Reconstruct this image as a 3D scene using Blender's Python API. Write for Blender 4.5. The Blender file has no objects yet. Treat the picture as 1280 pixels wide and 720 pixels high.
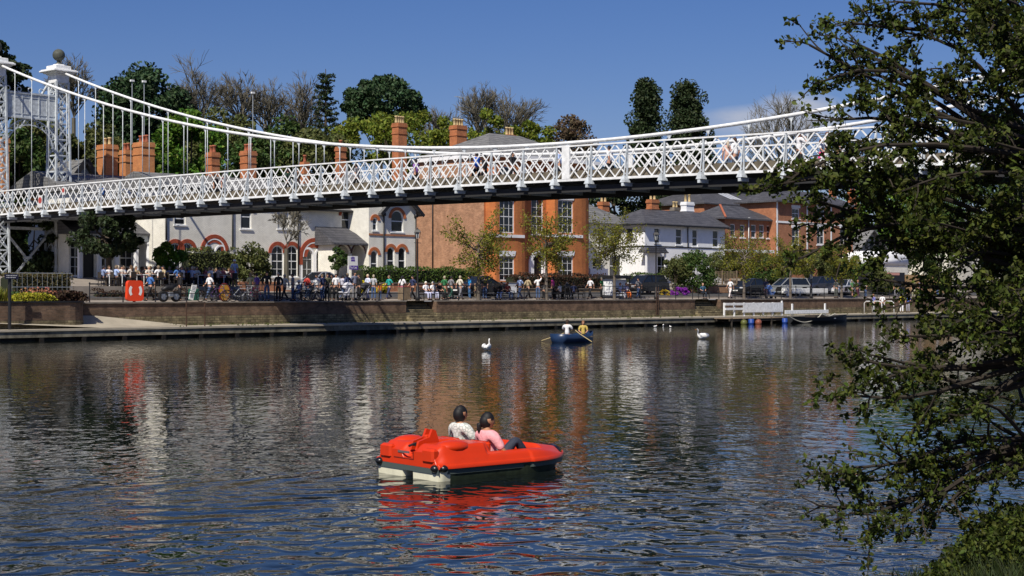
import bpy, math, random
from math import sin, cos, pi, radians as R, sqrt, exp
from mathutils import Vector, Matrix, Euler
rnd = random.Random(7)
sc = bpy.context.scene
COL = sc.collection
F = 1900.0; H = 2.5; HY = 365.0; S2 = sqrt(.5)
# ---------------- frames -------------------------------------------------
def bank(u, v, z=0.0):
    return Vector(((u - v) * S2, 102 + (u + v) * S2, z))
def U(px, v):
    t = (px - 640) / F
    return (102 / S2 * t + v * (1 + t)) / (1 - t)
def ZP(py, u, v):
    Y = 102 + (u + v) * S2
    return H - (py - HY) * Y / F
def uvz(px, py, v):
    u = U(px, v); return u, v, ZP(py, u, v)
def at(px, py, Y):
    return Vector(((px - 640) / F * Y, Y, H - (py - HY) * Y / F))
def gz(v):                      # ground height of the far bank
    if v <= 6: return 1.93
    if v <= 20: return 1.93 + (v - 6) * .1
    if v <= 60: return 3.33 + (v - 20) * .05
    return 5.33 + (v - 60) * .03
# ---------------- materials ----------------------------------------------
MATS = {}
def mat(name, col=(.5, .5, .5), rough=.7, spec=.3, metal=0, fn=None, noise=0, nscale=3, bump=0, bscale=20, trans=0, isl=0, coat=0):
    if name in MATS: return MATS[name]
    m = bpy.data.materials.new(name); m.use_nodes = True
    nt = m.node_tree; b = nt.nodes['Principled BSDF']
    b.inputs['Base Color'].default_value = (*col, 1)
    b.inputs['Roughness'].default_value = rough
    b.inputs['Specular IOR Level'].default_value = spec
    b.inputs['Metallic'].default_value = metal
    if coat: b.inputs['Coat Weight'].default_value = coat
    L = nt.links.new
    if noise or bump or isl:
        tc = nt.nodes.new('ShaderNodeTexCoord')
    if noise:
        n = nt.nodes.new('ShaderNodeTexNoise'); n.inputs['Scale'].default_value = nscale; n.inputs['Detail'].default_value = 6
        n.inputs['Roughness'].default_value = .65
        L(tc.outputs['Object'], n.inputs['Vector'])
        mr = nt.nodes.new('ShaderNodeMapRange'); mr.inputs['From Min'].default_value = .3; mr.inputs['From Max'].default_value = .7
        mr.inputs['To Min'].default_value = 1 - noise; mr.inputs['To Max'].default_value = 1 + noise
        L(n.outputs['Fac'], mr.inputs['Value'])
        hs = nt.nodes.new('ShaderNodeHueSaturation'); hs.inputs['Color'].default_value = (*col, 1)
        L(mr.outputs[0], hs.inputs['Value']); L(hs.outputs[0], b.inputs['Base Color'])
    if isl:
        g = nt.nodes.new('ShaderNodeNewGeometry')
        mr = nt.nodes.new('ShaderNodeMapRange'); mr.inputs['To Min'].default_value = 1 - isl; mr.inputs['To Max'].default_value = 1 + isl
        L(g.outputs['Random Per Island'], mr.inputs['Value'])
        hs = nt.nodes.new('ShaderNodeHueSaturation'); hs.inputs['Color'].default_value = (*col, 1)
        L(mr.outputs[0], hs.inputs['Value'])
        mh = nt.nodes.new('ShaderNodeMapRange'); mh.inputs['To Min'].default_value = .47; mh.inputs['To Max'].default_value = .53
        ml = nt.nodes.new('ShaderNodeMath'); ml.operation = 'MULTIPLY'; ml.inputs[1].default_value = 17.3
        fr = nt.nodes.new('ShaderNodeMath'); fr.operation = 'FRACT'
        L(g.outputs['Random Per Island'], ml.inputs[0]); L(ml.outputs[0], fr.inputs[0]); L(fr.outputs[0], mh.inputs['Value']); L(mh.outputs[0], hs.inputs['Hue'])
        L(hs.outputs[0], b.inputs['Base Color'])
        if trans:
            t = nt.nodes.new('ShaderNodeBsdfTranslucent'); L(hs.outputs[0], t.inputs['Color'])
            mx = nt.nodes.new('ShaderNodeMixShader'); mx.inputs[0].default_value = trans
            L(b.outputs[0], mx.inputs[1]); L(t.outputs[0], mx.inputs[2]); L(mx.outputs[0], nt.nodes['Material Output'].inputs['Surface'])
    if bump:
        n2 = nt.nodes.new('ShaderNodeTexNoise'); n2.inputs['Scale'].default_value = bscale; n2.inputs['Detail'].default_value = 4
        L(tc.outputs['Object'], n2.inputs['Vector'])
        bp = nt.nodes.new('ShaderNodeBump'); bp.inputs['Strength'].default_value = bump; bp.inputs['Distance'].default_value = .03
        L(n2.outputs['Fac'], bp.inputs['Height']); L(bp.outputs[0], b.inputs['Normal'])
    if fn: fn(nt, b)
    MATS[name] = m
    return m
def brickfn(c1, c2, mort, w=.23, h=.075, mw=.01, var=.35, stain=0.0):
    def fn(nt, b):
        L = nt.links.new; N = nt.nodes.new
        tc = N('ShaderNodeTexCoord'); sp = N('ShaderNodeSeparateXYZ'); L(tc.outputs['Object'], sp.inputs[0])
        ad = N('ShaderNodeMath'); L(sp.outputs[0], ad.inputs[0]); L(sp.outputs[1], ad.inputs[1])
        cb = N('ShaderNodeCombineXYZ'); L(ad.outputs[0], cb.inputs[0]); L(sp.outputs[2], cb.inputs[1])
        br = N('ShaderNodeTexBrick'); L(cb.outputs[0], br.inputs['Vector'])
        br.inputs['Color1'].default_value = (*c1, 1); br.inputs['Color2'].default_value = (*c2, 1); br.inputs['Mortar'].default_value = (*mort, 1)
        br.inputs['Scale'].default_value = 1; br.inputs['Brick Width'].default_value = w; br.inputs['Row Height'].default_value = h
        br.inputs['Mortar Size'].default_value = mw; br.inputs['Bias'].default_value = 0
        n = N('ShaderNodeTexNoise'); n.inputs['Scale'].default_value = 1.3; n.inputs['Detail'].default_value = 8; n.inputs['Roughness'].default_value = .7
        L(tc.outputs['Object'], n.inputs['Vector'])
        mr = N('ShaderNodeMapRange'); mr.inputs['From Min'].default_value = .3; mr.inputs['From Max'].default_value = .7
        mr.inputs['To Min'].default_value = 1 - var; mr.inputs['To Max'].default_value = 1 + var
        L(n.outputs['Fac'], mr.inputs['Value'])
        hs = N('ShaderNodeHueSaturation'); L(br.outputs['Color'], hs.inputs['Color']); L(mr.outputs[0], hs.inputs['Value'])
        L(hs.outputs[0], b.inputs['Base Color'])
        bp = N('ShaderNodeBump'); bp.inputs['Strength'].default_value = .5; bp.inputs['Distance'].default_value = .01
        L(br.outputs['Fac'], bp.inputs['Height']); bp.invert = True; L(bp.outputs[0], b.inputs['Normal'])
    return fn
M_white = mat('white_paint', (.76, .77, .77), .45, .4, noise=.20, nscale=5)
M_white2 = mat('white_render', (.80, .81, .83), .8, noise=.07, nscale=1.5)
M_iron = mat('dark_iron', (.015, .015, .017), .5, .4)
M_grey = mat('grey_iron', (.30, .33, .37), .5, .4, noise=.2, nscale=4)
M_greyw = mat('pale_grey_iron', (.50, .54, .57), .55, .4, noise=.3, nscale=5)
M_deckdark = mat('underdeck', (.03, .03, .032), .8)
M_deck = mat('deck_plank', (.13, .11, .08), .8, noise=.3)
M_creambrick = mat('cream_painted_brick', fn=brickfn((.84, .82, .74), (.77, .75, .67), (.60, .58, .52), .23, .078, .012, .14), rough=.8)
M_redband = mat('red_brick_band', (.30, .062, .03), .8, noise=.3, nscale=6)
M_orange = mat('orange_brick', fn=brickfn((.56, .165, .042), (.46, .125, .035), (.42, .22, .10), .23, .075, .008, .16), rough=.85)
M_chimney = mat('chimney_brick', fn=brickfn((.48, .15, .05), (.36, .10, .035), (.32, .2, .12), .23, .075, .01, .3), rough=.85)
M_pale = mat('pale_brick', fn=brickfn((.43, .21, .12), (.29, .13, .07), (.38, .27, .18), .23, .075, .012, .32), rough=.9)
M_redbrick = mat('red_brick', fn=brickfn((.40, .15, .07), (.32, .11, .05), (.33, .2, .13), .23, .075, .01, .25), rough=.85)
M_slate = mat('slate', fn=brickfn((.095, .095, .105), (.07, .07, .08), (.035, .035, .04), .3, .2, .02, .35), rough=.6)
M_slate2 = mat('weathered_slate', fn=brickfn((.20, .20, .195), (.155, .155, .16), (.08, .08, .08), .35, .22, .02, .4), rough=.7)
M_glass = mat('window_glass', (.012, .015, .02), .06, .6)
M_curtain = mat('net_curtain', (.45, .44, .40), .9)
M_wallb = mat('quay_brick', fn=brickfn((.15, .088, .055), (.09, .055, .038), (.12, .09, .065), .23, .075, .012, .6), rough=.9)
M_stone = mat('rubble_stone', fn=brickfn((.21, .175, .10), (.11, .09, .055), (.09, .075, .045), .34, .14, .02, .75), rough=.95)
M_cope = mat('coping_stone', (.17, .15, .13), .9, noise=.35, nscale=2)
M_conc = mat('concrete_path', (.36, .32, .25), .9, noise=.2, nscale=.8, bump=.2)
M_concf = mat('quay_concrete', (.17, .155, .115), .9, noise=.65, nscale=1.6)
M_pile = mat('wet_shaded_piling', (.018, .015, .012), .5, noise=.4, nscale=2)
M_pave = mat('promenade_paving', (.27, .235, .20), .9, noise=.18, nscale=.8)
M_road = mat('asphalt', (.06, .06, .062), .9, noise=.2, nscale=2)
M_pot_y = mat('buff_pot', (.55, .42, .22), .8, noise=.2, nscale=5)
M_pot_r = mat('red_pot', (.34, .11, .06), .8, noise=.2, nscale=5)
M_wood = mat('weathered_wood', (.20, .15, .10), .85, noise=.3, nscale=5)
M_dkwood = mat('dark_wood', (.035, .028, .022), .8, noise=.3, nscale=5)
M_bark = mat('bark', (.075, .058, .042), .9, noise=.35, nscale=6, bump=.5, bscale=15)
M_barkg = mat('grey_bark', (.13, .11, .09), .9, noise=.3, nscale=3)
M_twig = mat('bare_twigs', (.115, .105, .08), .9, noise=.25, nscale=1)
M_tyre = mat('tyre_rubber', (.012, .012, .013), .8)
M_rim = mat('alloy', (.45, .46, .48), .35, .5, metal=.8)
M_skin = mat('skin', (.50, .27, .18), .6)
M_skin2 = mat('tan_skin', (.40, .20, .11), .6)
def leafmat(name, col, isl=.4, trans=.25):
    return mat(name, col, .6, .25, isl=isl, trans=trans)
def cmat(col, rough=.75):
    k = 'cloth_%02d_%02d_%02d' % tuple(int(c * 99) for c in col)
    return mat(k, col, rough, noise=.18, nscale=9, bump=.6, bscale=11)
# ---------------- mesh builder -------------------------------------------
class MB:
    def __init__(s): s.v = []; s.f = []; s.m = []; s.cur = 0; s.sm = []; s.smooth = False
    def add(s, vs, fs):
        o = len(s.v); s.v.extend([tuple(p) for p in vs])
        for f in fs: s.f.append(tuple(i + o for i in f)); s.m.append(s.cur); s.sm.append(s.smooth)
        return s
    def box(s, x0, x1, y0, y1, z0, z1):
        return s.add([(x0, y0, z0), (x1, y0, z0), (x1, y1, z0), (x0, y1, z0), (x0, y0, z1), (x1, y0, z1), (x1, y1, z1), (x0, y1, z1)],
                     [(0, 3, 2, 1), (4, 5, 6, 7), (0, 1, 5, 4), (1, 2, 6, 5), (2, 3, 7, 6), (3, 0, 4, 7)])
    def cbox(s, x0, x1, y0, y1, z0, z1, b=.02):
        b = min(b, (x1 - x0) / 2.1, (y1 - y0) / 2.1, (z1 - z0) / 2.1)
        vs = []; 
        for z, i in ((z0, b), (z0 + b, 0), (z1 - b, 0), (z1, b)):
            a0, a1, c0, c1 = x0 + i, x1 - i, y0 + i, y1 - i
            vs += [(a0 + b, c0, z), (a1 - b, c0, z), (a1, c0 + b, z), (a1, c1 - b, z), (a1 - b, c1, z), (a0 + b, c1, z), (a0, c1 - b, z), (a0, c0 + b, z)]
        fs = [tuple(range(7, -1, -1)), tuple(range(24, 32))]
        for r in range(3):
            for k in range(8): fs.append((r * 8 + k, r * 8 + (k + 1) % 8, r * 8 + 8 + (k + 1) % 8, r * 8 + 8 + k))
        return s.add(vs, fs)
    def bar(s, p, q, w, h=None):          # rectangular bar between points
        p = Vector(p); q = Vector(q); h = h or w; d = (q - p)
        if d.length < 1e-6: return s
        d.normalize(); up = Vector((0, 0, 1)) if abs(d.z) < .95 else Vector((1, 0, 0))
        a = d.cross(up).normalized() * w / 2; b = a.cross(d).normalized() * h / 2
        vs = [p - a - b, p + a - b, p + a + b, p - a + b, q - a - b, q + a - b, q + a + b, q - a + b]
        return s.add(vs, [(0, 3, 2, 1), (4, 5, 6, 7), (0, 1, 5, 4), (1, 2, 6, 5), (2, 3, 7, 6), (3, 0, 4, 7)])
    def tube(s, pts, rs, n=8, cap=True):
        pts = [Vector(p) for p in pts]
        if not hasattr(rs, '__len__'): rs = [rs] * len(pts)
        vs = []; fs = []; pa = None
        for i, p in enumerate(pts):
            d = (pts[min(i + 1, len(pts) - 1)] - pts[max(i - 1, 0)])
            if d.length < 1e-9: d = Vector((0, 0, 1))
            d.normalize()
            if pa is None:
                up = Vector((0, 0, 1)) if abs(d.z) < .9 else Vector((1, 0, 0)); a = d.cross(up).normalized()
            else:
                a = pa - d * pa.dot(d)
                a = a.normalized() if a.length > 1e-6 else d.cross(Vector((0, 0, 1))).normalized()
            pa = a; b = d.cross(a)
            for k in range(n):
                t = 2 * pi * k / n; vs.append(p + (a * cos(t) + b * sin(t)) * rs[i])
        for i in range(len(pts) - 1):
            for k in range(n): fs.append((i * n + k, i * n + (k + 1) % n, (i + 1) * n + (k + 1) % n, (i + 1) * n + k))
        if cap: fs.append(tuple(range(n - 1, -1, -1))); fs.append(tuple(range((len(pts) - 1) * n, len(pts) * n)))
        return s.add(vs, fs)
    def lathe(s, prof, c=(0, 0, 0), n=16):   # prof: (r,z)
        vs = []; fs = []
        for r, z in prof:
            for k in range(n): t = 2 * pi * k / n; vs.append((c[0] + r * cos(t), c[1] + r * sin(t), c[2] + z))
        for i in range(len(prof) - 1):
            for k in range(n): fs.append((i * n + k, i * n + (k + 1) % n, (i + 1) * n + (k + 1) % n, (i + 1) * n + k))
        fs.append(tuple(range(n - 1, -1, -1))); fs.append(tuple(range((len(prof) - 1) * n, len(prof) * n)))
        return s.add(vs, fs)
    def ball(s, c, r, n=12, m=8, sc_=(1, 1, 1)):
        vs = [(c[0], c[1], c[2] - r * sc_[2])]
        for j in range(1, m):
            a = pi * j / m
            for k in range(n):
                t = 2 * pi * k / n; vs.append((c[0] + r * sin(a) * cos(t) * sc_[0], c[1] + r * sin(a) * sin(t) * sc_[1], c[2] - r * cos(a) * sc_[2]))
        vs.append((c[0], c[1], c[2] + r * sc_[2])); fs = []
        for k in range(n): fs.append((0, 1 + (k + 1) % n, 1 + k)); fs.append((len(vs) - 1, 1 + (m - 2) * n + k, 1 + (m - 2) * n + (k + 1) % n))
        for j in range(m - 2):
            for k in range(n): fs.append((1 + j * n + k, 1 + j * n + (k + 1) % n, 1 + (j + 1) * n + (k + 1) % n, 1 + (j + 1) * n + k))
        return s.add(vs, fs)
    def prism(s, poly, y0, y1):           # poly of (x,z), extruded along y
        n = len(poly); vs = [(x, y0, z) for x, z in poly] + [(x, y1, z) for x, z in poly]
        fs = [tuple(range(n)), tuple(range(2 * n - 1, n - 1, -1))] + [(k, k + n, (k + 1) % n + n, (k + 1) % n) for k in range(n)]
        return s.add(vs, fs)
    def mark(s):
        if not hasattr(s, 'marks'): s.marks = []
        s.marks.append((len(s.v), len(s.f)))
    def split(s, name, mats, parent=None):
        mk = s.marks + [(len(s.v), len(s.f))]
        for (va, fa), (vb, fb) in zip(mk, mk[1:]):
            if fb == fa: continue
            q = MB(); q.v = s.v[va:vb]; q.f = [tuple(i - va for i in f) for f in s.f[fa:fb]]; q.m = s.m[fa:fb]; q.sm = s.sm[fa:fb]; q.build(name, mats, parent)
    def build(s, name, mats, parent=None, org=None, world=False):
        if not isinstance(mats, (list, tuple)): mats = [mats]
        if org is None and parent is not None and parent.name in ORG: org = ORG[parent.name]
        if org is not None: s.v = [(x - org[0], y - org[1], z - org[2]) for x, y, z in s.v]
        me = bpy.data.meshes.new(name); me.from_pydata(s.v, [], s.f)
        for m in mats: me.materials.append(m)
        me.polygons.foreach_set('material_index', s.m); me.polygons.foreach_set('use_smooth', s.sm); me.update()
        o = bpy.data.objects.new(name, me); COL.objects.link(o)
        if parent is not None:
            o.parent = parent
            if parent.name in ORG: ORG[o.name] = ORG[parent.name]
        return o
ORG = {}
def tag(o, label=None, cat=None, group=None, kind=None):
    if label: o['label'] = label
    if cat: o['category'] = cat
    if group: o['group'] = group
    if kind: o['kind'] = kind
    return o
def thing(name, label, cat, loc, rz=0, group=None, org=None):
    o = bpy.data.objects.new(name, None); COL.objects.link(o); o.location = loc; o.rotation_euler = (0, 0, rz); o.empty_display_size = .3
    if org is not None: ORG[o.name] = org
    return tag(o, label, cat, group)
def bthing(name, label, cat, u, v, z, group=None):      # parts are written in bank coordinates (u, v, z)
    return thing(name, label, cat, bank(u, v, z), R(45), group, org=(u, v, z))
def copytree(o, parent=None):
    c = o.copy(); COL.objects.link(c)
    if parent is not None: c.parent = parent
    for ch in o.children: copytree(ch, c)
    return c
def bplace(o, u, v, z, rz=0):
    o.location = bank(u, v, z); o.rotation_euler = (0, 0, R(45) + rz)
# ---------------- world, sun, camera --------------------------------------
w = bpy.data.worlds.new('World'); sc.world = w; w.use_nodes = True
nt = w.node_tree; bg = nt.nodes['Background']; L = nt.links.new
sun_u, sun_v = .82, .36
dh = Vector((sun_u * S2 - sun_v * S2, sun_u * S2 + sun_v * S2))       # horizontal travel per metre of fall
SD = Vector((dh.x, dh.y, -1)).normalized()
elev = math.asin(-SD.z); azim = math.atan2(-SD.x, -SD.y)
sky = nt.nodes.new('ShaderNodeTexSky'); sky.sky_type = 'NISHITA'; sky.sun_disc = False
sky.sun_elevation = elev; sky.sun_rotation = azim; sky.air_density = 1.0; sky.dust_density = .6; sky.ozone_density = 2.5
tc = nt.nodes.new('ShaderNodeTexCoord')
# a low bank of thin cumulus, placed by direction in the sky
def dirn(px, py): return Vector(((px - 640) / F, 1, (HY - py) / F)).normalized()
mp = nt.nodes.new('ShaderNodeMapping'); mp.inputs['Scale'].default_value = (30, 30, 75)
L(tc.outputs['Generated'], mp.inputs['Vector'])
nz = nt.nodes.new('ShaderNodeTexNoise'); nz.inputs['Scale'].default_value = 1; nz.inputs['Detail'].default_value = 7; nz.inputs['Roughness'].default_value = .6
L(mp.outputs[0], nz.inputs['Vector'])
def blob(px, py, sx, sz):
    c = dirn(px, py); su = nt.nodes.new('ShaderNodeVectorMath'); su.operation = 'SUBTRACT'; su.inputs[1].default_value = c; L(tc.outputs['Generated'], su.inputs[0])
    ms = nt.nodes.new('ShaderNodeVectorMath'); ms.operation = 'MULTIPLY'; ms.inputs[1].default_value = (1 / sx, 0, 1 / sz); L(su.outputs[0], ms.inputs[0])
    ln = nt.nodes.new('ShaderNodeVectorMath'); ln.operation = 'LENGTH'; L(ms.outputs[0], ln.inputs[0])
    mr = nt.nodes.new('ShaderNodeMapRange'); mr.inputs['From Min'].default_value = 1; mr.inputs['From Max'].default_value = 0; L(ln.outputs['Value'], mr.inputs['Value'])
    return mr.outputs[0]
b1 = blob(1000, 135, .034, .013); b2 = blob(975, 152, .07, .014)
mxm = nt.nodes.new('ShaderNodeMath'); mxm.operation = 'MAXIMUM'; L(b1, mxm.inputs[0]); L(b2, mxm.inputs[1])
ml = nt.nodes.new('ShaderNodeMath'); ml.operation = 'MULTIPLY'; L(mxm.outputs[0], ml.inputs[0]); L(nz.outputs['Fac'], ml.inputs[1])
cr = nt.nodes.new('ShaderNodeMapRange'); cr.inputs['From Min'].default_value = .05; cr.inputs['From Max'].default_value = .34; cr.inputs['To Max'].default_value = .62; L(ml.outputs[0], cr.inputs['Value'])
hsv = nt.nodes.new('ShaderNodeHueSaturation'); hsv.inputs['Saturation'].default_value = 1.2; hsv.inputs['Value'].default_value = 1.0
tint = nt.nodes.new('ShaderNodeMix'); tint.data_type = 'RGBA'; tint.blend_type = 'MULTIPLY'; tint.inputs[0].default_value = 1; tint.inputs[7].default_value = (.93, .92, 1.20, 1); L(sky.outputs[0], tint.inputs[6]); L(tint.outputs[2], hsv.inputs['Color'])
mix = nt.nodes.new('ShaderNodeMix'); mix.data_type = 'RGBA'; L(cr.outputs[0], mix.inputs[0]); L(hsv.outputs[0], mix.inputs[6]); mix.inputs[7].default_value = (9, 9, 9.6, 1)
L(mix.outputs[2], bg.inputs['Color']); bg.inputs['Strength'].default_value = .058
ld = bpy.data.lights.new('sun', 'SUN'); ld.energy = 5.0; ld.angle = R(.5); ld.color = (1, .93, .81)
lo = bpy.data.objects.new('sun', ld); COL.objects.link(lo); lo.rotation_euler = SD.to_track_quat('-Z', 'Y').to_euler(); lo.location = (0, 0, 60)
cd = bpy.data.cameras.new('camera'); cam = bpy.data.objects.new('camera', cd); COL.objects.link(cam); sc.camera = cam
cd.sensor_width = 36; cd.lens = F / 1280 * 36; cd.clip_start = .1; cd.clip_end = 5000
cam.location = (0, 0, H); cam.rotation_euler = (R(90) + math.atan(5 / F), 0, 0)
vs_ = sc.view_settings; vs_.view_transform = 'Standard'; vs_.look = 'None'; vs_.exposure = .12; vs_.gamma = 1; vs_.use_curve_mapping = False
# ---------------- water ----------------------------------------------------
def waterfn(nt, b):
    L = nt.links.new; N = nt.nodes.new
    g = N('ShaderNodeNewGeometry')
    def wave(sx, sy, rot, det, st, rough=.5, dist=0):
        m = N('ShaderNodeMapping'); m.inputs['Rotation'].default_value = (0, 0, R(rot)); m.inputs['Scale'].default_value = (sx, sy, 1)
        L(g.outputs['Position'], m.inputs['Vector'])
        n = N('ShaderNodeTexNoise'); n.inputs['Scale'].default_value = 1; n.inputs['Detail'].default_value = det; n.inputs['Roughness'].default_value = rough; n.inputs['Distortion'].default_value = dist
        L(m.outputs[0], n.inputs['Vector'])
        q = N('ShaderNodeMath'); q.operation = 'MULTIPLY'; q.inputs[1].default_value = st; L(n.outputs['Fac'], q.inputs[0]); return q.outputs[0]
    def add(a, c):
        q = N('ShaderNodeMath'); L(a, q.inputs[0]); L(c, q.inputs[1]); return q.outputs[0]
    h = add(wave(1.3, .9, 14, 2, .0165, .45, .5), wave(3.4, 2.0, -10, 2, .0115, .5, .3))
    h = add(h, wave(9, 6, 8, 1, .0012))
    # short steep ripples of the pedal boat's wake, spreading to the left of it
    spn = N('ShaderNodeSeparateXYZ'); L(g.outputs['Position'], spn.inputs[0])
    m1 = N('ShaderNodeMapRange'); m1.interpolation_type = 'SMOOTHSTEP'; m1.inputs['From Min'].default_value = 27; m1.inputs['From Max'].default_value = 15.5; L(spn.outputs[1], m1.inputs['Value'])
    m2 = N('ShaderNodeMapRange'); m2.interpolation_type = 'SMOOTHSTEP'; m2.inputs['From Min'].default_value = 2.5; m2.inputs['From Max'].default_value = -2.5; m2.inputs['To Min'].default_value = .35; L(spn.outputs[0], m2.inputs['Value'])
    mm = N('ShaderNodeMath'); mm.operation = 'MULTIPLY'; L(m1.outputs[0], mm.inputs[0]); L(m2.outputs[0], mm.inputs[1])
    def mth(op, x, y=None):
        q = N('ShaderNodeMath'); q.operation = op
        for i_, vv in enumerate((x, y)):
            if vv is None: continue
            if isinstance(vv, (int, float)): q.inputs[i_].default_value = vv
            else: L(vv, q.inputs[i_])
        return q.outputs[0]
    dX = mth('SUBTRACT', spn.outputs[0], -1.6); dY = mth('SUBTRACT', spn.outputs[1], 20.4)
    ax = mth('MULTIPLY', mth('ADD', mth('MULTIPLY', dX, .772), mth('MULTIPLY', dY, .634)), -1)          # metres astern
    ay = mth('ABSOLUTE', mth('SUBTRACT', mth('MULTIPLY', dX, .634), mth('MULTIPLY', dY, .772)))           # metres off the track
    ed = mth('SUBTRACT', mth('ADD', mth('MULTIPLY', ax, .36), .75), ay)                                    # inside the V when positive
    mi = N('ShaderNodeMapRange'); mi.interpolation_type = 'SMOOTHSTEP'; mi.inputs['From Min'].default_value = -.05; mi.inputs['From Max'].default_value = .35; L(ed, mi.inputs['Value'])
    mo = N('ShaderNodeMapRange'); mo.interpolation_type = 'SMOOTHSTEP'; mo.inputs['From Min'].default_value = 1.6; mo.inputs['From Max'].default_value = .2; L(ed, mo.inputs['Value'])
    sn = mth('SINE', mth('MULTIPLY', mth('ADD', mth('MULTIPLY', ax, .45), mth('MULTIPLY', ay, .9)), 10.5))
    cw_ = mth('MULTIPLY', mth('MULTIPLY', mth('MULTIPLY', sn, .010), mi.outputs[0]), mo.outputs[0]); h = add(h, cw_)
    mm = N('ShaderNodeMath'); mm.operation = 'MULTIPLY'; L(mi.outputs[0], mm.inputs[0]); mm.inputs[1].default_value = 1.15
    wk = wave(4.5, 5.5, 25, 2, .011, .5, .3); mw = N('ShaderNodeMath'); mw.operation = 'MULTIPLY'; L(mm.outputs[0], mw.inputs[0]); L(wk, mw.inputs[1]); h = add(h, mw.outputs[0])
    sw = wave(2.1, 2.3, 18, 1, .036, .4, .8); mz_ = N('ShaderNodeMath'); mz_.operation = 'MULTIPLY'; L(m1.outputs[0], mz_.inputs[0]); L(sw, mz_.inputs[1]); h = add(h, mz_.outputs[0])
    # patches of calmer and rougher water
    pm = N('ShaderNodeTexNoise'); pm.inputs['Scale'].default_value = .07; pm.inputs['Detail'].default_value = 2; L(g.outputs['Position'], pm.inputs['Vector'])
    pr = N('ShaderNodeMapRange'); pr.inputs['From Min'].default_value = .35; pr.inputs['From Max'].default_value = .65; pr.inputs['To Min'].default_value = .65; pr.inputs['To Max'].default_value = 1.15
    L(pm.outputs['Fac'], pr.inputs['Value'])
    hm = N('ShaderNodeMath'); hm.operation = 'MULTIPLY'; L(h, hm.inputs[0]); L(pr.outputs[0], hm.inputs[1])
    bp = N('ShaderNodeBump'); bp.inputs['Strength'].default_value = 1; bp.inputs['Distance'].default_value = 1.0
    L(hm.outputs[0], bp.inputs['Height']); L(bp.outputs[0], b.inputs['Normal'])
    b.inputs['IOR'].default_value = 1.333
M_water = mat('river_water', (.006, .009, .008), .02, .5, fn=waterfn)
mb = MB(); mb.add([(-250, -40, 0), (250, -40, 0), (250, 420, 0), (-250, 420, 0)], [(0, 1, 2, 3)])
tag(mb.build('river', M_water), kind='structure')
# ---------------- far bank --------------------------------------------------
mb = MB()                       # quay: path top, concrete fascia, recessed piling coloured near black for the undercut's shade
QZ = .58
def bb(mb, u0, u1, v0, v1, z0, z1, slope=None):
    P = [bank(u0, v0, z0), bank(u1, v0, z0), bank(u1, v1, z0), bank(u0, v1, z0), bank(u0, v0, z1), bank(u1, v0, z1), bank(u1, v1, z1), bank(u0, v1, z1)]
    return mb.add(P, [(0, 3, 2, 1), (4, 5, 6, 7), (0, 1, 5, 4), (1, 2, 6, 5), (2, 3, 7, 6), (3, 0, 4, 7)])
BE = (-75, 150)
mb.cur = 0; bb(mb, *BE, -.06, 3.2, QZ - .1, QZ)
mb.cur = 1; bb(mb, *BE, 0, 3.2, .17, QZ - .1)
mb.cur = 2; bb(mb, *BE, .35, 3.2, -1, .17)
u = BE[0]
while u < BE[1]:                # fender piles and joints in the fascia
    mb.cur = 2; bb(mb, u, u + .25, -.003, .36, -1, .17); u += 2.4
tag(mb.build('quay_path', [M_conc, M_concf, M_pile]), kind='structure')
# terrain sheet of the far bank
mb = MB(); vsx = [3.3, 6, 7.5, 9, 13.5, 20, 35, 60, 110, 200, 500, 2500]; us = [-1200, -300, -120, -75, -40, 0, 40, 80, 150, 400, 1200]
for i, v in enumerate(vsx):
    for j, uu in enumerate(us): mb.v.append(tuple(bank(uu, v, gz(v) if v > 6 else 1.926)))
for i in range(len(vsx) - 1):
    for j in range(len(us) - 1):
        a = i * len(us) + j; mb.f.append((a, a + 1, a + 1 + len(us), a + len(us))); mb.m.append(0 if i < 1 else 1 if i < 6 else 2); mb.sm.append(False)
M_grass = mat('lawn', (.06, .09, .03), .95, noise=.3, nscale=.6)
tag(mb.build('ground', [M_pave, M_pave, M_grass]), kind='structure')
mb = MB()
for a, b_ in ((7.2, 11.5),):
    mb.add([bank(-70, a, gz(a) + .012), bank(150, a, gz(a) + .012), bank(150, b_, gz(b_) + .012), bank(-70, b_, gz(b_) + .012)], [(0, 1, 2, 3)])
tag(mb.build('road', M_road), kind='structure')
mb = MB(); bb(mb, -70, 150, 6.95, 7.2, 1.9, gz(7.2) + .1); tag(mb.build('kerb', M_cope), kind='structure')
# retaining wall (brick over rubble, coping) with two flights of steps cut into it
uA0, uA1 = U(507, 3.1), U(545, 3.1); uB0, uB1 = U(868, 3.1), U(900, 3.1)
rw = bthing('retaining_wall', 'long brick and rubble river wall with stone coping below the promenade', 'wall', 0, 3.0, 0)
mb = MB(); mc = MB(); ms = MB()
for a, b_ in ((-70, uA0), (uA1, uB0), (uB1, 140)):
    mb.box(a, b_, 3.05, 3.5, 1.12, 1.86); ms.box(a, b_, 3.0, 3.5, QZ, 1.12); mc.box(a, b_, 2.97, 3.55, 1.86, 1.935)
for a, b_ in ((uA0, uA1), (uB0, uB1)):       # return walls of the stair slots
    mb.box(a - .3, a - .003, 3.5, 5.4, 1.12, 1.86); mb.box(b_ + .003, b_ + .3, 3.5, 5.4, 1.12, 1.86)
    ms.box(a - .3, a - .003, 3.5, 5.4, QZ, 1.12); ms.box(b_ + .003, b_ + .3, 3.5, 5.4, QZ, 1.12)
mb.build('brick_face', M_wallb, rw); ms.build('rubble_footing', M_stone, rw); mc.build('coping', M_cope, rw)
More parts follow.
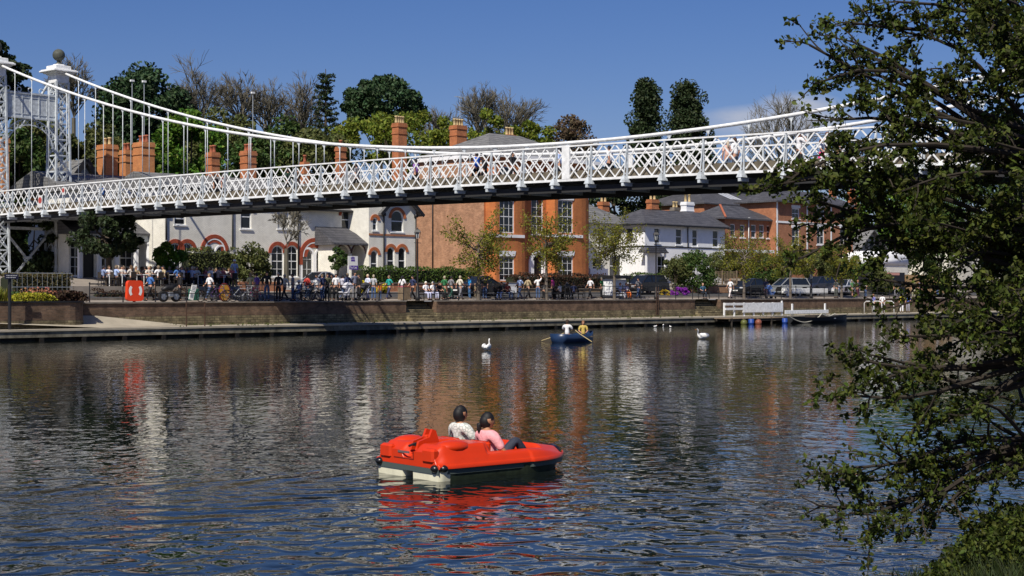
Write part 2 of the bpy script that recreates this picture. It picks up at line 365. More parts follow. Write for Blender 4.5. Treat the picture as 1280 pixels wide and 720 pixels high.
for (a, b_), lab in (((uA0, uA1), 'stone river steps in the wall below the couple in white on the bench'), ((uB0, uB1), 'stone river steps in the wall left of the white landing fence')):
    st = bthing('stone_steps', lab, 'steps', a, 2.4, QZ, 'river steps'); mb = MB(); n = 7
    for i in range(n):
        z1 = QZ + (1.93 - QZ) * (i + 1) / n - .002
        mb.cbox(a + .01, b_ - .01, 2.45 + i * .3, 2.45 + (i + 1) * .3 + .02 if i < n - 1 else 5.0, QZ - .02, z1, .015)
    mb.build('treads', M_stone, st)
# ramp at the left rising from the quay to the promenade
mb = MB(); ur0, ur1 = U(-60, 2), U(215, 3)
vs8 = [bank(ur0, .9, QZ + .004), bank(ur1, .9, QZ + .004), bank(ur1, 3.0, QZ + .004), bank(ur0 , 3.0, 1.5), bank(U(100, 3), 3.0, 1.25)]
mb.add([bank(ur0, 1.3, 1.0), bank(U(110, 2), .6, QZ + .01), bank(ur1, 2.4, QZ + .012), bank(ur1 + 1, 2.99, QZ + .012), bank(U(120, 3), 2.99, 1.2), bank(ur0, 2.99, 1.5)], [(0, 1, 2), (0, 2, 3, 4), (0, 4, 5)])
tag(mb.build('path_ramp', M_conc), kind='structure')
# ---------------- near bank --------------------------------------------------
mb = MB(); mb.smooth = True
edge = [(-60, 6.5), (-8, 6.5), (0, 7), (1.8, 8.6), (2.7, 11.0), (3.6, 13.4), (5.0, 17), (8, 23), (14, 31), (40, 60)]
back = [(-60, -12), (-8, -12), (0, -8), (6, -2), (9, 3), (12, 6), (15, 9), (19, 13), (30, 20), (70, 40)]
nn = 9; vs2 = []
for j in range(nn):
    t = j / (nn - 1)
    for (ex, ey), (bx, by) in zip(edge, back):
        z = -.4 + 1.35 * min(1, t * 3.2) ** .8 + .12 * sin(ex * 1.7 + t * 9)
        vs2.append((ex + (bx - ex) * t, ey + (by - ey) * t, z))
fs2 = [(j * 10 + i, j * 10 + i + 1, j * 10 + i + 11, j * 10 + i + 10) for j in range(nn - 1) for i in range(9)]
mb.add(vs2, fs2)
M_mud = mat('muddy_bank', (.07, .055, .035), .95, noise=.4, nscale=3)
tag(mb.build('near_riverbank', M_mud), kind='structure')

# weeds and moss tufts along the wall foot and the quay edge
# ---------------- suspension footbridge -------------------------------------
BD = Vector((1.5477, -1.3403)).normalized(); PAN = sqrt(1.5477**2 + 1.3403**2)   # along the bridge towards the near bank
B0 = Vector((-33.5, 102.0)); BN = Vector((-BD.y, BD.x))                            # BN: away from the viewer
BN = Vector((.655, .756)).normalized() if BN.dot(Vector((.655, .756))) > .9 else -BN
BW = 4.9
def bz(k): return 7.8 - (k - 10) ** 2 * .0008
def cz(k): return 9.43 + .0140 * (k - 23.8) ** 2
ang = math.atan2(BD.y, BD.x)
br = thing('footbridge', 'long white iron suspension footbridge with lattice parapets crossing the whole river', 'bridge', (B0.x, B0.y, 0), ang)
# local: x = k*PAN along, y = across (0 near plane, -? far plane)
sgn = 1 if Vector((-BD.y, BD.x)).dot(BN) > 0 else -1
FW = sgn * BW
def K(k, y, z): return (k * PAN, sgn * y, z)
GH = 1.62
k0, k1 = -2, 46
def girder(y, side):
    s = -1 if y < BW / 2 else 1      # outward direction sign across
    rail = MB(); rail2 = MB(); lat = MB(); kick = MB()
    for k in range(k0, k1):
        za, zb = bz(k), bz(k + 1)
        rail.bar(K(k, y, za + GH), K(k + 1, y, zb + GH), .10, .07)
        rail2.bar(K(k, y, za + .04), K(k + 1, y, zb + .04), .10, .11)
        kick.bar(K(k, y - s * .12, za + .28), K(k + 1, y - s * .12, zb + .28), .03, .42)
        # lattice: period PAN/3, run 2/3 panel, clipped at the posts
        e = .045
        for d in (1, -1):
            for q in range(-2, 3):
                x0 = q / 3; x1 = x0 + 2 / 3
                if x1 <= e or x0 >= 1 - e: continue
                a, b = max(x0, e), min(x1, 1 - e)
                ta, tb = (a - x0) * 1.5, (b - x0) * 1.5
                zl, zh = .09, GH - .04
                if d < 0: ta, tb = 1 - ta, 1 - tb
                pz = lambda x, t: za + (zb - za) * x + zl + (zh - zl) * t
                yy = y + s * (.012 if d > 0 else -.012)
                lat.bar(K(k + a, yy, pz(a, ta)), K(k + b, yy, pz(b, tb)), .02, .062)
        post = MB(); post.bar(K(k, y, za), K(k, y, za + GH + .02), .07, .08)
        # raking outer stay and foot bracket
        post.bar(K(k, y + s * .30, za - .16), K(k, y + s * .04, za + GH - .25), .035, .05)
        post.add([K(k - .07, y + s * .38, za - .19), K(k + .07, y + s * .38, za - .19), K(k + .03, y + s * .3, za + .12), K(k - .03, y + s * .3, za + .12),
                  K(k - .07, y - s * .05, za - .19), K(k + .07, y - s * .05, za - .19), K(k + .03, y - s * .02, za + .12), K(k - .03, y - s * .02, za + .12)],
                 [(0, 1, 2, 3), (5, 4, 7, 6), (1, 5, 6, 2), (4, 0, 3, 7), (0, 4, 5, 1), (3, 2, 6, 7)])
        post.build('parapet_post', M_greyw, br)
    lat.build('lattice_parapet', M_white, br); rail.build('handrail', M_white, br); rail2.build('bottom_rail', M_white, br)
    kick.build('kickboard', M_deck, br)
girder(0, 'near'); girder(BW, 'far')
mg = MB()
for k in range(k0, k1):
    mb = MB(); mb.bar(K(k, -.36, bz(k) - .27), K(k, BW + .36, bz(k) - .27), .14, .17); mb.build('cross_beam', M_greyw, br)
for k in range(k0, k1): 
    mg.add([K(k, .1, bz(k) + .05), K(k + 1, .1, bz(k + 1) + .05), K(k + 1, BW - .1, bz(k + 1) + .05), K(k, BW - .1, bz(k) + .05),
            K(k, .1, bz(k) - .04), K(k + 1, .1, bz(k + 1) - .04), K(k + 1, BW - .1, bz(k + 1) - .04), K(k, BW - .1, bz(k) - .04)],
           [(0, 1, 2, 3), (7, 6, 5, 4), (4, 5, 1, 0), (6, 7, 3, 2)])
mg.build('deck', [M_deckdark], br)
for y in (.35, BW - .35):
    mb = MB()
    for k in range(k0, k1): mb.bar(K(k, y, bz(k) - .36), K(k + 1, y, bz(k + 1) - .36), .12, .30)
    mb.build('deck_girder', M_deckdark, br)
for y in (0, BW):
    mb = MB(); mb.smooth = True
    pts = [K(-.9 + (46.9 + .9) * i / 60, y, cz(-.9 + 47.8 * i / 60)) for i in range(61)]
    mb.tube(pts, .085, 8); mb.build('main_cable', M_white, br)
    mb = MB(); mb.smooth = True                                  # backstay behind the tower
    mb.tube([K(-1.3, y, cz(-.9)), K(-9, y, 5.6), K(-12, y, 3.2)], .085, 8); mb.build('backstay', M_greyw, br)
    for k in range(0, 46):
        kk = k + .12
        if cz(kk) - bz(kk) - GH < .12: continue
        mb = MB(); mb.smooth = True
        mb.tube([K(kk, y, bz(kk) + GH - .02), K(kk, y, cz(kk) - .03)], .026, 6)
        mb.smooth = False; mb.add([K(kk - .07, y - .03, cz(kk) - .07), K(kk + .07, y - .03, cz(kk) - .07), K(kk + .02, y, cz(kk) - .24), K(kk - .02, y, cz(kk) - .24), K(kk - .07, y + .03, cz(kk) - .07), K(kk + .07, y + .03, cz(kk) - .07)],
                                  [(0, 1, 2, 3), (5, 4, 3, 2), (0, 4, 5, 1), (1, 5, 2), (0, 3, 4)])
        mb.build('hanger_rod', M_greyw, br)
# mid-span white panel boxes
for y, s in ((0, -1), (BW, 1)):
    mb = MB(); k = 23.28
    mb.add([K(k - .11, y + s * .06, bz(k) + .1), K(k + .11, y + s * .06, bz(k) + .1), K(k + .11, y + s * .06, bz(k) + GH + .05), K(k - .11, y + s * .06, bz(k) + GH + .05),
            K(k - .11, y - s * .03, bz(k) + .1), K(k + .11, y - s * .03, bz(k) + .1), K(k + .11, y - s * .03, bz(k) + GH + .05), K(k - .11, y - s * .03, bz(k) + GH + .05)],
           [(0, 1, 2, 3), (5, 4, 7, 6), (1, 5, 6, 2), (4, 0, 3, 7), (3, 2, 6, 7), (0, 4, 5, 1)])
    mb.build('midspan_plate', M_white, br)
def beamfill(k, y, z, m): pass
# towers: lattice legs with cap and ball; portal beam with arch
def tower(kt, leg_z0):
    for y in (0, BW):
        mb = MB(); top = 17.3
        def hw(z): return .62 - .16 * (z - 6) / 12 if z > 6 else .62 + .02 * (6 - z)
        cs = [(-1, -1), (1, -1), (1, 1), (-1, 1)]
        zs = [leg_z0]
        while zs[-1] < top - .5: zs.append(min(top, zs[-1] + 1.12))
        def C(i, z):
            h = hw(z); return K(kt + cs[i][0] * h / PAN, y + cs[i][1] * h, z)
        for i in range(4): mb.bar(C(i, leg_z0), C(i, top), .13, .13)
        for a, b in zip(zs, zs[1:]):
            for i in range(4):
                j = (i + 1) % 4
                mb.bar(C(i, a), C(j, b), .03, .085); mb.bar(C(j, a), C(i, b), .03, .085); mb.bar(C(i, b), C(j, b), .05, .09)
        mb.build('tower_leg', M_greyw, br)
        mb = MB(); x, yy, _ = K(kt, y, 0); a = .50
        mb.box(x - a, x + a, yy - a, yy + a, 17.2, 17.75)
        for (e, z0, z1) in ((.62, 17.75, 17.85), (.78, 17.85, 17.95), (.98, 17.95, 18.07), (.9, 18.07, 18.14), (.62, 18.14, 18.42), (.30, 18.42, 18.55)):
            mb.cbox(x - e, x + e, yy - e, yy + e, z0, z1, .03)
        cp = mb.build('tower_cap', M_white, br)
        mb = MB(); mb.smooth = True; mb.lathe([(.28, 18.55), (.14, 18.68), (.12, 18.8)], (x, yy, 0), 12); mb.ball((x, yy, 19.2), .43, 20, 14)
        mb.build('ball_finial', mat('weathered_bronze', (.075, .08, .065), .7, noise=.35, nscale=5), cp)
    # portal panel between the legs
    mb = MB(); z0, z1 = 14.55, 16.15
    def Q(y, z, dx=0): return K(kt + dx / PAN, y, z)
    def slab(y0, y1, za, zb, d0, d1):
        mb.add([Q(y0, za, d0), Q(y1, za, d0), Q(y1, zb, d0), Q(y0, zb, d0), Q(y0, za, d1), Q(y1, za, d1), Q(y1, zb, d1), Q(y0, zb, d1)],
               [(0, 1, 2, 3), (5, 4, 7, 6), (1, 5, 6, 2), (4, 0, 3, 7), (3, 2, 6, 7), (0, 4, 5, 1)])
    slab(.4, BW - .4, z0, z1, .30, .36)
    for (a, b) in ((z0 - .1, z0), (z1, z1 + .12)): slab(.4, BW - .4, a, b, .22, .44)
    n = 6
    for i in range(n + 1):
        yy = .5 + (BW - 1.0) * i / n; slab(yy - .04, yy + .04, z0 + .003, z1 - .003, .363, .40)
    slab(.5, BW - .5, z1 - .25, z1 - .2, .363, .39); slab(.5, BW - .5, z0 + .2, z0 + .25, .363, .39)
    pp = mb.build('name_panel', M_greyw, br)
    for i in range(5):                                              # scrolled cresting on top of the beam
        mb = MB(); yy = .75 + (BW - 1.5) * i / 4; c = Q(yy, z1 + .3, .33)
        mb.tube([(c[0], c[1] + .16 * cos(t * pi / 6) , c[2] + .16 * sin(t * pi / 6)) for t in range(13)], .035, 6); mb.build('cresting_scroll', M_greyw, br)
    mb = MB()                                                       # lattice arch under the panel
    c = BW / 2; ra, rb = c - .62, c - .28
    prev = None
    for i in range(17):
        t = pi * i / 16
        a = Q(c - ra * cos(t), 12.3 + (1.75) * sin(t), 0.3); b = Q(c - rb * cos(t), 12.3 + 2.15 * sin(t), 0.3)
        if prev:
            mb.bar(prev[0], a, .07); mb.bar(prev[1], b, .07); mb.bar(prev[0], b, .035); mb.bar(prev[1], a, .035)
        prev = (a, b)
    mb.build('portal_arch', M_greyw, br)
    mb = MB()                                                       # cross bracing under the deck
    for (za, zb) in ((leg_z0 + .6, 6.9),):
        mb.bar(Q(.5, za), Q(BW - .5, zb), .12, .14); mb.bar(Q(.5, zb), Q(BW - .5, za), .12, .14)
        q = Q(BW / 2, (za + zb) / 2); mb.cbox(q[0] - .12, q[0] + .12, q[1] - .3, q[1] + .3, q[2] - .22, q[2] + .22)
    mb.bar(Q(.5, 6.9), Q(BW - .5, 6.9), .2, .2)
    mb.build('under_bracing', M_greyw, br)
tower(-1.08, 2.0); tower(46.8, 1.0)
# ---- parapet notices
def notice(px, py, w, h, col, lab):
    k = (px - 16) / (20.42 + .01314 * px); Y = 102 - 1.3403 * k; z = H - (py - 365) * Y / F
    p = B0 + BD * (k * PAN)
    t = thing('notice', lab, 'notice', (p.x, p.y, z), ang)
    m = MB(); s = -sgn; m.cbox(-w / 2, w / 2, min(s * .09, s * .12), max(s * .09, s * .12), -h / 2, h / 2, .01); m.build('plate', mat('white_plate', (.6, .6, .6), .6), t)
    m = MB(); m.prism([(w * .42 * cos(a * pi / 10), h * .1 + w * .42 * sin(a * pi / 10)) for a in range(20)], s * .125, s * .128); m.build('red_roundel', mat('sign_red', (.38, .06, .05), .6), t)
notice(52, 252, .5, .8, 0, 'small white and red notice on the lattice parapet left of the bridge tower')
notice(81, 239, .35, .5, 0, 'small red notice on the lattice parapet just right of the bridge tower')
# ---------------- building kit (bank coordinates) ---------------------------
def wall_holes(mb, x0, x1, z0, z1, y, holes, rev=.16):
    xs = sorted({x0, x1, *[h[0] for h in holes], *[h[1] for h in holes]}); zs = sorted({z0, z1, *[h[2] for h in holes], *[h[3] for h in holes]})
    for a, b in zip(xs, xs[1:]):
        for c, d in zip(zs, zs[1:]):
            mx, mz = (a + b) / 2, (c + d) / 2
            if any(h[0] < mx < h[1] and h[2] < mz < h[3] for h in holes): continue
            mb.add([(a, y, c), (b, y, c), (b, y, d), (a, y, d)], [(0, 1, 2, 3)])
    for h in holes:
        a, b, c, d = h[:4]; arch = len(h) > 4 and h[4]; r = y + rev
        mb.add([(a, y, c), (a, r, c), (a, r, d), (a, y, d), (b, y, c), (b, r, c), (b, r, d), (b, y, d)], [(0, 3, 2, 1), (4, 5, 6, 7), (0, 1, 5, 4), (3, 7, 6, 2)])
        if arch:
            n = 8; cx = (a + b) / 2; rx = (b - a) / 2; zc = d - rx if rx < (d - c) else c
            P = [(cx - rx * cos(pi * i / (2 * n)), zc + (d - zc) * sin(pi * i / (2 * n))) for i in range(n + 1)]
            for i in range(n):
                (xa, za), (xb, zb) = P[i], P[i + 1]
                for sx in (1, -1):
                    q = lambda x: cx + sx * (x - cx)
                    e = y + .002
                    f = [(q(xa), e, za), (q(xb), e, zb), (q(xb), e, d), (q(xa), e, d)]; mb.add(f, [(0, 1, 2, 3)])
                    mb.add([(q(xa), e, za), (q(xb), e, zb), (q(xb), r, zb), (q(xa), r, za)], [(0, 1, 2, 3)])
def window(root, a, b, c, d, y, cols=2, rows=2, arch=False, fm=None, glass=None, sill=True, fw=.07, name='window', frost=None):
    fm = fm or M_white; mb = MB(); y0, y1 = y + .07, y + .13
    mb.box(a, a + fw, y0, y1, c, d - (0 if not arch else (b - a) / 2)); mb.box(b - fw, b, y0, y1, c, d - (0 if not arch else (b - a) / 2))
    mb.box(a + fw, b - fw, y0, y1, c, c + fw)
    if not arch: mb.box(a + fw, b - fw, y0, y1, d - fw, d)
    else:
        cx = (a + b) / 2; rx = (b - a) / 2; zc = d - rx; n = 10
        for i in range(n):
            t0, t1 = pi * i / n, pi * (i + 1) / n
            mb.bar((cx - (rx - fw / 2) * cos(t0), (y0 + y1) / 2, zc + (rx - fw / 2) * sin(t0)), (cx - (rx - fw / 2) * cos(t1), (y0 + y1) / 2, zc + (rx - fw / 2) * sin(t1)), .06, fw)
    for i in range(1, cols): x = a + (b - a) * i / cols; mb.box(x - .017, x + .017, y0 + .012, y1 - .012, c + fw, d - fw * .5)
    for i in range(1, rows):
        z = c + (d - c) * i / rows; g = .035 if i == rows / 2 else .017
        mb.box(a + fw, b - fw, y0 + .008, y1 - .016, z - g, z + g)
    if sill: mb.box(a - .1, b + .1, y - .09, y + .06, c - .1, c - .003)
    o = mb.build(name, fm, root)
    g = MB()
    if arch:
        cx = (a + b) / 2; rx = (b - a) / 2; zc = d - rx
        poly = [(b - .01, c), (b - .01, zc)] + [(cx + (rx - .01) * cos(pi * i / 8), zc + (rx - .01) * sin(pi * i / 8)) for i in range(1, 8)] + [(a + .01, zc), (a + .01, c)]
        g.add([(x, y + .1, z) for x, z in poly], [tuple(range(len(poly)))][::-1])
    else: g.add([(a + .01, y + .1, c), (b - .01, y + .1, c), (b - .01, y + .1, d), (a + .01, y + .1, d)], [(0, 1, 2, 3)])
    g.build('pane', glass or M_glass, o)
    return o
def archband(mb, cx, zc, r0, r1, y, depth=.05, z0=None, n=14):
    mb.mark()
    for i in range(n):
        t0, t1 = pi * i / n, pi * (i + 1) / n
        P = [(cx - r * cos(t), zc + r * sin(t)) for r, t in ((r0, t0), (r1, t0), (r1, t1), (r0, t1))]
        mb.prism(P, y - depth, y + .02)
    if z0 is not None:
        mb.box(cx - r1, cx - r0, y - depth, y + .02, z0, zc); mb.box(cx + r0, cx + r1, y - depth, y + .02, z0, zc)
def roof_hip(mb, x0, x1, y0, y1, z0, zr, ov=.35, hl=True, hr=True, th=.12):
    x0 -= ov; x1 += ov; y0 -= ov; y1 += ov; d = (y1 - y0) / 2
    a = x0 + (d if hl else 0); b = x1 - (d if hr else 0); yc = (y0 + y1) / 2
    if b < a: a = b = (a + b) / 2
    mb.add([(x0, y0, z0), (x1, y0, z0), (x1, y1, z0), (x0, y1, z0), (a, yc, zr), (b, yc, zr), (x0, y0, z0 - th), (x1, y0, z0 - th), (x1, y1, z0 - th), (x0, y1, z0 - th)],
           [(0, 1, 5, 4), (2, 3, 4, 5), (1, 2, 5), (3, 0, 4), (0, 6, 7, 1), (1, 7, 8, 2), (2, 8, 9, 3), (3, 9, 6, 0), (9, 8, 7, 6)])
def chimney(root, px0, px1, pyt, pyb, v, dv=1.3, pots=3, potm=None, m=None, poth=.55):
    W_ = px1 - px0; uc = U(px0, v); kp = F / (102 + (uc + v) * S2) * S2; t_ = (px0 - 640) / F; dv = .42 * W_ / (kp * (1 + t_)); u0 = U(px0 + .42 * W_, v); u1 = u0 + .56 * W_ / (kp * (1 - t_)); zt, zb = ZP(pyt, u0, v), ZP(pyb, u0, v) - 1.5
    if pots: zt -= 0
    mb = MB(); mb.box(u0, u1, v, v + dv, zb, zt - .35); mb.box(u0 - .06, u1 + .06, v - .06, v + dv + .06, zt - .35, zt - .15); mb.box(u0 - .02, u1 + .02, v - .02, v + dv + .02, zt - .15, zt)
    mb.box(u0 - .05, u1 + .05, v - .05, v + dv + .05, zt - .95, zt - .86)
    c = mb.build('chimney', m or M_chimney, root)
    for i in range(pots):
        mb = MB(); mb.smooth = True; f = (i + .5) / pots
        mb.lathe([(.15, 0), (.13, .08), (.115, poth - .12), (.15, poth - .1), (.15, poth), (.1, poth)], (u0 + (u1 - u0) * (.5 if dv > u1 - u0 else f), v + dv * (f if dv > u1 - u0 else .5), zt), 10)
        mb.build('chimney_pot', potm or M_pot_y, c)
    return c
def pipe(root, px, py0, py1, v, m=None, r=.055):
    u = U(px, v); mb = MB(); mb.smooth = True; mb.tube([(u, v - .09, ZP(py0, u, v)), (u, v - .09, ZP(py1, u, v))], r, 6)
    mb.box(u - .13, u + .13, v - .2, v - .003, ZP(py0, u, v) - .25, ZP(py0, u, v)); return mb.build('drainpipe', m or M_iron, root)
def hx(px, v): return U(px, v)
def rect(px0, px1, pyt, pyb, v):
    a, b = U(px0, v), U(px1, v); m = (a + b) / 2; return a, b, ZP(pyb, m, v), ZP(pyt, m, v)
M_cream2 = M_creambrick
# ======== cream cottage terrace with red arches ==============================
V = 20.0; GB = 3.0
a0, a1 = U(206, V), U(372, V)
ct = bthing('cottage_terrace', 'cream brick cottages with red arched windows and grey slate roof left of the porch', 'cottages', a0, V, GB)
ze = ZP(232, a0, V) ; ze = 9.9
H1 = rect(218, 232, 265.5, 281, V); H2 = rect(301, 314, 256, 286, V); H3 = (*rect(347, 361, 257, 286, V), True)
holes = [H1, H2, H3]
arches = []                                  # big red arches: (px centre, half width px, top py)
bigs = [(268, 17.5, 293), (393, 19, 297.5)]
sm = [(219, 10, 300), (234, 10, 300), (347, 10.5, 303), (365, 10.5, 303)]
wallm = MB(); band = MB(); wh = MB()
mainholes = [H1, H2, H3]
smh = []
for c, hw_, t in sm[:]:
    a, b, zb, zt = rect(c - hw_ * .72, c + hw_ * .72, t + 4, 346, V); smh.append((a, b, zb, zt, True))
bg1 = []
for c, hw_, t in bigs[:1]:
    for s in (-1, 1): a, b, zb, zt = rect(c + s * 8.2 - 6.3, c + s * 8.2 + 6.3, t + 15, 347, V); bg1.append((a, b, zb, zt, True))
wall_holes(wallm, a0, a1, GB, ze, V, mainholes + smh + bg1)
wallm.box(a0, a0 + .02, V + .003, V + 7, GB, ze); wallm.box(a1 - .02, a1, V + .003, V + 7, GB, ze); wallm.box(a0, a1, V + 6.9, V + 7, GB, ze)
wallm.build('wall', M_creambrick, ct)
for (a, b, zb, zt, *_), (c, hw_, t) in zip(smh, sm):
    r = (b - a) / 2; archband(band, (a + b) / 2, zt - r, r + .03, r + .30, V, .05)
    window(ct, a, b, zb, zt, V, 2, 4, True, glass=M_glass)
c, hw_, t = bigs[0]; cu = U(c, V); rr = (U(c + hw_, V) - U(c - hw_, V)) / 2; zt = ZP(t, cu, V)
archband(band, cu, zt - rr, rr - .28, rr, V, .07); archband(band, cu, zt - rr, rr * .52, rr - .38, V, .04)
archband(wh, cu, zt - rr, rr - .38, rr - .29, V, .06)
for (a, b, zb, zt2, *_) in bg1:
    archband(wh, (a + b) / 2, zt2 - (b - a) / 2, (b - a) / 2, (b - a) / 2 + .12, V, .05, zb)
    window(ct, a, b, zb, zt2, V, 2, 3, True)
window(ct, *H1, V, 1, 2); window(ct, *H2, V, 1, 2); window(ct, *H3[:4], V, 2, 2, True, glass=M_curtain)
r = (H3[1] - H3[0]) / 2; archband(band, (H3[0] + H3[1]) / 2, H3[3] - r, r + .02, r + .24, V, .05)
archband(band, (H2[0] + H2[1]) / 2, H2[3] - .55, .6, .85, V, .05)
band.split('red_arch_band', M_redband, ct); wh.split('white_arch_band', M_white2, ct)
mb = MB(); roof_hip(mb, a0, a1 , V, V + 7, ze, ze + 1.2, .4, False, False); rf = mb.build('roof', M_slate2, ct)
mb = MB(); mb.box(a0 - .3, a1 + .3, V - .52, V - .4, ze - .16, ze - .02); mb.build('gutter', M_iron, ct)
pipe(ct, 207, 262, 300, V); pipe(ct, 290, 252, 312, V); pipe(ct, 372, 262, 345, V)
for args in ((257, 275, 190, 225, 23.5, 1.4, 2, M_pot_r), (300, 321, 188, 225, 23.5, 1.4, 3, M_pot_r), (375, 387, 202, 225, 23.5, 1.2, 1, M_pot_r)): chimney(ct, *args)
# ---- entrance wing: big arch door, recessed arched window, porch
b0_, b1_ = a1, U(452, V)
cw = bthing('porch_cottage', 'cream cottage with slate porch and large red arched doorway behind the estate sign', 'cottage', b0_, V, GB)
wl = MB(); band = MB(); wh = MB(); ze2 = ZP(262, b0_, V) 
c, hw_, t = bigs[1]; cu = U(c, V); rr = (U(c + hw_, V) - U(c - hw_, V)) / 2; zt = ZP(t, cu, V); bg2 = []
for s in (-1, 1): a, b, zb, z2 = rect(c + s * 8.6 - 6.6, c + s * 8.6 + 6.6, t + 14, 349, V); bg2.append((a, b, zb, z2, True))
W4 = (*rect(427, 440, 261.5, 288, V), True)
wall_holes(wl, b0_ + .004, b1_, GB, ze2, V, bg2 + [W4]); mb = MB(); mb.box(b0_ + .1, b1_, V + 6.9, V + 7, GB, ze2); mb.build('rear_wall', M_creambrick, cw)
archband(band, cu, zt - rr, rr - .30, rr, V, .07, zt - rr - .6); archband(band, cu, zt - rr, rr * .5, rr - .40, V, .04); archband(wh, cu, zt - rr, rr - .40, rr - .31, V, .06)
for (a, b, zb, z2, *_), nm in zip(bg2, ('front_door', 'window')):
    archband(wh, (a + b) / 2, z2 - (b - a) / 2, (b - a) / 2, (b - a) / 2 + .16, V, .05, zb); window(cw, a, b, zb, z2, V, 2, 3, True, name=nm)
window(cw, *W4[:4], V, 1, 2, True, glass=M_glass); r = (W4[1] - W4[0]) / 2
archband(band, (W4[0] + W4[1]) / 2, W4[3] - r, r + .05, r + .28, V, .06)
wl.build('wall', M_creambrick, cw); band.split('red_arch_band', M_redband, cw); wh.split('white_arch_band', M_white2, cw)
mb = MB(); roof_hip(mb, b0_ + .5, b1_ + 1, V, V + 7, ze2 + .1, ze2 + 2.3, .45, False, False); mb.build('roof', M_slate2, cw)
mb = MB(); mb.box(b0_ + .1, b1_, V - .55, V - .45, ze2 - .05, ze2 + .1); mb.build('gutter', M_iron, cw)
# porch, projecting 2 m
VP = 18.0; p0, p1 = U(418, VP), U(459, VP); pz = ZP(303, p0, VP); ptz = ZP(291, p0, V)
mb = MB(); ph = []
for c in (430, 448): a, b, zb, z2 = rect(c - 8.3, c + 8.3, 306, 350, VP); ph.append((a, b, GB + .02, z2, True))
wall_holes(mb, p0, p1, GB, pz, VP, ph, .3); mb.box(p0, p0 + .15, VP + .003, V - .01, GB, pz); mb.box(p1 - .15, p1, VP + .003, V - .01, GB, pz); mb.build('porch', M_creambrick, cw)
mb = MB(); o_ = .35
mb.add([(p0 - o_, VP - o_, pz - .05), (p1 + o_, VP - o_, pz - .05), (p1 + .1 - .6, V - .02, pz + 1.25), (p0 - o_ + .05, V - .02, pz + 1.25), (p0 - o_, VP - o_, pz - .17), (p1 + o_, VP - o_, pz - .17), (p1 + o_, V - .02, pz - .17), (p0 - o_, V - .02, pz - .17)],
       [(0, 1, 2, 3), (0, 4, 5, 1), (4, 7, 6, 5), (1, 5, 6, 2), (0, 3, 7, 4)]); mb.build('porch_roof', M_slate, cw)
mb = MB()
for (a, b, zb, z2, *_) in ph: archband(mb, (a + b) / 2, z2 - (b - a) / 2, (b - a) / 2, (b - a) / 2 + .12, VP, .04)
mb.split('porch_arch_band', mat('dark_brick_band', (.10, .05, .04), .8), cw)
pipe(cw, 449, 257, 291, V)
chimney(cw, 419, 433, 183, 225, 24, 1.4, 1, M_pot_r)
# ---- narrow bright bay and gabled bay
V3 = 17.6; n0, n1 = U(461, V3), U(478, V3); g0, g1 = n1, U(520, V3)
gb = bthing('gabled_cottage', 'cream gabled cottage with dark bargeboards and paired red arched windows beside the brick villa', 'cottage', n0, V3, GB)
wl = MB(); band = MB(); zs_ = ZP(262, g0, V3); za_ = ZP(238, (g0 + g1) / 2, V3)
Wn = (*rect(466, 471.5, 272, 288, V3), True); Wd = (*rect(463.5, 472, 313, 346, V3), True)
Wg = (*rect(489, 504, 262, 290, V3), True); Wa = (*rect(484, 493, 309, 343, V3), True); Wb = (*rect(498, 507, 309, 343, V3), True)
wall_holes(wl, n0, n1, GB, zs_ + 1.4, V3, [Wn, Wd]); wall_holes(wl, g0 + .003, g1, GB, zs_, V3, [(Wg[0], Wg[1], Wg[2], min(Wg[3], zs_ - .01), True), Wa, Wb])
wl.prism([(g0, zs_), (g1, zs_), ((g0 + g1) / 2, za_)], V3, V3 + .2)
wl.box(n0, n0 + .2, V3 + .003, V3 + 8, GB, zs_ + 1.4); wl.box(g1 - .2, g1, V3 + .003, V3 + 8, GB, zs_)
wl.build('wall', M_creambrick, gb)
Wg = (Wg[0], Wg[1], Wg[2], min(Wg[3], zs_ - .01), True)
for q, fwc in ((Wn, 1), (Wd, 1), (Wg, 1), (Wa, 1), (Wb, 1)):
    window(gb, *q[:4], V3, fwc, 2, True); r = (q[1] - q[0]) / 2; archband(band, (q[0] + q[1]) / 2, q[3] - r, r + .03, r + .26, V3, .06)
band.split('red_arch_band', mat('terracotta_band', (.42, .13, .05), .8, noise=.25, nscale=6), gb)
mb = MB(); z_ = ZP(293.5, g0, V3); mb.box(n0, g1 + .03, V3 - .06, V3 - .003, z_ - .07, z_ + .07); mb.build('string_course', M_redbrick, gb)
mb = MB(); gm = (g0 + g1) / 2; ov = .45
for s, e in ((-1, g0 - ov), (1, g1 + ov)):
    zz = zs_ - (za_ - zs_) * ov / (gm - g0)
    mb.add([(gm, V3 - ov, za_ + .12), (e, V3 - ov, zz + .12), (e, V3 + 8, zz + .12), (gm, V3 + 8, za_ + .12), (gm, V3 - ov, za_ - .0), (e, V3 - ov, zz), (e, V3 + 8, zz), (gm, V3 + 8, za_)],
           [(0, 1, 2, 3), (7, 6, 5, 4), (0, 4, 5, 1), (1, 5, 6, 2)])
mb.build('roof', M_slate2, gb)
mb = MB()
for e in (g0 - ov, g1 + ov): mb.bar((gm, V3 - ov - .03, za_ + .03), (e, V3 - ov - .03, zs_ - (za_ - zs_) * ov / (gm - g0) + .03), .06, .24)
mb.build('bargeboard', M_iron, gb)
mb = MB(); roof_hip(mb, n0, n1 + 1.5, V3, V3 + 8, zs_ + 1.4, zs_ + 3, .3, True, True); mb.build('turret_roof', M_slate2, gb)
pipe(gb, 479, 266, 345, V3); pipe(gb, 519, 268, 347, V3)
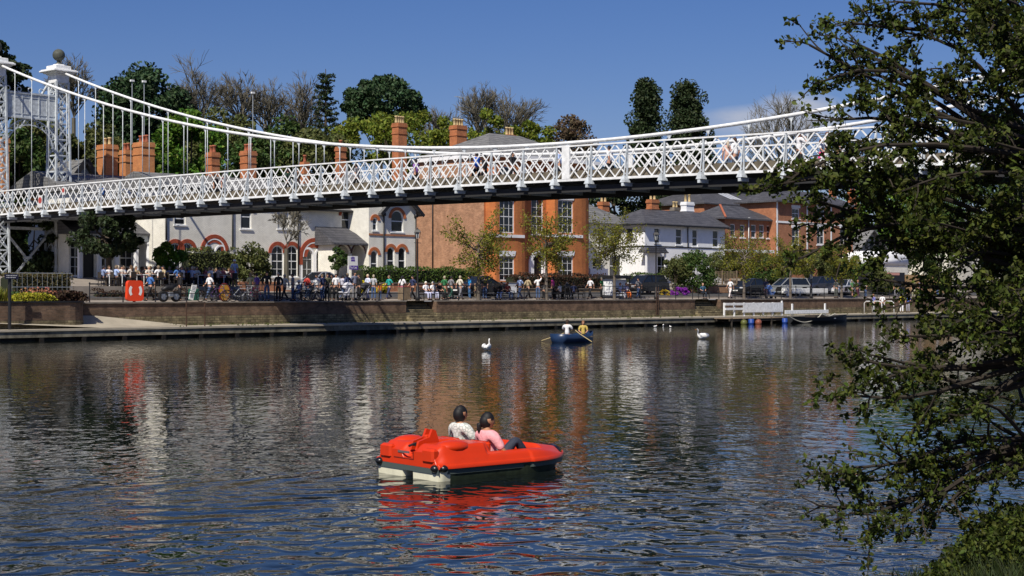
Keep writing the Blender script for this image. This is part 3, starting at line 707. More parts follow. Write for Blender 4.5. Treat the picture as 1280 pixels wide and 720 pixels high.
# ---- left inn with veranda (behind the dining terrace)
V4 = 24.0; i0, i1 = U(86, V4), U(206, V4) - .05
inn = bthing('terrace_inn', 'cream inn with slate veranda roof and pale columns behind the diners at far left', 'inn', i0, V4, GB)
wl = MB(); Hs = [rect(160, 180, 256, 281, V4), rect(88, 101, 298, 345, V4), rect(104, 118, 296, 352, V4), rect(121, 133, 300, 345, V4), rect(150, 166, 300, 345, V4), rect(172, 184, 302, 344, V4), rect(189, 199, 302, 344, V4)]
wall_holes(wl, i0, i1, GB - .3, ZP(236, i0, V4), V4, Hs); wl.box(i0, i0 + .02, V4 + .003, V4 + 3, GB, ZP(236, i0, V4)); wl.build('wall', M_creambrick, inn)
for q, h in enumerate(Hs):
    if q == 2:
        mb = MB(); mb.box(h[0], h[1], V4 + .12, V4 + .16, h[2], h[3]); mb.build('doorway_shade_panel', M_iron, inn)  # black panel filling the doorway, its colour stands in for the unlit interior
    else: window(inn, *h, V4, 2, 4 if q else 2)
VV = 22.2; v0_, v1_ = U(88, VV), U(214, VV) - .6
mb = MB(); zt_ = ZP(277, v1_, V4); zb_ = ZP(293, v1_, VV)
mb.add([(v0_, VV - .3, zb_), (v1_ + .3, VV - .3, zb_), (v1_ - .3, V4 - .01, zt_), (v0_, V4 - .01, zt_), (v0_, VV - .3, zb_ - .12), (v1_ + .3, VV - .3, zb_ - .12), (v1_ + .3, V4 - .01, zb_ - .12), (v0_, V4 - .01, zb_ - .12)],
       [(0, 1, 2, 3), (0, 4, 5, 1), (4, 7, 6, 5), (1, 5, 6, 2), (3, 7, 4, 0)]); mb.build('veranda_roof', M_slate, inn)
mb = MB(); mb.box(v0_, v1_ + .1, VV - .1, VV + .1, zb_ - .55, zb_ - .12); mb.build('veranda_beam', M_greyw, inn)
for px in (100, 124, 146, 170, 186, 206):
    u = U(px, VV); mb = MB(); mb.cbox(u - .14, u + .14, VV - .13, VV + .13, GB - .3, zb_ - .56, .03); mb.box(u - .2, u + .2, VV - .17, VV + .17, zb_ - .75, zb_ - .62); mb.build('column', M_white2, inn)
mb = MB(); zt5 = ZP(236, i0, V4); roof_hip(mb, i0, i1, V4, V4 + 9, zt5, zt5 + 1.5, .4, False, False); mb.build('roof', M_slate2, inn)
for args in ((121, 148, 180, 212, 29, 1.5, 2, M_pot_y), (149, 168, 187, 212, 31, 1.3, 2, M_pot_r), (166, 194, 177, 222, 27, 1.5, 3, M_pot_r), (38, 56, 193, 225, 34, 1.4, 1, M_pot_y), (-4, 12, 172, 215, 28, 1.4, 0, M_pot_y)): chimney(inn, *args, m=mat('bright_chimney_brick', fn=brickfn((.55, .20, .06), (.45, .15, .05), (.42, .26, .14), .23, .075, .01, .2), rough=.85))
# steep front gable of the inn, seen over the parapet
VG = 30.0; q0, q1 = U(28, VG), U(128, VG); zg = ZP(240, q0, VG); zap = ZP(199, U(104, VG), VG); qm = U(104, VG)
gh = bthing('gabled_house', 'small grey gabled house with dark slate roof just right of the bridge tower', 'house', q0, VG, GB)
mb = MB(); mb.prism([(U(84, VG), GB), (q1, GB), (q1, zg), (qm, zap - .25), (U(84, VG), zg)], VG, VG + 6); mb.build('wall', mat('blue_grey_render', (.22, .25, .32), .9, noise=.1), gh)
mb = MB()
mb.add([(qm, VG - .5, zap), (q1 + .5, VG - .5, zg - .35), (q1 + .5, VG + 6, zg - .35), (qm, VG + 6, zap), (q0 - 1, VG + 3, zg - .2), (U(84, VG) - 1, VG - .5, zg - .35), (q0 , VG + 6, zap)],
       [(0, 1, 2, 3), (0, 3, 6, 4, 5)]); mb.build('roof', M_slate2, gh)
mb = MB(); mb.bar((qm, VG - .55, zap - .05), (q1 + .5, VG - .55, zg - .4), .08, .35); mb.bar((qm, VG - .55, zap - .05), (U(84, VG) - 1, VG - .55, zg - .4), .08, .35); mb.build('bargeboard', M_iron, gh)
mb = MB(); za5 = ZP(222, U(115, 29.6), 29.6); mb.prism([(U(107, 29.6), za5 - .85), (U(124, 29.6), za5 - .85), (U(115.5, 29.6), za5)], 29.6, 29.75); mb.build('cream_gablet', M_creambrick, gh)
# ======== big orange brick house with bows ==================================
V5 = 18.0
o0, o1 = U(605, V5), U(736, V5); ztop = ZP(196, o0, V5)
gh = bthing('brick_villa', 'tall orange brick villa with bowed bays and white sash windows behind the dark hedge', 'house', o0, V5, GB)
wl = MB(); dep = 8.6
# recessed centre wall
c0, c1 = U(655, V5), U(684, V5)
Wc1 = rect(664, 679, 248, 293, V5); Wdoor = (*rect(663, 681, 317, 352, V5), True)
wall_holes(wl, c0 - .5, c1 + .5, GB, ztop, V5, [Wc1, Wdoor]); 
wl.box(o0, o0 + .3, V5 + .003, V5 + dep, GB, ztop); wl.box(o1 - .3, o1, V5 + .003, V5 + dep, GB, ztop)
def bow(pa, pb, cpx0, cpx1):
    ua, ub = U(pa, V5), U(pb, V5); w_ = ub - ua; pr = 1.0
    pts = [(ua, V5 + .01)] + [(ua + w_ * (.5 - .5 * cos(pi * (i + .0) / 12)), V5 - pr * sin(pi * i / 12) ** .8) for i in range(1, 12)] + [(ub, V5 + .01)]
    return ua, ub, pts
for pa, pb, wa, wb in ((607, 656, 624.5, 643), (683, 734, 697.5, 716.5)):
    ua, ub = U(pa, V5), U(pb, V5); pr = .9
    # flat centre facet with openings, curved cheeks
    vf = V5 - pr; fa, fb = U(wa - 4, vf), U(wb + 4, vf)
    W1 = rect(wa, wb, 250, 291.5, vf); W0 = rect(wa, wb, 320, 356 if pa > 650 else 351, vf); W2 = rect(wa, wb, 208, 236, vf)
    wall_holes(wl, fa, fb, GB, ztop, vf, [W1, W0, W2], .14)
    for (xa, xb, ya, yb) in ((ua, fa, V5, vf), (fb, ub, vf, V5)):
        n = 5; pp = []
        for i in range(n + 1):
            t = i / n * pi / 2
            if xa == ua: pp.append((xa + (xb - xa) * (1 - cos(t)), ya + (yb - ya) * sin(t)))
            else: pp.append((xa + (xb - xa) * sin(t), ya + (yb - ya) * (1 - cos(t))))
        for (x_, y_), (x2, y2) in zip(pp, pp[1:]): wl.add([(x_, y_, GB), (x2, y2, GB), (x2, y2, ztop), (x_, y_, ztop)], [(0, 1, 2, 3)])
    for W_, rows in ((W1, 4), (W0, 4), (W2, 2)): window(gh, *W_, vf, 3, rows, fw=.1, sill=False)
    mb = MB()
    for W_ in (W1, W0):
        mb.prism([(W_[0] - .03, W_[3]), (W_[1] + .03, W_[3]), (W_[1] + .16, W_[3] + .42), (W_[0] - .16, W_[3] + .42)], vf - .05, vf + .02)
    mb.build('lintel', M_white2, gh)
    mb = MB(); zc = ZP(294.5, fa, vf); mb.box(fa - .75, fb + .75, vf - .1, vf + .35, zc - .12, zc + .12); mb.build('sill_band', M_white2, gh)
    for px in ((599, 600) if pa > 650 else ()): pass
wl.build('wall', M_orange, gh)
window(gh, *Wc1, V5, 2, 4, fw=.1)
mb = MB(); a, b, c, d, _ = Wdoor; mb.box(a + .35, b - .35, V5 + .1, V5 + .16, c, d - .5); dr = mb.build('front_door', mat('black_gloss', (.01, .01, .012), .25), gh)
mb = MB(); archband(mb, (a + b) / 2, d - (b - a) / 2, (b - a) / 2 - .1, (b - a) / 2 + .25, V5, .12, c); mb.box(a + .1, a + .34, V5 - .1, V5 + .1, c, d - .6); mb.box(b - .34, b - .1, V5 - .1, V5 + .1, c, d - .6); mb.build('door_surround', M_white2, gh)
mb = MB(); mb.box(a + .1, b - .1, V5 + .12, V5 + .14, d - 1, d - .1); mb.build('fanlight', M_glass, gh)
for W_ in (Wc1,): mb = MB(); mb.box(W_[0] - .15, W_[1] + .15, V5 - .05, V5 + .02, W_[3], W_[3] + .35); mb.build('lintel', M_greyw, gh)
# right return windows seen beside the right bow
for (t_, b_) in ((250, 292), (320, 352)):
    q = rect(727, 733, t_, b_, V5 - .2); mb = MB(); mb.box(q[0], q[1] , V5 - .35, V5 - .3, q[2], q[3]); mb.box(q[0] - .1, q[1] + .1, V5 - .4, V5 - .3, q[3], q[3] + .35); mb.build('side_shutter', M_white2, gh)
mb = MB(); uu = o0 - .012; mb.add([(uu, V5 + .002, GB), (uu, V5 + dep, GB), (uu, V5 + dep, ztop), (uu, V5 + .002, ztop)], [(0, 1, 2, 3)]); mb.build('side_wall', M_pale, gh)
mb = MB(); mb.box(o0 - .12, o0 - .02, V5 - .0 + 1.2, V5 + 1.3, 3, 3.2)
for vv in (V5 + 6.2,): 
    mb.smooth = True; mb.tube([(o0 - .1, vv, ztop), (o0 - .1, vv, GB)], .055, 6)
mb.build('drainpipe', M_iron, gh)
mb = MB(); mb.box(o0 - .25, o1 + .25, V5 - 1.15, V5 + dep + .25, ztop, ztop + .3); mb.build('cornice', M_white2, gh)
mb = MB(); roof_hip(mb, o0, o1, V5 - .5, V5 + dep, ztop + .32, ztop + 2.6, .1, True, True); mb.build('roof', M_slate2, gh)
chimney(gh, 490, 509, 153, 205, V5 + dep - 1.3, 1.3, 4, M_pot_y, poth=.6)
c_ = chimney(gh, 562, 584, 156, 186, V5 + dep + .5, 1.4, 4, M_pot_y, poth=.6)
chimney(gh, 628, 646, 168, 192, V5 + 6.5, 1.2, 3, M_pot_y, poth=.7)
ua = U(575, V5 + dep + 1); za = ZP(156, ua, V5 + dep + 1)
mb = MB(); mb.tube([(ua, V5 + dep + 1, za), (ua, V5 + dep + 1, za + 2.6)], .03, 5)
for i in range(6): mb.bar((ua - .5 + i * .2, V5 + dep + .8, za + 2.5), (ua - .5 + i * .2, V5 + dep + 1.2, za + 2.5), .025)
mb.bar((ua - .6, V5 + dep + 1, za + 2.5), (ua + .6, V5 + dep + 1, za + 2.5), .03)
mb.build('aerial', M_grey, gh)
# ======== white rendered house ===============================================
V6 = 20.0
w0, w1 = U(806, V6), U(906, V6); zw = ZP(279.5, w0, V6); GW = 3.2; dW = 5.5
wh_ = bthing('white_house', 'white rendered house with hipped slate roof and three chimneys', 'house', w0, V6, GW)
wl = MB(); Ws = [rect(818, 825, 285, 304, V6), rect(845, 852.5, 286, 306, V6), rect(865.5, 872, 287, 308, V6), rect(891, 898, 288, 309, V6)]
Wd_ = rect(822, 833, 320, 345, V6)
wall_holes(wl, w0, w1, GW, zw, V6, Ws + [Wd_]); wl.box(w0, w0 + .02, V6 + .003, V6 + dW, GW, zw); wl.box(w1 - .02, w1, V6 + .003, V6 + dW, GW, zw); wl.build('wall', M_white2, wh_)
for q in Ws: window(wh_, *q, V6, 1, 2)
window(wh_, *Wd_, V6, 2, 2, name='bay_window')
mb = MB(); z_ = ZP(307.5, w0, V6); mb.box(w0 - .05, w1, V6 - .05, V6 - .003, z_ - .07, z_ + .05); mb.box(w0 - .05, w0 - .003, V6 - .05, V6 + dW, z_ - .07, z_ + .05); mb.build('string_course', M_iron, wh_)
mb = MB(); q0, q1 = U(808, V6 - 1), U(836, V6 - 1); zq = ZP(316, q0, V6); mb.box(q0, q1, V6 - 1.0, V6 - .003, zq, zq + .12); mb.prism([(q0, zq + .121), (q1, zq + .121), (q1 - .4, zq + .5), (q0 + .4, zq + .5)], V6 - .9, V6 - .003); mb.build('canopy', M_slate, wh_)
mb = MB(); mb.mark(); mb.box(q0 + .2, q0 + .35, V6 - .85, V6 - .7, GW, zq); mb.mark(); mb.box(q1 - .35, q1 - .2, V6 - .85, V6 - .7, GW, zq); mb.split('canopy_post', M_white2, wh_)
# gable-end windows (side facing left)
for (va, vb, pt, pb) in ((V6 + 1.4, V6 + 2.3, 285, 303),):
    z1_, z0_ = ZP(pt, w0, V6 + 2), ZP(pb, w0, V6 + 2); mb = MB(); mb.box(w0 - .03, w0 - .004, va, vb, z0_, z1_); o = mb.build('side_window', M_white, wh_)
    mb = MB(); mb.box(w0 - .04, w0 - .033, va + .07, vb - .07, z0_ + .07, z1_ - .07); mb.build('pane', M_glass, o)
mb = MB(); roof_hip(mb, w0, w1, V6, V6 + dW, zw, ZP(260, w0, V6 + 2.7), .45, True, False); mb.build('roof', M_slate, wh_)
mb = MB(); mb.box(w0 - .55, w1, V6 - .55, V6 - .45, zw - .15, zw); mb.box(w0 - .55, w0 - .45, V6 - .45, V6 + dW, zw - .15, zw); mb.build('gutter', M_iron, wh_)
pipe(wh_, 859, 281, 309, V6)
chimney(wh_, 808, 824, 249, 268, V6 + 3, 1.3, 2, M_pot_y, poth=.8)
chimney(wh_, 851, 868, 252, 270, V6 + 3, 1.3, 2, M_pot_y, m=M_white2, poth=.8)
chimney(wh_, 838, 850, 259, 262, V6 + 6, 1.0, 2, M_pot_y, m=M_cope, poth=.6)
# left extension of the white house, behind the trees
l0, l1 = U(733, V6 + 3), U(790, V6 + 3)
wx = bthing('white_lodge', 'low lodge with grey slate roof half hidden by spring trees right of the brick villa', 'house', l0, V6 + 3, GW)
wl = MB(); Wx = [rect(748, 756, 284, 307, V6 + 3), rect(767, 775, 284, 307, V6 + 3), rect(741, 753, 322, 345, V6 + 3), rect(762, 778, 320, 345, V6 + 3)]
wall_holes(wl, l0, l1, GW, ZP(278, l0, V6 + 3), V6 + 3, Wx); wl.build('wall', M_creambrick, wx)
for q in Wx: window(wx, *q, V6 + 3, 2, 2)
mb = MB(); zz = ZP(278, l0, V6 + 3); roof_hip(mb, l0, l1, V6 + 3, V6 + 10, zz, zz + 2.3, .4, False, True); mb.build('roof', M_slate2, wx)
chimney(wx, 747, 762, 252, 268, V6 + 6, 1.2, 2, M_pot_y, poth=.8)
mb = MB(); z1_ = ZP(336, l0, V6 + 1); mb.box(U(738, V6 + .6), U(760, V6 + .6), V6 + .6, V6 + .8, GW, z1_); mb.build('garden_wall', M_white2, wx)
# ======== red brick villas on the right ======================================
V7 = 20.0
def sash_pair(root, pa, pb, t, b, v, white=True):
    q = rect(pa, pb, t, b, v); window(root, *q, v, 2, 2, fw=.12); return q
r0, r1 = U(906, V7 + .8), U(969, V7 + .8)
rl = bthing('low_brick_house', 'low red brick house with a row of narrow white windows right of the white house', 'house', r0, V7 + .8, 4)
zl = ZP(272, r0, V7 + .8); wl = MB(); qs = [rect(x, x + 6, t, t + 16, V7 + .8) for x, t in ((913, 280), (925, 281), (939, 281), (949, 281), (958.5, 282))]
wall_holes(wl, r0, r1, 4, zl, V7 + .8, qs); wl.box(r0, r0 + .02, V7 + .803, V7 + 5, 4, zl); wl.build('wall', M_redbrick, rl)
for q in qs: window(rl, *q, V7 + .8, 1, 2)
mb = MB(); roof_hip(mb, r0, r1 - .5, V7 + .8, V7 + 5.5, zl, ZP(255, r0, V7 + 3), .4, True, True); mb.build('roof', M_slate, rl)
mb = MB(); zr_ = ZP(255, r0, V7 + 3); mb.bar((r0 + 2.3, V7 + 3.15, zr_ + .05), (r0 - .4, V7 + .4, zl + .06), .2, .1); mb.build('ridge_tiles', M_pot_r, rl)
pipe(rl, 935, 272, 310, V7 + .8, M_white)
mb = MB(); a, b = U(905, V7), U(966, V7); z_ = ZP(311, a, V7); mb.box(a, b, V7 - .2, V7 + .79, z_ - .3, z_); mb.build('white_awning', M_white2, rl)
s0, s1 = U(970, V7), U(1066, V7); zs7 = ZP(251, s0, V7)
rv = bthing('red_villa', 'large red brick villa with white pilasters and paired sash windows at right', 'house', s0, V7, 4)
wl = MB(); qs = []
for (x, w_) in ((990, 9.5), (1021, 9.5), (1050, 10.5)):
    for t, b in ((260, 273.5), (285, 306)): qs.append(rect(x, x + w_, t, b, V7))
wall_holes(wl, s0, s1, 4, zs7, V7, qs); wl.box(s0, s0 + .02, V7 + .003, V7 + 4.6, 4, zs7); wl.box(s1 - .02, s1, V7 + .003, V7 + 4.6, 4, zs7); wl.build('wall', M_redbrick, rv)
for q in qs:
    window(rv, *q, V7, 2, 2, fw=.13)
mb = MB()
for q in qs: mb.box(q[0] - .1, q[1] + .1, V7 - .04, V7 - .003, q[3] + .003, q[3] + .3)
mb.build('lintel', M_white2, rv)
mb = MB(); z_ = ZP(277, s0, V7); mb.box(s0, s1, V7 - .06, V7 - .003, z_ - .1, z_ + .1)
for px in (970.5, 1008, 1038): u = U(px, V7); mb.box(u - .06, u + .16, V7 - .09, V7 - .062, 4, zs7)
mb.build('white_pilaster_trim', M_white2, rv)
mb = MB(); roof_hip(mb, s0, s1, V7, V7 + 4.6, zs7, ZP(235, s0, V7 + 2.3), .5, True, True); rf = mb.build('roof', M_slate, rv)
mb = MB()
for i in range(4):
    u = U(912 + i * 4.6, V7 + 5); z = ZP(247, u, V7 + 5)
chimney(rv, 1036, 1046, 236, 240, V7 + 5, 1.2, 2, M_pot_r); chimney(rv, 1060, 1072, 238, 244, V7 + 5, 1.6, 2, M_pot_r)
# back roof with rooflights, up the slope
t0_, t1_ = U(880, 36), U(1000, 36); zt7 = ZP(255, t0_, 36)
bk = bthing('rooflight_house', 'brick house with dark slate roof and three pale rooflights behind the low brick house', 'house', t0_, 36, 5)
mb = MB(); mb.box(t0_, t1_, 36, 46, 4, zt7); mb.build('wall', M_redbrick, bk)
mb = MB(); zr7 = ZP(233, t0_, 41); roof_hip(mb, t0_, t1_, 36, 46, zt7 + .13, zr7, .4, True, True); mb.build('roof', M_slate, bk)
for i in range(3):
    f0, f1 = .35, .75; yy0 = 35.6 + 5.4 * f0; yy1 = 35.6 + 5.4 * f1; zz0 = zt7 + .13 + (zr7 - zt7 - .13) * f0 + .05; zz1 = zt7 + .13 + (zr7 - zt7 - .13) * f1 + .05
    u = U(909 + i * 5.2, 38) ; mb = MB(); mb.add([(u, yy0, zz0), (u + .7, yy0, zz0), (u + .7, yy1, zz1), (u, yy1, zz1)], [(0, 1, 2, 3)]); mb.build('rooflight', mat('rooflight', (.6, .62, .68), .2), bk)
# grey boarded boathouse and white dome-roofed building at far right
x0_, x1_ = U(1073, 24), U(1104, 24)
bh = bthing('boathouse', 'grey weatherboarded gabled boathouse beside the red brick villa', 'boathouse', x0_, 24, 4)
mb = MB(); xm = (x0_ + x1_) / 2; ze_ = ZP(311, x0_, 24); zp_ = ZP(289, xm, 24); mb.prism([(x0_, 4), (x1_, 4), (x1_, ze_), (xm, zp_), (x0_, ze_)], 24, 34); mb.build('wall', mat('grey_boards', (.22, .22, .2), .9, noise=.3, nscale=4), bh)
mb = MB()
for s, e in ((-1, x0_ - .5), (1, x1_ + .5)):
    zz = ze_ - .3; mb.add([(xm, 23.5, zp_ + .25), (e, 23.5, zz + .2), (e, 34, zz + .2), (xm, 34, zp_ + .25), (xm, 23.5, zp_ + .1), (e, 23.5, zz), (e, 34, zz), (xm, 34, zp_ + .1)], [(0, 1, 2, 3), (7, 6, 5, 4), (0, 4, 5, 1), (1, 5, 6, 2)])
mb.build('roof', M_slate2, bh)
for x in (1081, 1088, 1095): a = rect(x, x + 3.5, 302, 311, 24); mb = MB(); mb.box(a[0], a[1], 23.96, 23.997, a[2], a[3]); mb.build('window', M_glass, bh)
x0_, x1_ = U(1080, 17), U(1136, 17); wd = bthing('white_pavilion', 'white curved roof pavilion half hidden by the overhanging tree', 'pavilion', x0_, 17, 3)
mb = MB(); mb.smooth = True; zt_ = ZP(312, x0_, 17); zb_ = ZP(330, x0_, 17); n = 12
P = [(x0_ + (x1_ - x0_) * (.5 - .5 * cos(pi * i / n)), zb_ + (zt_ - zb_) * sin(pi * i / n) ** .7) for i in range(n + 1)]
mb.prism(P[::-1], 17, 24); mb.build('roof', M_white2, wd)
mb = MB(); mb.box(x0_ + .05, x1_ - .05, 17.1, 23.9, 2.5, zb_ - .003); mb.build('wall', M_creambrick, wd)
x0_, x1_ = U(1118, 10), U(1190, 10); kb = bthing('snack_kiosk', 'sandstone kiosk with dark serving hatch and pink awning behind the tree leaves', 'kiosk', x0_, 10, 2.3)
mb = MB(); z_ = ZP(343, x0_, 10); wall_holes(mb, U(1132, 10), x1_, 2.2, z_ , 10, [rect(1145, 1160, 352, 362, 10)]); mb.box(U(1132, 10), x1_, 10.4, 13, 2.2, z_); mb.build('wall', mat('sandstone', (.42, .27, .13), .9, noise=.25, nscale=3), kb)
mb = MB(); mb.box(x0_ - 2, U(1131, 10), 10, 13, 2.2, z_ + .2); mb.build('dark_shed', M_iron, kb); mb = MB(); mb.box(U(1106, 9.4), U(1119, 9.4), 8.9, 9.99, z_ - .1, z_ + .15); mb.build('awning', mat('pink_awning', (.6, .3, .25), .8), kb)
x0_, x1_ = U(1185, 26), U(1275, 26); kb = bthing('distant_cottage', 'pale cottage with grey roof and chimney glimpsed through the tree at far right', 'house', x0_, 26, 4)
mb = MB(); z_ = ZP(292, x0_, 26); mb.box(x0_, x1_, 26, 33, 3, z_); mb.build('wall', M_creambrick, kb); mb = MB(); roof_hip(mb, x0_, x1_, 26, 33, z_ + .13, z_ + 2.4, .4, False, False); mb.build('roof', M_slate2, kb)
chimney(kb, 1190, 1200, 268, 285, 29, 1.2, 2)
# ---------------- vegetation kit ---------------------------------------------
def rv3(r):
    while True:
        p = Vector((r.uniform(-1, 1), r.uniform(-1, 1), r.uniform(-1, 1)))
        if 0.001 < p.length < 1: return p
def leaf(mb, p, s, r, up=.3):
    n = rv3(r).normalized(); n.z += up; n.normalize()
    a = n.orthogonal().normalized(); a.rotate(Matrix.Rotation(r.uniform(0, 2 * pi), 3, n)); b = n.cross(a)
    l = s * r.uniform(.7, 1.3); w_ = l * .62; k = len(mb.v)
    P = [p - a * l, p + b * w_ + n * l * .15, p + a * l, p - b * w_ + n * l * .15]
    mb.v += [tuple(q) for q in P]; mb.f += [(k, k + 1, k + 2), (k, k + 2, k + 3)]; mb.m += [mb.cur] * 2; mb.sm += [False] * 2
def clump(mb, c, rad, n, s, r, shell=.55, up=.3, sq=1):
    for _ in range(n):
        p = rv3(r); d = p.length; p = p.normalized() * (shell + (1 - shell) * d)
        leaf(mb, c + Vector((p.x * rad, p.y * rad, p.z * rad * sq)), s, r, up)
def crown(mb, c, rx, rz, ncl, per, s, r, shape='round', crad=.28, sq=.8, ry=None):
    cs = []; ry = ry or rx; ncl = int(ncl * 1.8); per = int(per * .62)
    for i in range(ncl):
        p = rv3(r); p = p.normalized() * (.35 + .65 * p.length ** .7)
        if shape == 'cone':
            t = r.random() ** 1.35; a = r.uniform(0, 2 * pi); q = min(1, (1 - t) * 1.25) ** .8 * (.35 + .65 * r.random()) * (.80 + .30 * sin(t * 17 + a * 3 + c.x)); cc = c + Vector((rx * q * cos(a), rx * q * sin(a), rz * (2 * t - 1)))
        elif shape == 'flat': cc = c + Vector((p.x * rx, p.y * ry, abs(p.z) * rz))
        else: cc = c + Vector((p.x * rx, p.y * ry, p.z * rz))
        cr = crad * min(rx, rz) * r.uniform(.45, 1.3); clump(mb, cc, cr, int(per * r.uniform(.6, 1.2)), s, r, .12, .25, sq); cs.append(cc)
    return cs
def limbs(mb, base, cs, r, r0, n=9, h0=.4):
    top = sum(cs, Vector()) / len(cs)
    fork = base.lerp(Vector((top.x, top.y, top.z)), h0)
    mb.tube([base, base.lerp(fork, .5) + Vector((r.uniform(-.1, .1), 0, 0)), fork], [r0 * 1.25, r0, r0 * .85], 8)
    tip = max(cs, key=lambda p: p.z); mb.tube([fork, fork.lerp(tip, .5), tip], [r0 * .85, r0 * .45, r0 * .1], 6)
    for cc in r.sample(cs, min(n, len(cs))):
        f = fork.lerp(tip, r.uniform(0, .6) * (1 if cc.z > fork.z else 0)); m = f.lerp(cc, .5) + Vector((0, 0, -.08 * (cc - f).length))
        mb.tube([f, m, cc], [r0 * .38, r0 * .22, r0 * .06], 5)
def tree(name, lab, c, rx, rz, base_z, lm, tm, ncl, per, s, seed, shape='round', group=None, crad=.28, r0=None, nl=9, sq=.8, h0=.4, cat='tree', ry=None):
    r = random.Random(seed); base = Vector((c.x, c.y, base_z)); t = thing(name, lab, cat, base, 0, group)
    lc = Vector((0, 0, c.z - base_z)); mb = MB(); cs = crown(mb, lc, rx, rz, ncl, per, s, r, shape, crad, sq, ry); mb.build('crown', lm, t)
    mt = MB(); limbs(mt, Vector((0, 0, -.2)), cs, r, r0 or rx * .07, nl, h0); mt.build('trunk', tm, t); return t
def pxt(px, pyt, pyb, pw, v):          # crown centre and half sizes from the photo's outline and a distance
    u = U(px, v); Y = 102 + (u + v) * S2; return bank(u, v, ZP((pyt + pyb) / 2, u, v)), pw / 2 * Y / F, (pyb - pyt) / 2 * Y / F
L_dark = leafmat('dark_needles', (.026, .042, .014), .45, .08)
L_pine = leafmat('pine_needles', (.03, .06, .022), .5, .08)
L_spring = leafmat('spring_leaves', (.16, .20, .025), .4, .35)
L_bright = leafmat('bright_leaves', (.10, .19, .022), .45, .3)
L_mid = leafmat('mid_leaves', (.055, .095, .022), .5, .25)
L_olive = leafmat('olive_leaves', (.10, .115, .035), .45, .25)
L_bronze = leafmat('bronze_leaves', (.12, .085, .05), .4, .3)
L_lane = leafmat('lane_leaves', (.20, .20, .025), .4, .4)
L_hedge = leafmat('hedge_leaves', (.065, .11, .018), .5, .2)
L_red = leafmat('dark_red_hedge_leaves', (.055, .03, .018), .6, .2)
# bare branching tree
def bare(mb, p, d, l, rad, depth, r, lv=None):
    if depth == 0 or l < .12: return
    q = p + d * l; mid = p.lerp(q, .5) + rv3(r) * l * .07
    rad = max(rad, .042); mb.tube([p, mid, q], [rad, rad * .85, rad * .7], 5 if depth > 4 else 3, False)
    for _ in range(2 if r.random() < .45 else 3):
        e = rv3(r).normalized(); e = (d + e * .85 + Vector((0, 0, .12))).normalized()
        bare(mb, q, e, l * r.uniform(.68, .86), rad * .6, depth - 1, r, lv)
def baretree(name, lab, px, pyt, pyb, pw, v, seed, depth=7, group=None, m=None):
    r = random.Random(seed); u = U(px, v); b = bank(u, v, gz(v) - .2); h = ZP(pyt, u, v) - b.z
    t = thing(name, lab, 'tree', b, 0, group); mb = MB(); Yd = 102 + (u + v) * S2
    rx = pw / 2 * Yd / F * 1.15; rz = min(h * .42, rx * 1.15); c = Vector((0, 0, h - rz)); f = Vector((0, 0, h - 1.9 * rz)); k_ = Yd / 150
    mb.tube([(0, 0, 0), f * .5, f], [.30 * k_, .25 * k_, .2 * k_], 7)
    def tw_(a, d, l, rad, dep):
        q = a + d * l; m = a.lerp(q, .5) + rv3(r) * l * .1; mb.tube([a, m, q], [rad, rad * .8, rad * .55], 3, False)
        if dep == 0: return
        for _ in range(4 if dep > 1 else 5):
            e = (d + rv3(r) * .9 + Vector((0, 0, .1))).normalized(); tw_(m.lerp(q, r.random()), e, l * r.uniform(.45, .7), max(rad * .6, .023), dep - 1)
    n_ = 22 if depth > 6 else 9
    for _ in range(n_):
        p = rv3(r).normalized(); tip = c + Vector((p.x * rx, p.y * rx, abs(p.z) * rz if r.random() < .7 else p.z * rz * .6)) * .72; tip = c + (tip - c); a = f + Vector((0, 0, r.uniform(0, rz * .6)))
        d = tip - a; tw_(a, d.normalized(), d.length, .085 * k_ if n_ > 9 else .03, 3)
    mb.build('branches', m or M_twig, t); return t
G1 = 'trees on the skyline behind the houses'
# monkey puzzle
c, rx, rz = pxt(407, 86, 230, 62, 42); r = random.Random(3)
t = thing('monkey_puzzle_tree', 'open whorled dark conifer with bare drooping arms, tallest left of the rounded pine', 'tree', (c.x, c.y, gz(42)), 0, G1)
mb = MB(); ht = c.z + rz - gz(42); mt = MB(); mt.tube([(0, 0, -.2), (0, 0, ht * .5), (0, 0, ht)], [.3, .2, .03], 8)
for i in range(26):
    z = ht * (.28 + .71 * i / 26); L_ = rx * (1.15 - .85 * (i / 26) ** 1.3)
    for j in range(7):
        a = r.uniform(0, 2 * pi); d = Vector((cos(a), sin(a), 0)); le = L_ * r.uniform(.75, 1.15)
        P = [Vector((0, 0, z)) + d * le * q + Vector((0, 0, le * (.30 * q - .05 * q * q - .1))) for q in (0, .35, .7, 1)]
        mt.tube(P, [.05, .04, .03, .02], 4, False)
        for k in range(26):
            q = .25 + .75 * r.random(); p = Vector((0, 0, z)) + d * le * q + Vector((0, 0, le * (.25 * q - .1))); leaf(mb, p + rv3(r) * .22, .13, r, 0)
mb.build('crown', L_dark, t); mt.build('trunk', M_bark, t)
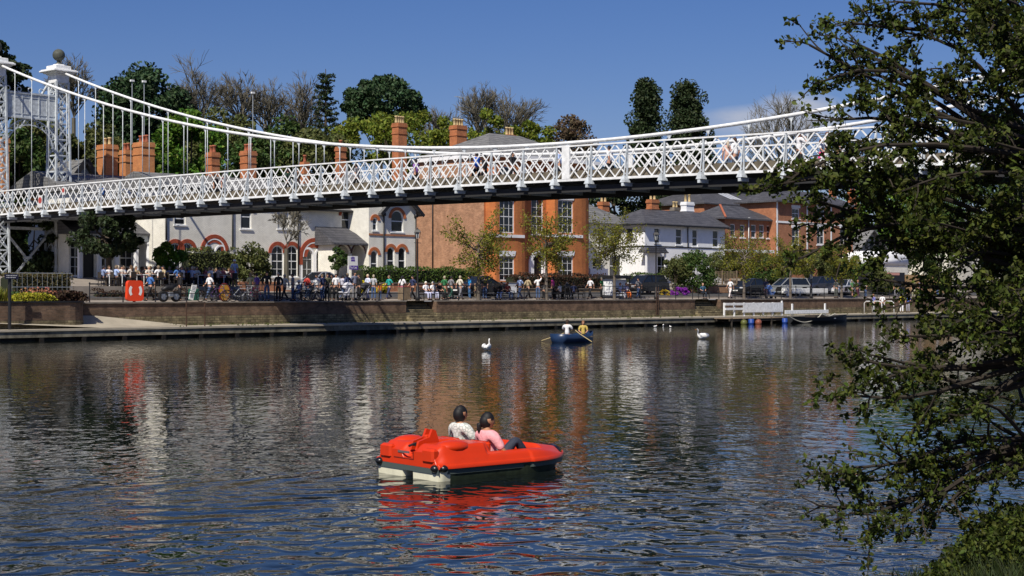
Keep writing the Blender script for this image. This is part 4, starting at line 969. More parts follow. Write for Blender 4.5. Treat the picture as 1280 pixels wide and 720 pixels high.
# rounded pine
c, rx, rz = pxt(478, 90, 175, 98, 45)
t = tree('pine_tree', 'broad rounded dark green pine on the skyline left of the brick chimney', c, rx * .95, rz * .8, gz(45), L_pine, M_bark, 34, 520, .20, 11, 'round', G1, .36, sq=.75)
def TP(name, lab, px, pyt, pyb, pw, v, lm, seed, ncl=26, per=330, s=.22, shape='round', group=G1, crad=.34, tm=None, sq=.8, **k):
    c, rx, rz = pxt(px, pyt, pyb, pw, v)
    return tree(name, lab, c, rx * .95, rz * .9, gz(v) - .2, lm, tm or M_bark, ncl, per, s, seed, shape, group, crad, sq=sq, **k)
TP('pine_tree', 'dark pine rising behind the chimneys right of the bridge tower', 178, 80, 225, 104, 48, L_pine, 21, 60, 420, .22, crad=.40)
TP('cedar_tree', 'dark cedar with level boughs at the top left corner above the bridge tower', -12, 42, 160, 90, 40, L_dark, 22, 34, 330, .2, sq=.35)
TP('cypress_tree', 'tall dark cypress, left one of the close pair above the bridge', 807, 97, 245, 66, 50, L_dark, 23, 52, 520, .2, 'cone', crad=.44)
TP('cypress_tree', 'broad dark cypress, right one of the close pair above the bridge', 858, 96, 250, 86, 50, L_dark, 24, 60, 560, .2, 'cone', crad=.38)
TP('lime_tree', 'bright yellow green tree behind the cable hangers left of centre', 238, 138, 245, 85, 34, L_bright, 25, 26, 300, .2)
TP('spring_tree', 'wide yellow green spring tree below the rounded pine', 500, 140, 215, 190, 36, L_spring, 26, 40, 330, .18, crad=.42)
TP('spring_tree', 'yellow green tree between the monkey puzzle and the bridge cables', 395, 165, 235, 110, 36, L_olive, 27, 26, 300, .2, crad=.42)
TP('spring_tree', 'pale green budding tree between the villa chimneys', 606, 135, 200, 44, 48, L_spring, 28, 16, 130, .2)
TP('spring_tree', 'yellow green tree beside the right chimney of the brick villa', 662, 152, 200, 60, 46, L_spring, 29, 20, 200, .2)
TP('bronze_tree', 'bronze leaved rounded tree on the skyline left of the cypress pair', 707, 145, 215, 72, 46, L_bronze, 30, 28, 190, .18)
TP('budding_tree', 'wide olive budding tree filling the skyline left of the mast', 272, 140, 235, 110, 44, L_olive, 93, 26, 260, .2, crad=.42)
TP('budding_tree', 'green budding tree on the skyline right of the mast', 345, 150, 235, 90, 44, L_mid, 94, 26, 260, .2, crad=.42)
TP('shrub_mass', 'olive green tree behind the left chimneys and hangers', 118, 150, 245, 80, 36, L_olive, 31, 24, 300, .2)
TP('shrub_mass', 'olive tree behind the small grey gabled house', 40, 140, 250, 80, 36, L_olive, 32, 24, 330, .2)
TP('shrub_mass', 'dark green tree under the left tower arch', 20, 160, 250, 70, 32, L_mid, 33, 24, 330, .2)
TP('shrub_mass', 'olive tree left of the tall cottage chimney', 330, 170, 240, 80, 38, L_mid, 34, 24, 330, .2, crad=.4)
TP('evergreen_tree', 'dark evergreen beyond the roofs under the bridge right of the brick villa', 770, 205, 300, 110, 42, L_dark, 35, 34, 300, .22, crad=.4)
TP('evergreen_tree', 'dark evergreen beyond the white house chimneys', 870, 200, 300, 130, 46, L_dark, 36, 36, 300, .24, crad=.4)
TP('evergreen_tree', 'dark evergreen behind the villa roofs near the right end of the bridge', 960, 212, 290, 90, 60, L_mid, 37, 26, 300, .24, crad=.4)
TP('broadleaf_tree', 'large mid green tree right of the red villa', 1105, 222, 318, 120, 34, L_bright, 38, 40, 300, .2, crad=.35)
TP('broadleaf_tree', 'large darker green tree at far right beyond the leaves', 1225, 200, 330, 150, 40, L_mid, 39, 44, 320, .25, crad=.35)
TP('broadleaf_tree', 'green tree filling the gap below the right end of the bridge', 1165, 240, 345, 90, 22, L_mid, 95, 34, 320, .18, crad=.4)
TP('broadleaf_tree', 'olive tree at the right edge behind the foreground leaves', 1262, 250, 360, 90, 18, L_olive, 96, 34, 320, .18, crad=.4)
for i, (px, t_, w_, v, lb) in enumerate(((92, 92, 44, 50, 'nearest the bridge tower'), (250, 112, 60, 55, 'right of the dark pine'), (299, 105, 44, 55, 'with a rounded head beside the mast'), (335, 122, 42, 55, 'just right of the mast'), (378, 125, 50, 55, 'left of the monkey puzzle'), (215, 120, 40, 55, 'above the bright green tree'), (545, 148, 40, 55, 'right of the rounded pine'), (598, 125, 40, 60, 'left of the right villa chimney'), (640, 130, 50, 60, 'above the right villa chimney'), (975, 148, 70, 75, 'low under the small cloud'))):
    baretree('bare_tree', 'leafless grey brown tree on the skyline ' + lb, px, t_, 220, w_, v, 50 + i, 8, 'bare trees on the skyline')
TP('dark_yew', 'dark yew behind the far tower leg under the bridge', 40, 262, 352, 62, 27, L_dark, 91, 24, 330, .14, group=None, crad=.45)
TP('dark_yew', 'dark yew behind the near tower leg at the left edge', 2, 262, 352, 60, 28, L_dark, 92, 24, 330, .14, group=None, crad=.45)
# mast with lamp heads
for (px, pt, lab) in ((316, 117, 'thin tall floodlight mast on the skyline between bare trees'), (180, 103, 'thin tall lamp mast in front of the dark pine, left one'), (165, 102, 'thin lamp mast left of the tall cottage chimneys')):
    u, v, z = uvz(px, pt, 40); t = bthing('light_mast', lab, 'mast', u, v, gz(40), 'light masts behind the houses'); mb = MB(); mb.tube([(u, v, gz(40)), (u, v, z)], [.06, .035], 6); mb.build('pole', M_grey, t)
    mb = MB(); mb.box(u - .16, u + .16, v - .1, v + .1, z, z + .16); mb.build('lamp_head', M_white, t)
# promenade trees (young limes with sparse spring leaf)
for i, (px, t_, b_, w_, v, lb) in enumerate(((598, 250, 350, 88, 5.2, 'in front of the pale brick side wall'), (683, 245, 350, 84, 5.2, 'between the two bowed bays of the brick villa'), (768, 250, 350, 88, 5.2, 'between the brick villa and the white house'),
        (930, 282, 350, 70, 5.4, 'in front of the garden trellis'), (988, 288, 352, 66, 5.6, 'beside the white low trailer'), (1052, 300, 355, 60, 6.2, 'left of the silver car'))):
    c, rx, rz = pxt(px, t_, b_, w_, v); r = random.Random(70 + i); t = thing('young_lime_tree', 'young tree with thin yellow green leaves ' + lb, 'tree', (c.x, c.y, 1.93), 0, 'young trees along the promenade')
    lc = Vector((0, 0, c.z - 1.93)); mt = MB(); mb = MB(); f = Vector((0, 0, lc.z - rz * .55)); mt.tube([(0, 0, -.1), f * .5, f], [.13, .11, .09], 8)
    tips = []
    for k in range(34):
        p = rv3(r); p = p.normalized() * (.5 + .5 * p.length); tip = lc + Vector((p.x * rx, p.y * rx, p.z * rz)); 
        s_ = f + Vector((0, 0, r.uniform(0, rz * .5))); m_ = s_.lerp(tip, .5) + Vector((0, 0, -.1)); mt.tube([s_, m_, tip], [.04, .025, .008], 4, False)
        for q in range(4):
            a = s_.lerp(tip, r.uniform(.4, .9)); e = a + rv3(r) * .8; mt.tube([a, e], [.014, .005], 3, False); tips.append((a, e))
        for q in range(95): 
            a = s_.lerp(tip, r.uniform(.35, 1.05)); leaf(mb, a + rv3(r) * .45, .08, r)
    for a, e in tips:
        for q in range(7): leaf(mb, a.lerp(e, r.uniform(.2, 1.1)) + rv3(r) * .15, .075, r)
    mb.build('crown', L_lane, t); mt.build('trunk', M_barkg, t)
# dark tree in front of the inn
TP('evergreen_oak', 'dark rounded evergreen tree over the dining terrace at left', 135, 264, 322, 88, 14.5, L_dark, 80, 26, 330, .12, group=None, crad=.42, r0=.2, h0=.75)
TP('weeping_tree', 'small weeping olive leaved tree beside the red arches', 313, 305, 362, 48, 15, L_olive, 81, 22, 260, .10, group=None, crad=.4, r0=.1)
TP('small_tree', 'bushy light green shrub in front of the left veranda corner', 213, 303, 338, 34, 14, L_bright, 82, 14, 260, .10, group=None, crad=.5, r0=.06)
TP('small_tree', 'slender leafy shrub beside the estate sign and porch', 422, 308, 342, 22, 14, L_mid, 83, 10, 150, .09, group=None, crad=.5, r0=.05)
baretree('bare_sapling', 'thin budding sapling in front of the cream cottage wall', 358, 268, 350, 34, 13, 90, 6)
# hedges: box-like leafy masses
def hedge(name, lab, px0, px1, pyt, v, dv, lm, seed, s=.07, dens=150, zb=None, cat='hedge', wob=.18, group=None):
    r = random.Random(seed); u0, u1 = U(px0, v), U(px1, v); zb = gz(v) - .1 if zb is None else zb; zt = ZP(pyt, (u0 + u1) / 2, v); t = bthing(name, lab, cat, u0, v, zb, group)
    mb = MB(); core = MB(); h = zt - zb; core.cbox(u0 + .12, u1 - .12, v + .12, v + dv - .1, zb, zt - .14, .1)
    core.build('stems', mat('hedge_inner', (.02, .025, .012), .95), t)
    n = int((u1 - u0) * (h + dv) * dens)
    for _ in range(n):
        uu = r.uniform(u0, u1)
        o = wob * (sin(uu * 2.1 + seed) + sin(uu * 5.3)) * .5
        if r.random() < h / (h + dv): p = Vector((uu, v + r.uniform(-.06, .14), r.uniform(zb, zt + o)))
        else: p = Vector((uu, r.uniform(v, v + dv), zt + o + r.uniform(-.1, .07)))
        leaf(mb, p, s, r)
    mb.build('foliage', lm, t); return t
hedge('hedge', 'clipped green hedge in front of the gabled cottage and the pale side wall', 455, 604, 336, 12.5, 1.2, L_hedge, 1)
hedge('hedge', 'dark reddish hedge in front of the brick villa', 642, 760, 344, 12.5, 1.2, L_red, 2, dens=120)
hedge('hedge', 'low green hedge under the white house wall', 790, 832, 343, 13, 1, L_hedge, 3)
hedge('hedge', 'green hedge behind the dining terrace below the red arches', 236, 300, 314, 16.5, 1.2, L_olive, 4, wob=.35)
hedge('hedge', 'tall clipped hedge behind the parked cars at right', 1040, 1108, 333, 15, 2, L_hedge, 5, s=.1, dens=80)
hedge('dark_planting', 'dark reddish planting along the front of the dining terrace', 120, 300, 364, 8.6, .7, L_red, 6, s=.06, dens=160, zb=2.0)
def bush(name, lab, px, pyt, pyb, pw, v, lm, seed, s=.09, per=260, ncl=14, group=None, cat='bush'):
    c, rx, rz = pxt(px, pyt, pyb, pw, v); r = random.Random(seed); t = thing(name, lab, cat, (c.x, c.y, c.z - rz), 0, group)
    mb = MB(); crown(mb, Vector((0, 0, rz)), rx * .8, rz * .8, ncl, per, s, r, crad=.5); mb.build('foliage', lm, t)
    mt = MB()
    for k in range(5): mt.tube([(0, 0, -.3), (r.uniform(-.5, .5) * rx, r.uniform(-.5, .5) * rx, rz * 1.3)], [.04, .015], 4)
    mt.build('stems', M_bark, t); return t
GB_ = 'garden bushes behind the promenade'
bush('bush', 'large dark green bush in front of the white house', 868, 315, 368, 60, 11.5, L_mid, 11, .10, 420, 22, GB_)
bush('bush', 'yellow green bush left of the large dark bush', 843, 318, 362, 40, 12, L_olive, 12, .09, 300, 14, GB_)
bush('bush', 'high olive bush above the garden trellis', 905, 312, 348, 60, 15, L_olive, 13, .10, 420, 18, GB_)
bush('bush', 'broad green bush behind the dark car right of the trellis', 965, 318, 362, 76, 13, L_mid, 14, .10, 420, 22, GB_)
bush('bush', 'yellow green bush behind the grey estate car', 1012, 312, 352, 70, 14, L_olive, 15, .10, 420, 20, GB_)
bush('bush', 'olive bush at the end of the promenade railings', 1102, 335, 372, 40, 9, L_olive, 16, .10, 300, 14, GB_)
bush('bush', 'round topped green bush behind the clipped hedge', 1060, 318, 340, 60, 18, L_bright, 17, .12, 300, 14, GB_)
for px, w_, lm, lb, y0_ in ((452, 18, 'yellow_flowers', 'left yellow flowering shrub under the hedge', 350), (478, 18, 'yellow_flowers', 'right yellow flowering shrub under the hedge behind the litter bin', 352)):
    bush('flowering_shrub', lb, px, y0_, 370, w_, 10.5, leafmat(lm, (.62, .52, .02), .3, .2), px, .06, 260, 8, 'yellow shrubs below the hedge')
bush('purple_heather', 'mound of purple flowers beside the dark green bush', 848, 359, 371, 36, 9, leafmat('purple_flowers', (.28, .04, .42), .3, .2), 5, .05, 420, 10)
bush('flowering_shrub', 'small yellow flower clump left of the purple mound', 831, 361, 371, 16, 9, leafmat('gold_flowers', (.5, .36, .04), .3, .2), 6, .05, 200, 8)
r = random.Random(17); mb = MB()
for i in range(420):
    u = r.uniform(-26, 45); vv = 2.93 if r.random() < .8 else .05; z = QZ
    if uA0 < u < uA1 or uB0 < u < uB1: continue
    clump(mb, bank(u, vv, z + .02), r.uniform(.04, .16), 16, .035, r, .1, .3)
tag(mb.build('wall_foot_weeds', L_olive), 'small weeds and moss tufts along the foot of the river wall', 'weeds', kind='stuff')
# woodland mass on the rise behind
r = random.Random(99); mb = MB()
for i in range(150):
    u = -110 + i * 2.4 + r.uniform(-1, 1); v = r.uniform(66, 82); c = bank(u, v, gz(v) + r.uniform(1, 6.5)); clump(mb, c, r.uniform(2.5, 4), 260, .45, r, .5, .3, .9)
tag(mb.build('distant_wood', L_mid), kind='stuff')
# ---------------- people ------------------------------------------------------
dg = None
def skin_mesh(verts, edges, rad, name, sub=1, root=0, extra=None):
    me = bpy.data.meshes.new(name + '_cage'); me.from_pydata([tuple(v) for v in verts], edges, []); me.update()
    o = bpy.data.objects.new('cage', me); COL.objects.link(o)
    m = o.modifiers.new('s', 'SKIN'); m.use_smooth_shade = True; m.branch_smoothing = .4
    if not me.skin_vertices:
        bpy.context.view_layer.objects.active = o
        try: me.skin_vertices.new()
        except Exception: pass
    for i, d in enumerate(me.skin_vertices[0].data): d.radius = (rad[i], rad[i]) if not hasattr(rad[i], '__len__') else rad[i]; d.use_root = (i == root)
    if sub: q = o.modifiers.new('u', 'SUBSURF'); q.levels = sub; q.render_levels = sub
    dgr = bpy.context.evaluated_depsgraph_get(); dgr.update()
    out = bpy.data.meshes.new_from_object(o.evaluated_get(dgr)); out.name = name
    bpy.data.objects.remove(o); bpy.data.meshes.remove(me)
    if extra:
        vs, fs = extra
        n = len(out.vertices); V_ = [v.co[:] for v in out.vertices] + [tuple(v) for v in vs]; F_ = [tuple(p.vertices) for p in out.polygons] + [tuple(i + n for i in f) for f in fs]
        bpy.data.meshes.remove(out); out = bpy.data.meshes.new(name); out.from_pydata(V_, [], F_); out.update()
    out.polygons.foreach_set('use_smooth', [True] * len(out.polygons))
    return out
def head_geo(c, yaw=0, s=1.0, n=14, m=12, tilt=0):
    vs = []; fs = []; 
    def pt(a, t):
        x = .074 * sin(a) * cos(t); y = .094 * sin(a) * sin(t); z = -.118 * cos(a)
        if z < 0: x *= 1 + z * 2.2; y = y * (1 + z * 1.2) + .012 * (-z / .118)
        f = y / .094
        if f > .3:
            d = abs(x)
            y += .026 * max(0, 1 - d / .02) * max(0, 1 - abs(z + .018) / .035)        # nose
            y -= .010 * max(0, 1 - abs(d - .03) / .02) * max(0, 1 - abs(z - .012) / .02)     # eye sockets
            y += .006 * max(0, 1 - d / .03) * max(0, 1 - abs(z + .062) / .015)        # lips
        if abs(abs(cos(t)) - 1) < .12 and abs(z) < .04: x += (1 if x > 0 else -1) * .014      # ears
        return Vector((x, y, z))
    vs.append(Vector((0, .01, -.118)))
    for j in range(1, m):
        for k in range(n): vs.append(pt(pi * j / m, 2 * pi * k / n))
    vs.append(Vector((0, 0, .118)))
    for k in range(n): fs.append((0, 1 + (k + 1) % n, 1 + k)); fs.append((len(vs) - 1, 1 + (m - 2) * n + k, 1 + (m - 2) * n + (k + 1) % n))
    for j in range(m - 2):
        for k in range(n): fs.append((1 + j * n + k, 1 + j * n + (k + 1) % n, 1 + (j + 1) * n + (k + 1) % n, 1 + (j + 1) * n + k))
    M = Matrix.Rotation(yaw, 3, 'Z') @ Matrix.Rotation(tilt, 3, 'X')
    return [c + M @ (v * s) for v in vs], fs
def pose_joints(pose, w=1.0):
    J = dict(P=(0, 0, .95), S=(0, 0, 1.12), C=(0, 0, 1.30), T=(0, 0, 1.43), N=(0, .005, 1.50), H=(0, .02, 1.60))
    for s, n in ((-1, 'l'), (1, 'r')):
        J['s' + n] = (s * .165 * w, 0, 1.41); J['e' + n] = (s * .22 * w, -.03, 1.14); J['w' + n] = (s * .22 * w, .05, .90); J['h' + n] = (s * .215 * w, .07, .81)
        J['p' + n] = (s * .095, 0, .90); J['k' + n] = (s * .10, .02, .50); J['a' + n] = (s * .10, -.02, .09); J['t' + n] = (s * .11, .13, .035)
    J = {k: Vector(v) for k, v in J.items()}
    def mv(keys, d): 
        for k in keys: J[k] = J[k] + Vector(d)
    up = ['P', 'S', 'C', 'T', 'N', 'H', 'sl', 'sr', 'el', 'er', 'wl', 'wr', 'hl', 'hr', 'pl', 'pr']
    def st(**kw):
        for k, v in kw.items(): J[k] = Vector(v)
    if pose == 'walk':
        st(kl=(-.10, .20, .53), al=(-.10, .32, .12), tl=(-.10, .46, .07), kr=(.10, -.06, .50), ar=(.10, -.33, .17), tr=(.10, -.22, .05), el=(-.23, -.13, 1.16), wl=(-.22, -.17, .93), hl=(-.22, -.17, .84), er=(.23, .08, 1.15), wr=(.21, .27, 1.0), hr=(.20, .33, .93))
        mv(up, (0, 0, -.03))
    if pose == 'pocket': st(el=(-.27, -.06, 1.16), wl=(-.2, .03, .97), hl=(-.15, .07, .92), er=(.27, -.06, 1.16), wr=(.2, .03, .97), hr=(.15, .07, .92))
    if pose == 'photo': st(el=(-.24, .16, 1.22), wl=(-.12, .26, 1.46), hl=(-.06, .25, 1.54), er=(.24, .16, 1.22), wr=(.12, .26, 1.46), hr=(.06, .25, 1.54))
    if pose == 'wave': st(er=(.26, .05, 1.62), wr=(.12, .08, 1.84), hr=(.06, .1, 1.90), el=(-.27, -.04, 1.20), wl=(-.2, .16, 1.12), hl=(-.14, .22, 1.12))
    if pose == 'push': st(el=(-.22, .06, 1.16), wl=(-.2, .3, 1.06), hl=(-.19, .38, 1.05), er=(.22, .06, 1.16), wr=(.2, .3, 1.06), hr=(.19, .38, 1.05), kl=(-.10, .12, .52), al=(-.1, .16, .1), tl=(-.1, .3, .05), ar=(.1, -.2, .12), tr=(.1, -.07, .04))
    if pose in ('sit', 'table', 'row', 'boat', 'lounge'):
        mv(up, (0, 0, -.43))
        st(kl=(-.12, .42, .52), al=(-.12, .40, .09), tl=(-.12, .54, .04), kr=(.12, .42, .52), ar=(.12, .44, .09), tr=(.12, .58, .04))
        st(el=(-.23, .05, .76), wl=(-.14, .26, .68), hl=(-.10, .34, .66), er=(.23, .05, .76), wr=(.14, .26, .68), hr=(.10, .34, .66))
    if pose == 'table': st(el=(-.25, .12, .78), wl=(-.12, .32, .82), hl=(-.06, .38, .83), er=(.25, .12, .78), wr=(.12, .32, .82), hr=(.06, .38, .83)); mv(['C', 'T', 'N', 'H', 'sl', 'sr'], (0, .05, -.01))
    if pose == 'row': st(el=(-.24, .12, .80), wl=(-.2, .36, .78), hl=(-.18, .43, .78), er=(.24, .12, .80), wr=(.2, .36, .78), hr=(.18, .43, .78), al=(-.12, .62, .2), tl=(-.12, .72, .28), ar=(.12, .62, .2), tr=(.12, .72, .28), kl=(-.12, .36, .56), kr=(.12, .36, .56))
    if pose == 'boat':     # reclining pedalling pose, knees up
        st(kl=(-.13, .40, .70), al=(-.13, .72, .36), tl=(-.13, .82, .46), kr=(.15, .36, .90), ar=(.14, .64, .52), tr=(.14, .76, .58), el=(-.26, .02, .74), wl=(-.22, .22, .66), hl=(-.20, .30, .64), er=(.29, .06, .74), wr=(.25, .27, .66), hr=(.22, .34, .63))
        mv(['C'], (0, -.03, 0)); mv(['T', 'N', 'H', 'sl', 'sr'], (0, -.05, -.01))
    return J
def build_person(pose, top='shirt', leg='trousers', hair='short', w=1.0, yaw=0, fingers=False, tilt=0, sub=1, sleeve=.95):
    J = pose_joints(pose, w); names = ['P', 'S', 'C', 'T', 'N', 'sl', 'el', 'wl', 'hl', 'sr', 'er', 'wr', 'hr', 'pl', 'kl', 'al', 'tl', 'pr', 'kr', 'ar', 'tr']
    E = [('P', 'S'), ('S', 'C'), ('C', 'T'), ('T', 'N'), ('T', 'sl'), ('sl', 'el'), ('el', 'wl'), ('wl', 'hl'), ('T', 'sr'), ('sr', 'er'), ('er', 'wr'), ('wr', 'hr'), ('P', 'pl'), ('pl', 'kl'), ('kl', 'al'), ('al', 'tl'), ('P', 'pr'), ('pr', 'kr'), ('kr', 'ar'), ('ar', 'tr')]
    Rr = dict(P=.115, S=.105, C=(.125, .10), T=(.09, .07), N=.048, s=.062, e=.042, w=.028, h=.036, p=.085, k=.056, a=.038, t=.036)
    rad = [Rr.get(n) or Rr[n[0]] for n in names]; vs = [J[n] for n in names]; ix = {n: i for i, n in enumerate(names)}; ed = [(ix[a], ix[b]) for a, b in E]
    # neck into the head
    vs.append(J['H']); rad.append(.05); ed.append((ix['N'], len(vs) - 1))
    if fingers:
        for s in 'lr':
            hd, wr = J['h' + s], J['w' + s]; d = (hd - wr).normalized(); side = d.cross(Vector((0, 0, 1))).normalized(); dn = side.cross(d)
            for q, ln in ((-.024, .075), (-.008, .085), (.008, .08), (.024, .062)):
                p = hd + side * q; i0 = len(vs); vs += [p + d * .03, p + d * (.03 + ln * .55) + dn * -.012, p + d * (.03 + ln * .8) + dn * -.04]; rad += [.009, .008, .007]; ed += [(ix['h' + s], i0), (i0, i0 + 1), (i0 + 1, i0 + 2)]
            k = -1 if s == 'r' else 1; i0 = len(vs); vs += [hd + side * .035 * k - d * .01, hd + side * .055 * k + d * .03 - dn * .02]; rad += [.011, .009]; ed += [(ix['h' + s], i0), (i0, i0 + 1)]
    hc = J['H'] + Vector((0, .005, .015))
    M = {}
    M['body'] = skin_mesh(vs, ed, rad, 'body', sub, 0, head_geo(hc, yaw, 1.0, 18 if fingers else 12, 14 if fingers else 10, tilt))
    g = lambda a, b, t: J[a].lerp(J[b], t)
    # top
    tv = [J['P'] + Vector((0, 0, .0)), J['S'], J['C'], J['T'], J['T'] + Vector((0, 0, .035))]; tr = [.145, .132, (.148, .122), (.105, .09), .06]; te = [(0, 1), (1, 2), (2, 3), (3, 4)]
    for s in 'lr':
        i = len(tv); tv += [g('T', 's' + s, .5) + Vector((0, 0, -.01)), J['s' + s], g('s' + s, 'e' + s, .5), g('s' + s, 'e' + s, sleeve)]; tr += [.10, .085, .072, .066]; te += [(3, i), (i, i + 1), (i + 1, i + 2), (i + 2, i + 3)]; i += 1
        if top == 'coat': tv += [g('e' + s, 'w' + s, .5), g('e' + s, 'w' + s, .95)]; tr += [.056, .048]; te += [(i + 2, i + 3), (i + 3, i + 4)]
    M['top'] = skin_mesh(tv, te, tr, {'coat': 'jacket'}.get(top, 'shirt'), sub)
    if leg == 'skirt':
        mb = MB(); mb.smooth = True; c = J['P']; mb.lathe([(.13, .06), (.165, -.05), (.2, -.25), (.235, -.48)], (c.x, c.y, c.z), 14); me = bpy.data.meshes.new('skirt'); me.from_pydata(mb.v, [], mb.f); me.update(); me.polygons.foreach_set('use_smooth', [True] * len(me.polygons)); M['leg'] = me
    else:
        lv = [J['P'], J['P'] + Vector((0, 0, .07))]; lr = [.135, .125]; le = [(0, 1)]
        for s in 'lr':
            i = len(lv); lv += [J['p' + s], J['k' + s]]; lr += [.102, .075]; le += [(0, i), (i, i + 1)]
            if leg == 'shorts': lv[-1] = g('p' + s, 'k' + s, .8)
            else: lv += [g('k' + s, 'a' + s, .5), g('k' + s, 'a' + s, .95)]; lr += [.066, .058]; le += [(i + 1, i + 2), (i + 2, i + 3)]
        M['leg'] = skin_mesh(lv, le, lr, 'trousers' if leg != 'shorts' else 'shorts', sub)
    # hair
    mb = MB(); mb.smooth = True; MR = Matrix.Rotation(yaw, 3, 'Z') @ Matrix.Rotation(tilt, 3, 'X'); n, m = 16, 10; HV = []
    cut = {'short': .20, 'long': .20, 'bun': .2, 'hat': .5, 'bob': .2}[hair]
    for j in range(m + 1):
        for k in range(n):
            t = 2 * pi * k / n; back = (1 - sin(t)) / 2
            amax = pi * (.42 + .30 * back) if hair != 'hat' else pi * .45
            a = amax * j / m; x, y, z = .086 * sin(a) * cos(t), .104 * sin(a) * sin(t) - .008, .13 * cos(a)
            wv = 1 + .03 * sin(7 * t + 5 * a) ; HV.append(hc + MR @ Vector((x * wv, y * wv, z)))
    mb.add(HV, [(j * n + k, (j + 1) * n + k, (j + 1) * n + (k + 1) % n, j * n + (k + 1) % n) for j in range(m) for k in range(n)])
    if hair in ('bob', 'bun'):
        mb.ball(tuple(hc + MR @ Vector((0, -.028, -.012))), .1, 16, 12, (.93, 1.0, 1.18 if hair == 'bob' else 1.05))
    if hair == 'bun': P = [hc + MR @ Vector(p) for p in ((0, -.09, -.04), (0, -.13, -.06), (0, -.13, -.13), (0, -.11, -.22))]; mb.tube(P, [.03, .04, .034, .012], 10)
    if hair == 'long':
        ln = {'long': .30, 'bun': .15, 'bob': .05}[hair]; P = [hc + MR @ Vector(p) for p in ((0, -.05, .02), (0, -.095, -.03), (0, -.11, -.03 - ln * .45), (0, -.085, -.03 - ln))]
        mb.tube(P, [.07, .075 if hair != 'bun' else .05, .06 if hair != 'bun' else .034, .03], 10)
    if hair == 'hat': mb.lathe([(.15, .03), (.15, .04), (.10, .045), (.095, .12), (.07, .14)], tuple(hc), 16)
    me = bpy.data.meshes.new('hat' if hair == 'hat' else 'hair'); me.from_pydata(mb.v, [], mb.f); me.update(); me.polygons.foreach_set('use_smooth', [True] * len(me.polygons)); M['hair'] = me
    for k in M: M[k].materials.append(None) if not len(M[k].materials) else None
    # shoes
    mb = MB(); mb.smooth = True
    for s in 'lr': mb.tube([J['a' + s] + Vector((0, -.03, -.035)), J['a' + s].lerp(J['t' + s], .5) + Vector((0, 0, .0)), J['t' + s] + Vector((0, .05, 0))], [.045, .048, .03], 8)
    me = bpy.data.meshes.new('shoes'); me.from_pydata(mb.v, [], mb.f); me.update(); me.materials.append(None); M['shoes'] = me
    return M
PROTO = {}
DARKS = (.02, .02, .022)
def person(pose, lab, loc, rz, top=(.7, .7, .7), leg=(.03, .035, .06), hair=(.02, .015, .012), h=1.0, group=None, tk='shirt', lk='trousers', hk='short', sk=None, key=None, **kw):
    k = key or (pose, tk, lk, hk)
    if k not in PROTO: PROTO[k] = build_person(pose, tk, lk, hk, **kw)
    M = PROTO[k]; t = thing('person', lab, 'person', loc, rz, group); t.scale = (h, h, h)
    b = None
    for part, m in (('body', sk or M_skin), ('top', cmat(top)), ('leg', cmat(leg)), ('hair', mat('hair_%02d' % int(hair[0] * 99), hair, .6)), ('shoes', cmat(DARKS))):
        me = M[part]; nm = me.name.split('.')[0]
        o = bpy.data.objects.new(nm, me); COL.objects.link(o); o.parent = t if part == 'body' else b
        if part == 'body': b = o
        o.material_slots[0].link = 'OBJECT'; o.material_slots[0].material = m
    return t
def bperson(px, v, pose, lab, face, z=None, **kw):       # face: 0 = towards the houses, 180 = towards the river, 90 = left, -90 = right
    u = U(px, v); z = 1.93 if z is None else z
    return person(pose, lab, bank(u, v, z), R(45 + face), **kw)
WH = (.78, .78, .80); BK = (.015, .015, .018); NV = (.03, .04, .10); BL = (.06, .16, .42); LB = (.35, .45, .7); GY = (.2, .2, .22); TEAL = (.02, .32, .28); GR = (.03, .16, .06); PK = (.7, .2, .35); PU = (.25, .12, .38); BE_ = (.4, .32, .2); YE = (.6, .5, .05); RD = (.5, .04, .03); DEN = (.06, .10, .2)
GP = 'people on the promenade'
W4_ = 4.0
bperson(321, 5.5, 'stand', 'person in purple shirt and cream shorts standing behind the bicycles', 20, top=PU, leg=(.65, .55, .42), lk='shorts', hair=BK, group=GP)
bperson(333.5, 3.9, 'pocket', 'person in dark jacket and jeans at the wall edge, left of the two dark figures', 160, top=BK, leg=DEN, tk='coat', group=GP, h=1.05)
bperson(348, 3.9, 'pocket', 'grey haired person in black coat at the wall edge, right of the two dark figures', 120, top=BK, leg=BK, tk='coat', hair=(.5, .42, .33), group=GP, h=1.02)
bperson(293, 10.5, 'stand', 'person in pale blue dress and white hat at the end of the terrace tables', 160, z=2.86, top=LB, leg=LB, lk='skirt', hk='hat', hair=(.8, .8, .78), group=GP)
bperson(374, 5.0, 'sit', 'person in pale blue shirt sitting beside the parked bicycles, nearest the railing', 90, z=1.93, top=LB, leg=DEN, hk='hat', hair=(.7, .68, .6), group=GP)
bperson(409, 4.6, 'pocket', 'person in olive top with beige bag at the left of the standing group', 160, top=(.10, .10, .06), leg=(.02, .025, .02), tk='coat', hair=(.08, .05, .03), group=GP)
bperson(420, 4.6, 'stand', 'person in white shirt and black trousers in the standing group', 150, top=WH, leg=BK, group=GP)
bperson(428, 6.0, 'walk', 'person in white patterned top and blue jeans walking behind the standing group', -90, top=(.5, .5, .6), leg=DEN, group=GP)
bperson(434.5, 4.6, 'pocket', 'person in navy suit standing beside the pushchair', 0, top=NV, leg=NV, tk='coat', hair=(.2, .15, .1), group=GP, h=1.03)
bperson(443.5, 5.6, 'pocket', 'tall dark haired person in grey top right of the navy suit', 170, top=(.13, .14, .2), leg=GY, hair=BK, group=GP, h=1.1)
bperson(449, 4.6, 'stand', 'person in long black coat beside the pushchair', 90, top=BK, leg=BK, tk='coat', group=GP)
